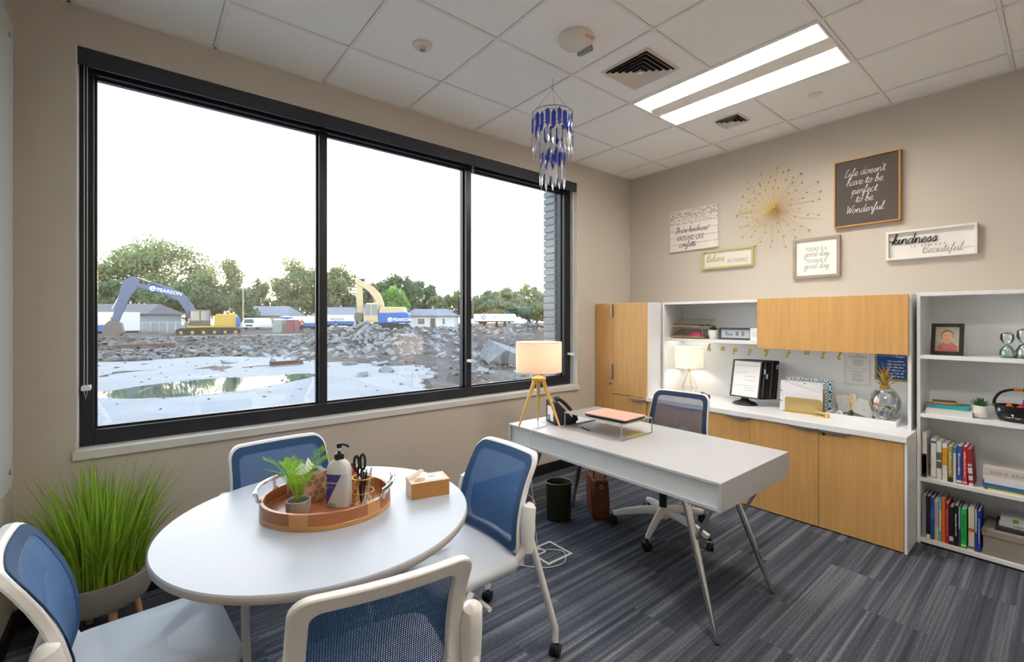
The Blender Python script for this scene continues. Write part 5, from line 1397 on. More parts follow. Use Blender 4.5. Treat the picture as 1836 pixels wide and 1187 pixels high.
for (dy, cb_, lab_) in ((-2.930, '#7fc6ae', 'clear glass bubble hourglass with pale mint base on the bookcase'), (-2.998, '#1d6f70', 'clear glass bubble hourglass with dark teal base on the bookcase')):
    t = thing('glass_hourglass', lab_, 'glass ornament', (-.215, dy, S1), 0, 'glass ornaments on the top bookcase shelf'); big = 1.0 if '7f' in cb_ else 1.15
    MB().lathe([(.0, .002), (.026, .001), (.033, .006), (.032, .013), (.020, .017), (0, .018)], 28).build('coloured_fill', pm('fill_' + cb_[1:], cb_, .3), t)
    MB().lathe([(.034, 0), (.036, .012), (.034, .045*big), (.022, .068*big), (.008, .078*big), (.022, .09*big), (.033, .115*big), (.030, .145*big), (.012, .158*big), (0, .159*big)], 32).build('glass_body', winglass, t)

# second shelf: flat books, succulent, black cat bucket
def flat_book(label, x, y, z, dx, dy, h_, cover, rz=0, group='books lying flat on the bookcase', spine=None, txt=None, tcol=None, size=.02):
    t = thing('book', label, 'book', (x, y, z), rz, group)
    MB().box(-dx/2, dx/2, -dy/2, dy/2, 0, .002).box(-dx/2, dx/2, -dy/2, dy/2, h_-.002, h_).box(-dx/2, -dx/2+.002, -dy/2, dy/2, .002, h_-.002).build('cover', cover, t, smooth=False)
    MB().box(-dx/2+.002, dx/2-.003, -dy/2+.003, dy/2-.003, .002, h_-.002).build('pages', paper, t)
    if txt: mb = MB(); put_text(mb, txt, (-dx/2-.0005, 0, h_*.25), RTV, UPV, size, 0, 0); mb.build('spine_lettering', tcol or greyink, t, smooth=False)
    return t
cov = lambda c: pm('cover_' + c[1:], c, .5)
flat_book('thick white book at the bottom of the teal-topped stack', -.19, -2.675, S2, .25, .215, .036, cov('#ddd8d2'), R(3))
flat_book('teal-covered book on top of the thick white book', -.18, -2.672, S2 + .0362, .19, .185, .020, cov('#1e9aa3'), R(3))
t = thing('wood_coaster', 'scalloped amber wooden plaque lying on the teal book', 'plaque', (-.19, -2.650, S2 + .0566), R(12))
P = [(p[0], p[1]) for p in crom([(.055*math.cos(2*PI*k/16)*(1 + .10*(k % 2))*.9, .085*math.sin(2*PI*k/16)*(1 + .10*(k % 2)), 0) for k in range(16)], 4, closed=True)]
MB().prism(P, 0, .007).build('plaque', pm('amber_wood', '#b07a35', .45, var=.1, scale=20), t, bevel=.001); MB().tube([(-.055, -.02, .004), (-.075, -.022, -.010)], .004, 6).build('tassel', pm('orange_tassel', '#c06a35', .7), t)
t = thing('notebook', 'small brown notebook lying on the amber wooden plaque', 'notebook', (-.185, -2.645, S2 + .0642), R(10))
MB().box(-.045, .045, -.058, .058, 0, .002).box(-.045, .045, -.058, .058, .010, .012).build('cover', pm('brown_cover', '#6b5236', .6), t); MB().box(-.043, .043, -.056, .056, .002, .010).build('pages', pm('cream_pages', '#d9c9a8', .8), t)
succulent('small spiky succulent in a straight white pot on the bookcase', (-.235, -2.816, S2), .034, .078, 26, .062, True)
t = thing('cat_bucket', 'black half-round bucket with a cat face and orange-wrapped arched handle', 'bucket', (-.205, -2.985, S2))
bk_ = pm('black_painted_metal', '#17181a', .3, var=.1, scale=10)
MB().lathe([(.070, 0), (.090, .006), (.105, .035), (.110, .072), (.112, .095), (.108, .096), (.104, .075), (.09, .02), (0, .016)], 44, sx=.75).build('bowl', bk_, t)
hn = crom([(0, .112, .085), (0, .108, .125), (0, .085, .165), (0, .045, .186), (0, 0, .192), (0, -.045, .186), (0, -.085, .165), (0, -.108, .125), (0, -.112, .085)], 5)
ho = MB().tube(hn, .0075, 10).build('handle', bk_, t)
MB().tube(hn[17:22], .0095, 10).build('orange_wrap', pm('orange_wrap', '#d97a22', .6), ho)
for y in (.113, -.113): MB().sphere((0, y, .088), .010, 10, 6).build('rivet', steel, t)
fm = MB()
def cat_pt(a, z, off=.0012):   # on the bowl side towards the room
    r = .105 + (.007*(z-.035)/.06 if z > .035 else -.015*(.035-z)/.03); return (-(r + off)*.75*math.cos(a), (r + off)*math.sin(a), z)
def blob(mb, a, z, ra, rz2, n=14): return mb.add([cat_pt(a + ra*math.cos(2*PI*i/n), z + rz2*math.sin(2*PI*i/n)) for i in range(n)], [tuple(range(n))])
blob(MB(), R(52), .068, .10, .011).build('painted_eye', pm('pale_blue_paint', '#7fa9d8', .4), t); blob(MB(), R(-20), .068, .10, .011).build('painted_eye', pm('pale_blue_paint', '#7fa9d8', .4), t)
for k in range(3):
    for sg in (1, -1): fm.add([cat_pt(R(16) + sg*R(44), .040 + .008*k), cat_pt(R(16) + sg*R(44), .0425 + .008*k), cat_pt(R(16) + sg*R(62), .044 + .010*k), cat_pt(R(16) + sg*R(62), .0425 + .010*k)], [(0, 1, 2, 3)])
blob(fm, R(16), .045, .06, .004)
fm.add([cat_pt(R(15), .030), cat_pt(R(17), .030), cat_pt(R(17), .045), cat_pt(R(15), .045)], [(0, 1, 2, 3)])
for sg in (1, -1): fm.add([cat_pt(R(16), .030), cat_pt(R(16) + sg*R(12), .024), cat_pt(R(16) + sg*R(22), .030), cat_pt(R(16) + sg*R(12), .028)], [(0, 1, 2, 3)])
fm.build('painted_whiskers', paper, t, smooth=False)
for (nm, lab_, dx, dy, c, sz) in (('toy_trinket', 'orange trinket at the rim of the black cat bucket', -.03, .045, '#d8642a', .022), ('toy_trinket', 'red trinket piled in the black cat bucket', -.02, -.005, '#c93a2c', .026), ('toy_trinket', 'purple trinket sticking up from the black cat bucket', -.01, -.020, '#4b2f9c', .018)):
    o = thing(nm, lab_, 'toy', (-.205 + dx, -2.985 + dy, S2 + .062), R(20), 'trinkets in the cat bucket')
    MB().lathe([(sz*.9, 0), (sz*1.1, .012), (sz*.8, .030 if 'purple' not in lab_ else .05), (sz*.5, .036 if 'purple' not in lab_ else .075), (0, .040 if 'purple' not in lab_ else .078)], 10).build('body', cov(c), o); MB().box(-sz*.6, sz*.6, -sz*.3, sz*.3, .02, .044 if 'purple' not in lab_ else .07).build('tag', cov(c), o)

def book(label, y0, y1, z, h_, cover, x=-.305, dpt=.17, lean=0, bands=(), txt=None, tcol=None, shelf='books standing on the bookcase'):
    """upright book, spine towards the room; y0 > y1"""
    w_ = abs(y0 - y1) - .0008
    t = thing('book', label, 'book', (x, (y0+y1)/2, z), 0, shelf); t.rotation_euler = (R(lean), 0, 0)
    MB().box(0, dpt, -w_/2, -w_/2+.0018, 0, h_).box(0, dpt, w_/2-.0018, w_/2, 0, h_).box(0, .0018, -w_/2+.0018, w_/2-.0018, 0, h_).build('cover', cov(cover), t, smooth=False)
    MB().box(.0018, dpt-.004, -w_/2+.0018, w_/2-.0018, .003, h_-.003).build('pages', paper, t)
    for (a, b, c) in bands: MB().box(-.0005, .0, -w_/2, w_/2, a*h_, b*h_).build('spine_band', cov(c), t)
    if txt:
        mb = dashes(MB(), (-.001, 0, h_*.52), (0, 0, -1), (0, -1, 0), -h_*txt, h_*txt, w_*.34, int(y0*1000) % 97, -w_*.17); mb.build('spine_lettering', tcol or inkm, t, smooth=False)
    return t
G3, G4 = 'books standing on the third bookcase shelf', 'books standing on the lowest bookcase shelf'
wi = paper
book('slim binder half white half black at the end of the third shelf', -2.553, -2.575, S3, .292, '#e2e0dc', bands=((0, .52, '#1e1b18'), (.08, .48, '#1e1b18')), shelf=G3)
book('recessed small brown book behind the slim binder', -2.578, -2.593, S3, .185, '#8a7468', x=-.25, bands=((.3, .4, '#5a3a30'),), shelf=G3)
book('white book with round blue logo on the third shelf', -2.596, -2.621, S3, .256, '#e6e4de', bands=((.90, .96, '#2a5f9e'), (.02, .05, '#b9a24a')), shelf=G3)
book('white book with dark grey vertical title on the third shelf', -2.623, -2.647, S3, .245, '#e3e1dd', bands=((.30, .48, '#5c6066'), (.52, .72, '#5c6066')), shelf=G3)
book('white book with a wide yellow band on the spine', -2.650, -2.674, S3, .236, '#e6e2da', bands=((.42, .90, '#d99a1c'),), shelf=G3)
book('olive gold book with black foot on the third shelf', -2.676, -2.700, S3, .228, '#9a8a3a', bands=((0, .13, '#2a2620'),), txt=.32, tcol=wi, shelf=G3)
book('thin white book with blue top on the third shelf', -2.702, -2.714, S3, .226, '#dfe3e6', bands=((.84, 1, '#2e6fae'),), shelf=G3)
book('blue book with white title on the third shelf', -2.716, -2.742, S3, .238, '#2b4f94', txt=.28, tcol=wi, bands=((.03, .09, '#dfe3ee'),), shelf=G3)
book('red book with white title on the third shelf', -2.744, -2.765, S3, .240, '#b8283a', txt=.34, tcol=wi, bands=((.03, .09, '#e2a0a0'),), shelf=G3)
book('red and white striped book leaning at the end of the row', -2.773, -2.793, S3 + .0008, .226, '#a3202a', lean=-3, bands=((0, .08, '#e6e0d8'), (.16, .28, '#e0c8c0'), (.34, .5, '#e6ddd2'), (.54, .6, '#d8b8b0')), shelf=G3)
z = S3
for lab_, hh, c, dy, tx_, oy in (('thin cream book at the bottom of the flat pile', .010, '#d8c79a', .20, None, .0), ('slim green and black book in the flat pile', .012, '#4f7a3a', .24, None, .0), ('blue book in the middle of the flat pile', .018, '#2f5fa8', .25, None, 0), ('white book in the flat pile above the blue book', .022, '#e1dfe0', .24, None, -.004), ('second white book near the top of the flat pile', .024, '#e6e4e2', .25, None, -.004), ('thick cream book on top of the flat pile', .050, '#d2cbc1', .25, 'SHINE BRIGHT', -.004)):
    flat_book(lab_, -.205, -2.955 + oy, z, .20, dy, hh, cov(c), 0, 'books in the flat pile on the third shelf', txt=tx_, size=.030); z += hh + .0002

book('black spiral-bound book at the end of the lowest shelf', -2.552, -2.572, S4, .276, '#26262a', bands=[((i + .15)/34, (i + .6)/34, '#c9c9cc') for i in range(34)], shelf=G4)
book('black book with white foot on the lowest shelf', -2.574, -2.592, S4, .276, '#211f1c', bands=((0, .10, '#e2e0dc'),), shelf=G4)
book('dark blue book next to the black book with white foot', -2.594, -2.611, S4, .272, '#274a8c', bands=((.5, .72, '#3c64a8'),), shelf=G4)
book('pale green and lilac book on the lowest shelf', -2.613, -2.634, S4, .266, '#b8cdb0', bands=((.35, .95, '#aaa2b4'), (.03, .09, '#d9b84a')), shelf=G4)
book('thin light blue and cream book on the lowest shelf', -2.636, -2.646, S4, .270, '#7ab4d4', bands=((.25, .75, '#dccfae'),), shelf=G4)
book('bright orange book on the lowest shelf', -2.648, -2.664, S4, .280, '#e0701c', shelf=G4)
book('crimson book with pale title on the lowest shelf', -2.666, -2.681, S4, .258, '#b01c3c', txt=.33, tcol=pm('pink_ink', '#e6b0c0', .6), shelf=G4)
book('black book with pale square label on the lowest shelf', -2.683, -2.703, S4, .240, '#1e1b1a', bands=((.10, .22, '#d8c8be'),), shelf=G4)
book('taller black book with white title on the lowest shelf', -2.705, -2.724, S4, .254, '#17171a', txt=.28, tcol=wi, shelf=G4)
book('thin purple and light blue book on the lowest shelf', -2.726, -2.735, S4, .252, '#4a4470', bands=((.45, 1, '#8fb8c8'),), shelf=G4)
book('bright green book on the lowest shelf', -2.737, -2.762, S4, .246, '#28b04a', bands=((.05, .09, '#d6e86a'),), txt=.30, tcol=pm('dark_green_ink', '#0f6a2a', .6), shelf=G4)
book('cream book with orange roundel on the lowest shelf', -2.770, -2.797, S4, .262, '#d9cdb4', bands=((.44, .52, '#c0702e'), (.04, .09, '#5a4a3a')), shelf=G4)
book('thin navy and pale blue book on the lowest shelf', -2.799, -2.808, S4, .262, '#2c3f92', bands=((.45, 1, '#9ec0dc'),), shelf=G4)
book('royal blue book beside the taupe storage box', -2.810, -2.824, S4, .254, '#2438a0', txt=.30, tcol=wi, shelf=G4)
t = thing('storage_box', 'taupe lidded storage box with brass corners on the lowest bookcase shelf', 'storage box', (-.175, -3.02, S4))
tp = pm('taupe_linen_board', '#8d867c', .75, var=.03, scale=60, bump=.1, bscale=300); br = pm('brass_corner', '#b49a50', .35, metal=.8)
MB().box(-.135, .135, -.185, .185, 0, .128).build('box_body', tp, t, bevel=.002); MB().box(-.140, .140, -.190, .190, .118, .156).build('lid', tp, t, bevel=.002)
for y in (-.180, .180): MB().box(-.1412, -.1385, y - .012, y + .012, .135, .1568).build('corner_cap', br, t); MB().box(-.1365, -.1345, y - .008, y + .008, 0.001, .018).build('corner_cap', br, t)
flat_book('spiral-bound black notebook lying on the taupe storage box', -.165, -3.00, S4 + .1565, .22, .24, .020, cov('#2b2b33'), R(2), 'books on the storage box')
flat_book('white book titled Learning lying on the spiral notebook', -.150, -3.015, S4 + .1768, .18, .23, .026, cov('#dfe3e6'), R(-2), 'books on the storage box', txt='LEARNING BY', tcol=inkm, size=.018)
flat_book('pale book with green square on top of the storage box pile', -.145, -3.005, S4 + .2030, .17, .21, .030, cov('#c8ccd2'), R(2), 'books on the storage box')
o = [c for c in bpy.data.objects if c.name.startswith('book') and c.get('label', '').startswith('pale book with green square')][0]
MB().box(-.0858, -.0852, .030, .055, .004, .027).build('green_square', cov('#7f9a3a'), o)
dashes(MB(), (-.0856, 0, .006), RTV, UPV, .0, .085, .016, 5).build('spine_lettering', greyink, o, smooth=False)

# ================================================================== the demolition site outside the window
GZ = -.15
OUT = .67                                  # the whole site palette sits a little darker than first picked
def pmx(name, c, *a, **k): return pm(name, tuple(x*OUT for x in lin(c)), *a, **k)
def dim(c): return tuple(x*OUT for x in lin(c))
rnd = random.Random(21)
def npmesh(name, V, F, mat, parent=None, smooth=False):
    me = bpy.data.meshes.new(name); me.from_pydata([tuple(p) for p in V], [], [tuple(f) for f in F]); me.update()
    if smooth: me.shade_smooth()
    me.materials.append(mat); o = bpy.data.objects.new(name, me); COL.objects.link(o)
    if parent: o.parent = parent
    return o
def hgt(x, y):
    """height of the rough ground"""
    d = math.hypot(x + 4.3, y + 3.2)
    rough = min(1, max(0, (y - 9 - (0 if x < 1 else -5*min(1, (x-1)/3))) / 8))
    n1 = mnoise.noise((x*.18, y*.18, 3.1)); n2 = mnoise.noise((x*.7, y*.7, 9.0)); n3 = mnoise.noise((x*2.2, y*2.2, 5.0))
    h = GZ - .04 + rough*(.16*n1 + .14*n2 + .06*n3)
    def bump(cx, cy, rx, ry, hh): return hh*math.exp(-(((x-cx)/rx)**2 + ((y-cy)/ry)**2))
    h += bump(4.6, 21, 2.6, 4.5, 1.0)*(1 + .5*n2) + bump(16, 36, 5, 5, .55)*(1 + .4*n2) + bump(22, 33, 6, 7, .55)*(1 + .5*n2)
    h += bump(29, 31, 4, 5, 1.0)*(1 + .6*n2) + bump(11, 20, 5, 5, .35)*(1 + .8*n2) + bump(-2, 34, 7, 4, .30)*(1 + .8*n2) + bump(-7.5, 38, 3, 3, .3)
    if y < 3: h = min(h, GZ - .03)
    return h
ys_ = [.42]
while ys_[-1] < 150: ys_.append(ys_[-1]*1.028 + .05)
nx = 190; V = []; F = []
for y in ys_:
    for i in range(nx + 1):
        t = i/nx*2 - 1; x = -1 + y*.36 + t*(9 + .95*y); V.append((x, y, hgt(x, y)))
for j in range(len(ys_) - 1):
    for i in range(nx): a = j*(nx+1) + i; F.append((a, a+1, a+nx+2, a+nx+1))
def dirt_mat():
    m = bpy.data.materials.new('rubble_dirt'); m.use_nodes = True; t = m.node_tree; b = t.nodes['Principled BSDF']
    tc = nn(t, 'ShaderNodeTexCoord'); n1 = nn(t, 'ShaderNodeTexNoise'); n1.inputs['Scale'].default_value = .35; n1.inputs['Detail'].default_value = 8
    n2 = nn(t, 'ShaderNodeTexNoise'); n2.inputs['Scale'].default_value = 3.0; n2.inputs['Detail'].default_value = 6
    for n in (n1, n2): t.links.new(tc.outputs['Object'], n.inputs[0])
    ad = nn(t, 'ShaderNodeMath', operation='MULTIPLY_ADD'); ad.inputs[1].default_value = .5; t.links.new(n2.outputs[0], ad.inputs[0]); t.links.new(n1.outputs[0], ad.inputs[2])
    rp = nn(t, 'ShaderNodeValToRGB'); t.links.new(ad.outputs[0], rp.inputs[0]); e = rp.color_ramp.elements
    e[0].position = .55; e[0].color = (*dim('#3a3634'), 1); e[1].position = .98; e[1].color = (*dim('#6a6864'), 1)
    q = e.new(.72); q.color = (*dim('#4e4946'), 1); q = e.new(.84); q.color = (*dim('#5a534f'), 1)
    t.links.new(rp.outputs[0], b.inputs['Base Color']); setin(b, 'Roughness', .95); setin(b, 'Specular IOR Level', .1)
    bp = nn(t, 'ShaderNodeBump'); bp.inputs['Strength'].default_value = .8; bp.inputs['Distance'].default_value = .15
    t.links.new(n2.outputs[0], bp.inputs['Height']); t.links.new(bp.outputs[0], b.inputs['Normal']); return m
dirt = dirt_mat()
gr = npmesh('ground', V, F, dirt, smooth=True); structure(gr)

# old floor slab of the demolished building
slab_c = pmx('dusty_concrete', '#7b7f84', .8, var=.13, scale=.9, bump=.3, bscale=6)
edge = [(-20, 20.5), (-9, 21.5), (-4.5, 19.5), (-2, 20.5), (.5, 18.0), (1.2, 14.5), (2.2, 12.6), (3.2, 11.0), (2.6, 9.4), (2.2, 8.4), (1.0, 7.0), (.4, 5.2), (1.4, 3.4), (2.5, 2.2), (3.4, .5)]
E_ = []
for i in range(len(edge) - 1):
    a, b = edge[i], edge[i+1]
    for k in range(6):
        f = k/6; E_.append((a[0] + (b[0]-a[0])*f + rnd.uniform(-.18, .18), a[1] + (b[1]-a[1])*f + rnd.uniform(-.18, .18)))
E_.append(edge[-1]); poly = E_ + [(-20, .5)]
structure(MB().prism(poly[::-1], GZ - .10, GZ + .015).build('ground_slab', slab_c, smooth=False))
far = [(-16, 44), (-9, 42.5), (-3, 43.5), (3, 45), (8, 47), (9, 48.5), (3, 48.5), (-4, 46), (-12, 46)]
structure(MB().prism(far, GZ - .1, GZ + .06).build('ground_slab_strip', slab_c, smooth=False))
# puddle
pp_ = [(-5.2, 10.0), (-4.6, 9.0), (-3.6, 8.5), (-2.5, 8.7), (-1.6, 9.3), (-.9, 9.9), (-.3, 10.6), (-.7, 11.2), (-1.6, 11.1), (-2.7, 11.5), (-3.9, 11.2), (-4.6, 10.7)]
pp_ = [(p.x + rnd.uniform(-.05, .05), p.y + rnd.uniform(-.05, .05)) for p in crom([(a, b, 0) for a, b in pp_], 6, closed=True)]
o = MB().prism(pp_, GZ + .012, GZ + .018).build('puddle', pmx('still_water', '#4b5654', .03, spec=.9), smooth=False); tag(o, 'long shallow rain puddle on the concrete slab', 'puddle')

# broken concrete and rubble
rub = [pmx('rubble_concrete', '#6a6f73', .9, var=.15, scale=3, bump=.4, bscale=14, objvar=.15), pmx('rubble_pale', '#7d8386', .9, var=.12, scale=3, bump=.3, bscale=14, objvar=.12), pmx('rubble_brown', '#4f4642', .9, var=.2, scale=3, bump=.4, bscale=14)]
def chunk_vf(r, sx, sy, sz, seed):
    q = random.Random(seed); P = []
    for a in (-1, 1):
        for b in (-1, 1):
            for c in (-1, 1): P.append(Vector((a*sx*q.uniform(.55, 1.0), b*sy*q.uniform(.55, 1.0), c*sz*q.uniform(.6, 1.0)))*r)
    for _ in range(5): P.append(Vector((q.uniform(-1, 1)*sx, q.uniform(-1, 1)*sy, q.uniform(-1, 1)*sz))*r*1.05)
    bm = bmesh.new()
    for p in P: bm.verts.new(p)
    res = bmesh.ops.convex_hull(bm, input=list(bm.verts))
    for e in [g for g in bm.verts if not g.link_faces]: bm.verts.remove(e)
    bm.verts.index_update(); v = [tuple(x.co) for x in bm.verts]; f = [[x.index for x in y.verts] for y in bm.faces]; bm.free(); return v, f
cm_ = []
for k in range(8):
    q = random.Random(k + 50); sx, sy, sz = q.uniform(.7, 1.2), q.uniform(.5, 1.0), q.uniform(.18, .6); v, f = chunk_vf(1, sx, sy, sz, k)
    cm_.append((v, f, sz))
_cmesh = {}
def chunk(x, y, r, k, rz, tilt, label='broken concrete chunk lying on the demolition site', mat=None, group='broken concrete chunks on the demolition site', zoff=0):
    m = mat if mat is not None else k % 2; key = (k, m)
    if key not in _cmesh: o = MB().add(cm_[k][0], cm_[k][1]).build('concrete_chunk', rub[m], smooth=False); _cmesh[key] = o.data
    else: o = bpy.data.objects.new('concrete_chunk', _cmesh[key]); COL.objects.link(o)
    o.location = (x, y, max(hgt(x, y), GZ) + r*cm_[k][2]*.35 + zoff); o.scale = (r, r, r); o.rotation_euler = (tilt, tilt*.6, rz); tag(o, label, 'concrete', group); return o
big = [(908, 648, .95, 2, .5, 'large pale broken slab lying in the dark dirt'), (628, 655, .40, 4, .1, None), (411, 652, .30, 5, .2, None), (640, 612, .55, 1, .6, None), (665, 598, .6, 3, .7, None), (690, 605, .6, 6, .5, None), (655, 640, .45, 0, .8, None), (676, 655, .5, 7, .3, None), (700, 640, .45, 2, .6, None), (612, 628, .4, 5, .2, None), (720, 622, .45, 1, .4, None), (650, 675, .35, 3, .3, None), (692, 668, .40, 6, .5, None), (985, 592, 1.5, 5, 1.2, 'tall grey concrete block standing on the far rubble mound'), (955, 588, .9, 3, .4, None), (968, 590, .9, 1, .3, None), (1000, 604, .5, 2, .3, None), (455, 640, .28, 0, .3, None), (440, 628, .30, 6, .4, None), (345, 632, .25, 3, .2, None), (310, 640, .25, 7, .3, None), (500, 634, .3, 1, .3, None), (520, 640, .25, 2, .4, None), (556, 632, .3, 4, .5, None), (385, 640, .25, 1, .3, None), (480, 640, .3, 5, .4, None), (230, 632, .25, 2, .3, None), (265, 642, .2, 4, .2, None), (200, 645, .2, 6, .3, None), (790, 640, .25, 3, .4, None), (770, 672, .14, 1, .3, None), (755, 635, .3, 6, .4, None), (865, 668, .2, 0, .4, None), (835, 605, .4, 5, .4, None), (870, 600, .4, 2, .3, None), (900, 610, .35, 7, .3, None), (930, 600, .45, 4, .5, None), (800, 600, .4, 0, .4, None), (760, 600, .5, 3, .3, None), (880, 690, .12, 5, .3, None), (720, 690, .12, 6, .2, None), (930, 670, .2, 1, .4, None)]
for i, (u, v, r, k, tl, lb_) in enumerate(big):
    p = on_z(u, v, GZ)
    if not lb_:
        sz = 'small' if r < .26 else 'large'
        where = ('in the far rubble near the white container' if v < 612 and u > 740 else 'in the heap below the cream excavator boom' if 600 < u < 735 and p.y > 9 else 'in the dark dirt below the window' if u > 700 else 'at the edge of the slab beyond the puddle' if v > 637 else 'in the rubble strip before the blue-boomed excavator')
        lb_ = sz + ' broken concrete chunk ' + where
    chunk(p.x, p.y, r*(.6 if 600 < u < 735 else 1), k, rnd.uniform(0, 6), tl, lb_)
# fine rubble nobody could count
def scatter(n, name, mat, area, smin, smax, seed):
    q = random.Random(seed); V = []; F = []
    for _ in range(n):
        x, y = area(q); r = q.uniform(smin, smax)*(1 + y/40); v, f, sz = cm_[q.randrange(8)]; M = Euler((q.uniform(-.8, .8), q.uniform(-.8, .8), q.uniform(0, 6))).to_matrix(); c = Vector((x, y, max(hgt(x, y), GZ) + r*.12)); o = len(V)
        V += [c + M @ (Vector(p)*r) for p in v]; F += [[i + o for i in g] for g in f]
    ob = npmesh(name, V, F, mat); tag(ob, None, None, None, 'stuff'); return ob
def band(q):
    y = q.uniform(20, 44); return (q.uniform(-14 + .05*y, 1.0 + .42*y), y)
def dirtarea(q):
    y = 3 + 27*q.random()**1.6; return (q.uniform(2.2 if y > 9 else .6 + .25*y, 6 + 1.05*y), y)
def pile(q): return (q.gauss(4.6, 1.8), q.gauss(20, 3.2))
def farband(q): y = q.uniform(28, 46); return (q.uniform(14, 46), y)
tag(scatter(1500, 'rubble', rub[0], band, .035, .13, 1), 'strip of grey rubble and debris across the demolition site', 'rubble')
tag(scatter(900, 'rubble', rub[2], band, .035, .12, 2), 'brown earth clods and rotten wood among the grey rubble strip', 'rubble')
tag(scatter(1500, 'rubble', rub[0], dirtarea, .02, .09, 3), 'small stones scattered in the dark dirt below the window', 'rubble')
tag(scatter(520, 'rubble', rub[1], pile, .05, .15, 4), 'heap of broken concrete below the boom of the yellow excavator', 'rubble')
tag(scatter(1100, 'rubble', rub[1], farband, .05, .17, 5), 'pale far rubble field near the white container', 'rubble')
def slabarea(q): y = q.uniform(4.5, 19); return (q.uniform(-6, .8), y)
tag(scatter(160, 'rubble', rub[2], slabarea, .012, .04, 6), 'tiny dark crumbs lying on the concrete slab', 'rubble')
# rusty beam with torn end
p = on_z(514, 656, GZ); t = thing('steel_beam', 'rusty torn steel beam lying on the concrete slab', 'beam', (p.x, p.y, GZ + .04), R(8))
rust = pmx('rusty_steel', '#5a4038', .8, var=.25, scale=8)
MB().box(-.55, .55, -.09, .09, 0, .02).box(-.55, .55, -.012, .012, .02, .12).box(-.55, .35, -.09, .09, .12, .14).build('beam', rust, t, bevel=.005)
MB().tube(crom([(.3, 0, .12), (.55, .02, .24), (.75, 0, .18), (1.0, 0, .26), (1.25, .05, .36)], 4), .035, 6).build('torn_plate', rust, t); MB().tube([(-.55, 0, .03), (-1.4, -.1, .02)], .012, 6).build('rebar', rust, t)
t = thing('timber_plank', 'dark rotten timber plank lying in the rubble strip', 'plank', tuple(on_z(262, 622, GZ + .1)), R(15)); MB().box(-1.3, 1.3, -.16, .16, 0, .18).build('plank', pmx('rotten_wood', '#5e4642', .9, var=.2), t, bevel=.02); MB().box(.4, 1.4, .3, .5, .0, .12).build('broken_piece', pmx('rotten_wood', '#5e4642', .9), t)

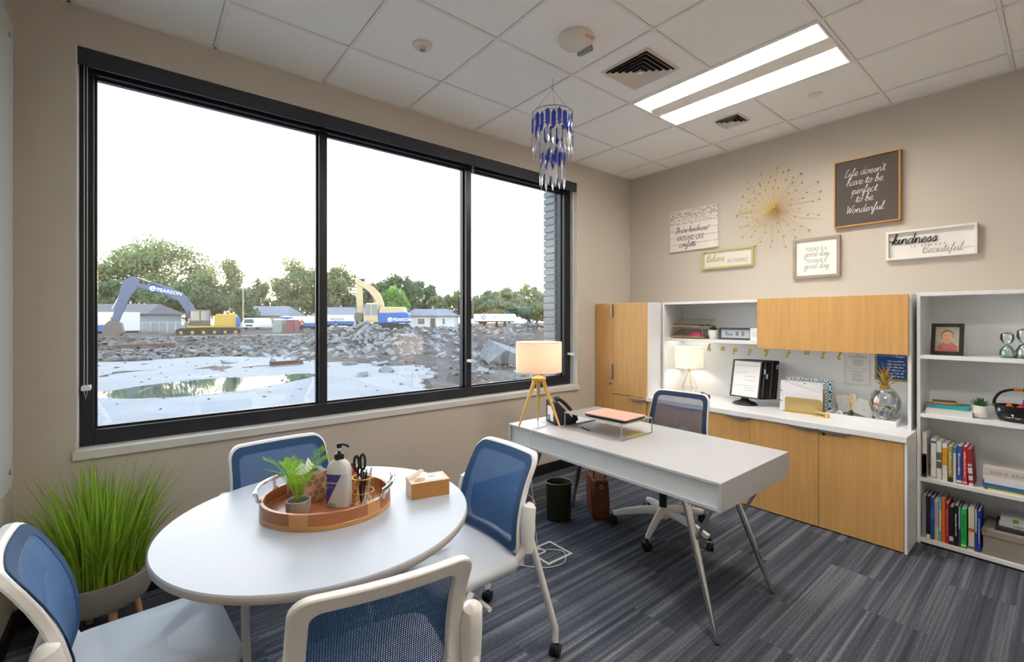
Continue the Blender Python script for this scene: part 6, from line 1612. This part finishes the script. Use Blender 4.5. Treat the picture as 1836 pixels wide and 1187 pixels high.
# ---------------------------------------------------------------- excavators
yel = pmx('machine_yellow', '#b99a3c', .5, var=.06, scale=2); mblue = pmx('machine_blue', '#1f5cb0', .45, var=.05, scale=2); dkb = pmx('faded_blue_steel', '#4c5f80', .5, var=.08, scale=2)
rub_k = pmx('track_rubber', '#24211f', .8, var=.1, scale=4); cabg = pmx('tinted_cab_glass', '#5b6f78', .08, spec=.8); crm = pmx('cream_machine_paint', '#c2b08a', .5, var=.06, scale=2)
def excavator(label, u0, v0, dep, pts, boomm, stickm, bodym, cwm, logo, yaw=0.0, cabm=None):
    sc = FPX/dep; g = at_depth(u0, v0, dep)
    t = thing('excavator', label, 'excavator', g, 0, 'tracked excavators on the demolition site')
    th = math.atan((u0 - CXP)/FPX)
    t.rotation_euler = (0, 0, math.atan2(-_rt.y, -_rt.x) - th + yaw)      # local x points to the machine's front
    X = lambda u: (u0 - u)/sc*math.cos(th); Z = lambda v: (v0 - v)/sc
    def pl(P): return [(X(u), Z(v)) for u, v in P]
    def slabp(P, w0, w1, nm, m, par=None, bev=.04): return MB().prism(pl(P)[::1], w0, w1, 'y').build(nm, m, par or t, bevel=bev)
    a, b, z0, z1 = pts['track']; r = (Z(z1) - Z(z0))/2
    for y in (-1.45, .75):
        O = [(X(b) + r + 0*i, 0) for i in range(0)]; n = 10
        O = [(X(a) - r + r*math.cos(R(90 - 180*i/n)), Z(z0) + r + r*math.sin(R(90 - 180*i/n))) for i in range(n+1)] + [(X(b) + r - r*math.cos(R(-90 + 180*i/n)), Z(z0) + r + r*math.sin(R(-90 + 180*i/n))) for i in range(n+1)]
        tr = MB().prism(O, y, y + .7, 'y').build('track', rub_k, t, bevel=.03)
        for k in range(6): f = (k + .5)/6; MB().cyl((X(a)*(1-f) + X(b)*f, y - .02, Z(z0) + r*.8), (X(a)*(1-f) + X(b)*f, y + .72, Z(z0) + r*.8), r*.42, n=12).build('track_wheel', bodym, tr)
    MB().box(X((a+b)/2) - .9, X((a+b)/2) + .9, -.75, .75, Z(z0) + r*.7, Z(pts['deck'][1])).build('undercarriage', rub_k, t)
    MB().box(X(pts['deck'][2]), X(pts['deck'][0]), -1.3, 1.3, Z(pts['deck'][1]), Z(pts['deck'][1]) + .22).build('deck', bodym, t, bevel=.03)
    slabp(pts['house'], -1.3, 1.3, 'engine_house', bodym, bev=.08)
    cwo = slabp(pts['cw'], -1.38, 1.38, 'counterweight', cwm, bev=.10)
    cu = pts['cab']; cb_ = slabp(cu, .2, 1.3, 'cab', cabm or bodym, bev=.06)
    cx0, cx1 = X(max(p[0] for p in cu)), X(min(p[0] for p in cu)); cz0, cz1 = Z(max(p[1] for p in cu)), Z(min(p[1] for p in cu)); ww = cx1 - cx0; hh = cz1 - cz0
    for y in (1.305, .185):
        for (a0, a1) in ((.06, .45), (.52, .92)): MB().box(cx0 + ww*a0, cx0 + ww*a1, y, y + .012, cz0 + hh*.35, cz0 + hh*.92).build('cab_window', cabg, cb_)
    MB().box(cx1, cx1 + .012, .3, 1.2, cz0 + hh*.25, cz0 + hh*.92).build('cab_window', cabg, cb_)
    bo = slabp(pts['boom'], -.15, .30, 'boom', boomm); st = slabp(pts['stick'], -.11, .26, 'stick', stickm); bu = slabp(pts['bucket'], -.60, .75, 'bucket', pmx('worn_bucket_steel', '#6b6762', .6, metal=.3, var=.15, scale=4), bev=.05)
    for k in range(4): MB().obox((X(pts['teeth'][0]) , -.5 + .38*k, Z(pts['teeth'][1])), (.16, .10, .30), (0, R(10), 0)).build('tooth', rub_k, bu)
    for (p, q, par) in pts['cyl']:
        MB().tube([(X(p[0]), .08, Z(p[1])), ((X(p[0])*.45 + X(q[0])*.55), .08, (Z(p[1])*.45 + Z(q[1])*.55))], .11, 8).build('cylinder', boomm, t); MB().tube([((X(p[0])*.45 + X(q[0])*.55), .08, (Z(p[1])*.45 + Z(q[1])*.55)), (X(q[0]), .08, Z(q[1]))], .06, 8).build('piston_rod', steel, t)
    if logo:
        (lu, lv, size, txt, ang, par) = logo
        par_o = {'boom': bo, 'cw': cwo}[par]; y = .305 if par == 'boom' else 1.40
        mb = MB(); rtv = Vector((-math.cos(ang), 0, -math.sin(ang))); upv = Vector((-math.sin(ang), 0, math.cos(ang)))
        O = Vector((X(lu), y, Z(lv))); put_text(mb, txt, O, rtv, upv, size, size*1.0, -size*.35, align='LEFT')
        for i in range(1): mb.ribbon([(size*(.35 + .42*math.cos(R(30 + 300*k/18))), size*.42*math.sin(R(30 + 300*k/18))) for k in range(19)], size*.2, O, rtv, upv)
        mb.ribbon([(-size*.1, -size*.1), (size*.35, size*.06), (size*.9, size*.1)], size*.16, O, rtv, upv)
        mb.build('logo_lettering', paper, par_o, smooth=False)
        if par == 'boom': MB().prism(pl([(272, 515), (312, 522), (307, 531), (268, 521)]), .297, .303, 'y').build('logo_panel', mblue, par_o, smooth=False)
    return t
excavator('excavator with long faded blue boom and yellow engine house by the tree', 380, 600, 50, dict(
    track=(318, 432, 600, 588), deck=(338, 587, 428),
    house=[(384, 586), (384, 568), (388, 563), (424, 563), (428, 568), (428, 586)], cw=[(423, 586), (423, 568), (428, 568), (431, 572), (431, 586)],
    cab=[(340, 585), (342, 566), (347, 556), (377, 556), (378, 585)],
    boom=[(352, 571), (338, 571), (334, 558), (322, 541), (300, 530), (255, 519), (252, 511), (262, 513), (285, 519), (308, 518), (330, 527), (345, 545), (354, 560)],
    stick=[(252, 501), (243, 503), (233, 512), (226, 540), (217, 574), (228, 577), (238, 552), (246, 534), (258, 520), (258, 506)],
    bucket=[(232, 578), (216, 574), (207, 582), (204, 596), (210, 604), (226, 604), (236, 594)], teeth=(238, 602),
    cyl=[((302, 519), (256, 503), 0), ((338, 570), (330, 540), 0), ((243, 505), (218, 556), 0)]),
    dkb, dkb, yel, mblue, (277, 520, .50, 'PEARSON', R(12), 'boom'), 0.0, pmx('dark_cab_paint', '#4a4a3c', .4))
excavator('cream-boomed excavator with blue counterweight standing on the rubble heap', 690, 598, 45, dict(
    track=(640, 736, 598, 580), deck=(656, 578, 734),
    house=[(683, 578), (683, 555), (688, 551), (727, 551), (729, 560), (734, 562), (734, 578)], cw=[(682, 580), (682, 561), (730, 560), (736, 563), (736, 579)],
    cab=[(656, 577), (656, 556), (661, 544), (680, 544), (682, 577)],
    boom=[(690, 556), (681, 556), (672, 536), (660, 522), (642, 511), (641, 503), (650, 505), (668, 514), (681, 526), (688, 543)],
    stick=[(646, 502), (640, 504), (639, 530), (641, 562), (647, 566), (652, 560), (650, 530), (650, 512)],
    bucket=[(640, 560), (652, 562), (654, 570), (648, 580), (640, 578), (637, 568)], teeth=(642, 580),
    cyl=[((676, 553), (668, 530), 0), ((672, 519), (652, 506), 0), ((645, 520), (646, 556), 0)]),
    crm, crm, crm, mblue, (700, 573, .42, 'PEARSON', 0, 'cw'), R(-8))

# ---------------------------------------------------------------- houses, vehicles and fence across the site
roofm = pmx('grey_shingle_roof', '#767a85', .9, var=.08, scale=2); wallw = pmx('pale_siding', '#c9ccc9', .8, var=.04, scale=2, stretch=(.1, .1, 6)); walln = pmx('blue_grey_siding', '#7f8c96', .8, var=.05, scale=2, stretch=(.1, .1, 6)); glassd = pmx('house_window_glass', '#49606b', .1, spec=.8)
def house(label, u0, u1, vr, ve, dep, wm, rm, ridge=(.0, 1.0), wins=(), doorf=None):
    sc = FPX/dep; c = at_depth((u0+u1)/2, 572, dep); W_ = (u1-u0)/sc; zr = CAMP.z + (CYP - vr)/sc; ze = CAMP.z + (CYP - ve)/sc; zg = -.35
    t = thing('house', label, 'house', (c.x, c.y, zg), math.atan2(_rt.y, _rt.x), 'single-storey houses beyond the site'); hw = W_/2; H_ = ze - zg; Rr_ = zr - zg; D_ = 3.6
    MB().box(-hw*.95, hw*.95, -D_, D_, 0, H_).build('wall', wm, t)
    a, b = -hw + W_*ridge[0], -hw + W_*ridge[1]
    rf = MB().add([(-hw, -D_-.5, H_-.05), (hw, -D_-.5, H_-.05), (hw, D_+.5, H_-.05), (-hw, D_+.5, H_-.05), (a, 0, Rr_), (b, 0, Rr_), (-hw, -D_-.5, H_+.10), (hw, -D_-.5, H_+.10), (hw, D_+.5, H_+.10), (-hw, D_+.5, H_+.10)],
        [(0, 1, 2, 3), (6, 7, 5, 4), (8, 9, 4, 5), (9, 6, 4), (7, 8, 5), (0, 6, 7, 1), (1, 7, 8, 2), (2, 8, 9, 3), (3, 9, 6, 0)]).build('roof', rm, t, smooth=False)
    MB().cyl((0, 0, Rr_ - .4), (0, 0, Rr_ + .45), .10, n=8).build('vent_pipe', wallw, rf)
    for (f0, f1, z0, z1) in wins:
        wo = MB().box(-hw + W_*f0, -hw + W_*f1, -D_-.06, -D_, H_*z0, H_*z1).build('window', whitep, t)
        MB().box(-hw + W_*f0 + .10, -hw + W_*f1 - .10, -D_-.08, -D_-.06, H_*z0 + .10, H_*z1 - .10).build('pane', glassd, wo)
    if doorf: do = MB().box(-hw + W_*doorf, -hw + W_*doorf + .95, -D_-.05, -D_, .05, H_*.82).build('door', pmx('house_door', '#6d5a50', .6), t); MB().sphere((-hw + W_*doorf + .8, -D_-.09, H_*.42), .05, 8, 6).build('knob', steel, do)
    return t
house('blue-grey house with a dark roof behind the blue-boomed excavator', 168, 300, 545, 564, 74, walln, pmx('dark_brown_roof', '#5d5a60', .9, var=.08), (.05, .9), ((.30, .36, .35, .8), (.70, .78, .35, .8)), .5)
house('pale house with a grey roof beyond the portable toilets', 436, 533, 549, 567, 92, wallw, roofm, (.05, .85), ((.18, .30, .35, .8), (.70, .82, .35, .8)), .45)
house('pale house with a grey roof half hidden behind the white trailer', 572, 652, 551, 567, 95, wallw, roofm, (.1, .8), ((.62, .74, .35, .8),), .3)
house('white house with a slate roof between the excavator and the window mullion', 732, 820, 554, 567, 92, pmx('white_siding', '#d3d7d6', .8, var=.03), roofm, (.12, .78), ((.26, .42, .30, .85), (.74, .82, .30, .85)), .52)
# trailers and vehicles
def trailer(name, label, cat, u0, u1, v0, v1, dep, wm, stripe=None, txt=None):
    sc = FPX/dep; c = at_depth((u0+u1)/2, v1, dep); t = thing(name, label, cat, c, math.atan2(_rt.y, _rt.x)); hw = (u1-u0)/sc/2; h = (v1-v0)/sc
    MB().box(-hw, hw, -1.2, 1.2, h*.22, h).build('body', wm, t, bevel=.06)
    if stripe: MB().box(-hw, hw, -1.22, -1.2, h*.24, h*.48).build('stripe', stripe, t)
    for x in (-hw*.7, hw*.7): MB().cyl((x, -1.15, h*.16), (x, 1.15, h*.16), h*.16, n=16).build('wheel', rub_k, t)
    MB().box(-hw*.95, hw*.95, -.9, .9, h*.12, h*.22).build('chassis', rub_k, t)
    if txt:
        mb = MB(); put_text(mb, txt, (0, -1.225, h*.56), (1, 0, 0), (0, 0, 1), h*.26, h*.1, 0); mb.ribbon([(-h*1.1 + h*.22*math.cos(R(20*k)), h*.09 + h*.16*math.sin(R(20*k))) for k in range(17)], h*.07, (0, -1.225, h*.56), (1, 0, 0), (0, 0, 1)); mb.build('logo_lettering', inkm if stripe else mblue, t, smooth=False)
    return t
wht = pmx('white_vehicle_paint', '#d4d8da', .4, var=.02)
trailer('trailer', 'long white and blue trailer with company logo beyond the window mullion', 'trailer', 575, 640, 565, 586, 80, wht, mblue, 'PEARSON')
trailer('trailer', 'white container with small blue logo beyond the pale rubble', 'container', 850, 924, 563, 580, 82, wht, None, 'P')
trailer('box_truck', 'white and blue box truck beside the excavator bucket', 'truck', 174, 236, 560, 603, 52, wht, mblue, None)
trailer('tank_trailer', 'white tank trailer with blue end behind the portable toilets', 'trailer', 528, 572, 567, 590, 70, wht, mblue, None)
t = thing('van', 'white van parked beyond the yellow engine house', 'van', at_depth(462, 591, 68), math.atan2(_rt.y, _rt.x))
MB().prism([(-.95, .35), (.95, .35), (.97, .95), (.80, 1.55), (.62, 1.72), (-.62, 1.72), (-.80, 1.55), (-.97, .95)], -2.2, 2.2, 'y').build('body', wht, t, bevel=.06); MB().add([(-.72, -2.22, 1.0), (.72, -2.22, 1.0), (.60, -2.21, 1.55), (-.60, -2.21, 1.55)], [(0, 1, 2, 3)]).build('windscreen', glassd, t)
for x in (-.8, .8): MB().cyl((x - .1, -1.5, .32), (x + .1, -1.5, .32), .32, n=14).build('wheel', rub_k, t); MB().box(x - .15, x + .15, -2.23, -2.2, .6, .78).build('headlight', paper, t)
MB().box(-.5, .5, -2.23, -2.2, .55, .75).build('grille', rub_k, t)
def toilet(label, u, dep, c, vt=571, vb=598):
    sc = FPX/dep; h = (vb - vt)/sc; t = thing('portable_toilet', label, 'portable toilet', at_depth(u, vb, dep), math.atan2(_rt.y, _rt.x), 'portable toilets on the site'); m = pmx('toilet_' + c[1:], c, .6)
    MB().box(-.56, .56, -.56, .56, 0, h*.92).build('cabin', m, t, bevel=.03); MB().add([(-.6, -.6, h*.92), (.6, -.6, h*.92), (.6, .6, h*.92), (-.6, .6, h*.92), (0, 0, h)], [(0, 1, 4), (1, 2, 4), (2, 3, 4), (3, 0, 4), (3, 2, 1, 0)]).build('roof', paper, t, smooth=False)
    d = MB().box(-.40, .40, -.59, -.56, .1, h*.86).build('door', m, t, bevel=.02); MB().box(.26, .32, -.62, -.59, h*.45, h*.52).build('handle', black_pl, d)
toilet('pale grey-green portable toilet on the site', 501, 56, '#8d9a94'); toilet('maroon portable toilet beside the grey-green one', 525, 56, '#7a4a4c')
toilet('blue portable toilet standing behind the maroon one', 514, 62, '#3a6aa8', 566, 594)
# chain-link fence in front of the blue-grey house
t = thing('chain_fence', 'chain-link fence with steel posts in front of the blue-grey house', 'fence', at_depth(300, 600, 58), math.atan2(_rt.y, _rt.x))
fm_ = mesh_mat('chain_link', '#7c8388', .14, -.55)
sc = FPX/58; hw = 45/sc
for k in range(7): x = -hw + 2*hw*k/6; MB().cyl((x, 0, 0), (x, 0, 1.65), .045, n=8).build('post', steel, t)
MB().cyl((-hw, 0, 1.6), (hw, 0, 1.6), .03, n=6).build('top_rail', steel, t); MB().add([(-hw, 0, .05), (hw, 0, .05), (hw, 0, 1.6), (-hw, 0, 1.6)], [(0, 1, 2, 3)]).build('wire_mesh', fm_, t)
# workers in the distance
def worker(label, u, vb, dep, topc, legc, hat, turn):
    h = 1.76; g = at_depth(u, vb, dep); t = thing('person', label, 'person', g, math.atan2(_rt.y, _rt.x) + turn, 'site workers')
    me = bpy.data.meshes.new('body'); V = [(0, 0, .95), (0, 0, 1.15), (0, 0, 1.40), (0, 0, 1.52), (0, 0, 1.66), (.10, 0, .92), (.13, -.03, .50), (.14, 0, .08), (.15, -.14, .04), (-.10, 0, .92), (-.13, .06, .50), (-.15, .04, .08), (-.16, -.10, .04), (.20, 0, 1.42), (.27, -.02, 1.16), (.24, -.16, .98), (-.20, 0, 1.42), (-.27, 0, 1.16), (-.25, -.14, .95)]
    E2 = [(0, 1), (1, 2), (2, 3), (3, 4), (0, 5), (5, 6), (6, 7), (7, 8), (0, 9), (9, 10), (10, 11), (11, 12), (2, 13), (13, 14), (14, 15), (2, 16), (16, 17), (17, 18)]
    me.from_pydata(V, E2, []); o = bpy.data.objects.new('body', me); COL.objects.link(o); o.parent = t
    sk = o.modifiers.new('skin', 'SKIN'); lay = me.skin_vertices[0].data
    for i, r in enumerate((.15, .16, .17, .07, .10, .10, .075, .055, .05, .10, .075, .055, .05, .085, .06, .045, .085, .06, .045)): lay[i].radius = (r, r*.85)
    lay[0].use_root = True; o.modifiers.new('sub', 'SUBSURF').render_levels = 1
    me.materials.append(pmx('work_trousers_' + legc[1:], legc, .9))
    vest = MB().lathe([(.155, .98), (.185, 1.1), (.205, 1.35), (.17, 1.47), (.08, 1.50)], 16, sy=.82); vo = vest.build('vest', pmx('vest_' + topc[1:], topc, .7), t)
    MB().lathe([(.192, 1.14), (.198, 1.16), (.200, 1.19)], 16, sy=.84).build('reflective_band', paper, vo)
    MB().sphere((0, 0, 1.66), .095, 10, 8, (.85, .95, 1.15)).build('head', skin, t); MB().lathe([(.13, 1.70), (.12, 1.71), (.11, 1.76), (.06, 1.81), (0, 1.82)], 14).build('hard_hat', pmx('hat_' + hat[1:], hat, .4), t)
worker('person in an orange high-visibility vest standing beside the portable toilets', 541, 597, 57, '#e0642c', '#3a3f52', '#d8d4c8', .4)
worker('person in a yellow-green vest behind the box truck', 200, 596, 50, '#b8cc3a', '#38465c', '#d8d4c8', -.5)
worker('person in a blue vest near the white trailer', 602, 597, 60, '#2a4f9c', '#2c3448', '#d8d84c', .9)

# ---------------------------------------------------------------- trees
barkm = pm('tree_bark', '#4a4038', .95, var=.15, scale=2)
leafs = [leafmat('oak_leaves', '#727f52', .55), leafmat('hazy_leaves', '#7e8a66', .55), leafmat('spring_leaves', '#789c54', .55), leafmat('dark_leaves', '#62745a', .5)]  # hazy_leaves is paler, with the distance haze put into its colour
def tree(label, u, vt, hwpx, dep, kind, seed, vb=566, dens=1.0, trunk=True):
    q = np.random.default_rng(seed); sc = FPX/dep; c = at_depth(u, 572, dep); zg = -.4; zt = CAMP.z + (CYP - vt)/sc; zc0 = CAMP.z + (CYP - vb)/sc
    t = thing('tree', label, 'tree', (c.x, c.y, zg), 0, 'trees beyond the demolition site'); rx = hwpx/sc; H_ = zt - zg; hc = (zt - zc0)/2; zc = (zt + zc0)/2 - zg
    ncl = int(26*dens); cl = []
    for _ in range(ncl):
        while True:
            p = q.uniform(-1, 1, 3)
            if .25 < np.dot(p, p) < 1: break
        s = .80; cl.append((p[0]*rx*s, p[1]*rx*s*.7, zc + p[2]*hc*s, q.uniform(.20, .36)))
    cl = np.array(cl); n = int(230*dens); tot = ncl*n
    cen = np.repeat(cl[:, :3], n, 0); rad = np.repeat(cl[:, 3], n)
    d = q.normal(size=(tot, 3)); d /= np.linalg.norm(d, axis=1)[:, None]; rr = q.random(tot)**.45
    P = cen + d*(rr*rad)[:, None]*np.array([rx, rx*.8, hc*1.15])
    sz = q.uniform(.16, .36, tot)*(dep/90)
    a = q.normal(size=(tot, 3)); a /= np.linalg.norm(a, axis=1)[:, None]; b = np.cross(a, q.normal(size=(tot, 3))); b /= np.linalg.norm(b, axis=1)[:, None]
    a *= sz[:, None]; b *= (sz*.7)[:, None]
    V = np.empty((tot*4, 3)); V[0::4] = P - a; V[1::4] = P + b; V[2::4] = P + a; V[3::4] = P - b
    me = bpy.data.meshes.new('foliage'); me.vertices.add(tot*4); me.vertices.foreach_set('co', V.ravel()); me.loops.add(tot*4); me.loops.foreach_set('vertex_index', np.arange(tot*4)); me.polygons.add(tot)
    me.polygons.foreach_set('loop_start', np.arange(0, tot*4, 4)); me.polygons.foreach_set('loop_total', np.full(tot, 4)); me.update(calc_edges=True); me.validate()
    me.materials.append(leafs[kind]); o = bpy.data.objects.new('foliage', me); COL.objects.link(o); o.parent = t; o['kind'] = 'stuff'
    tr = MB(); r0 = .02*H_ + .12
    tr.tube([(0, 0, 0), (.1, 0, zc*.5), (0, 0, zc)], [r0*1.2, r0, r0*.5], 8)
    for k in range(6): p = cl[k*(ncl//6)]; tr.tube([(0, 0, zc*(.45 + .06*k)), (p[0]*.5, p[1]*.5, (zc*.6 + p[2]*.4)), tuple(p[:3])], [r0*.5, r0*.35, r0*.12], 6)
    tr.build('trunk', barkm, t); return t
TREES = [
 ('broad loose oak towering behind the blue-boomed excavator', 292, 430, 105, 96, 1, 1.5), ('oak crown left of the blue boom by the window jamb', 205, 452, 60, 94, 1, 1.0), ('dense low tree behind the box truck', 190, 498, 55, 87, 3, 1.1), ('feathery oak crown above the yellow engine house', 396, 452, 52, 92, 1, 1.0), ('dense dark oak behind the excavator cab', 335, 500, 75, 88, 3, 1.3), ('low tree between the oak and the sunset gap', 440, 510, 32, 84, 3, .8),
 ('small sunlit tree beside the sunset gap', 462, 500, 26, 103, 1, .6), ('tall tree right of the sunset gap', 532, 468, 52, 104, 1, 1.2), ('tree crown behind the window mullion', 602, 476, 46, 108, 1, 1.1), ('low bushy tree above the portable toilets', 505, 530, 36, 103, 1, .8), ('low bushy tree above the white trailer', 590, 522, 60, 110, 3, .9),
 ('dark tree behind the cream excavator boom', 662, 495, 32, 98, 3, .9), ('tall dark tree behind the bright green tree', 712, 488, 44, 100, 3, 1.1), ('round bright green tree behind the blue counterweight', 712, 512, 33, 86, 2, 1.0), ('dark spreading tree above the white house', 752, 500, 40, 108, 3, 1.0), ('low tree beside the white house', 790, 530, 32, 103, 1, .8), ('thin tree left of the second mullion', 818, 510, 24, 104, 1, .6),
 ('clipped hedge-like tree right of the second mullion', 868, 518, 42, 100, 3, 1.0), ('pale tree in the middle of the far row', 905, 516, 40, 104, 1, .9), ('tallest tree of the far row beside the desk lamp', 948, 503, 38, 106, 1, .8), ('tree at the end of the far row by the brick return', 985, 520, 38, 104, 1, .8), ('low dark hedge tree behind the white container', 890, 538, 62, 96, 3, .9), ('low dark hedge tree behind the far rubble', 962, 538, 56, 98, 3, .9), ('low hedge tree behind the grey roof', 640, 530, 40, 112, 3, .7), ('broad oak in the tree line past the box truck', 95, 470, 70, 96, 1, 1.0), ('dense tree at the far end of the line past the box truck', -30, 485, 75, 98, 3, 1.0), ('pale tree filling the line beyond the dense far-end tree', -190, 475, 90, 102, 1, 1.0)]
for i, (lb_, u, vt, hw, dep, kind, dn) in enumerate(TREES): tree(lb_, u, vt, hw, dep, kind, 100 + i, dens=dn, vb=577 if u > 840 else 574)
t = thing('utility_pole', 'slim pale utility pole between the oak and the grey-roofed house', 'pole', at_depth(436, 585, 80)); MB().tube([(0, 0, 0), (0, 0, 7.2)], [.13, .09], 8).build('pole', pm('weathered_pole', '#8f8a72', .9), t); MB().box(-.8, .8, -.06, .06, 6.6, 6.75).build('cross_arm', pm('weathered_pole', '#8f8a72', .9), t)
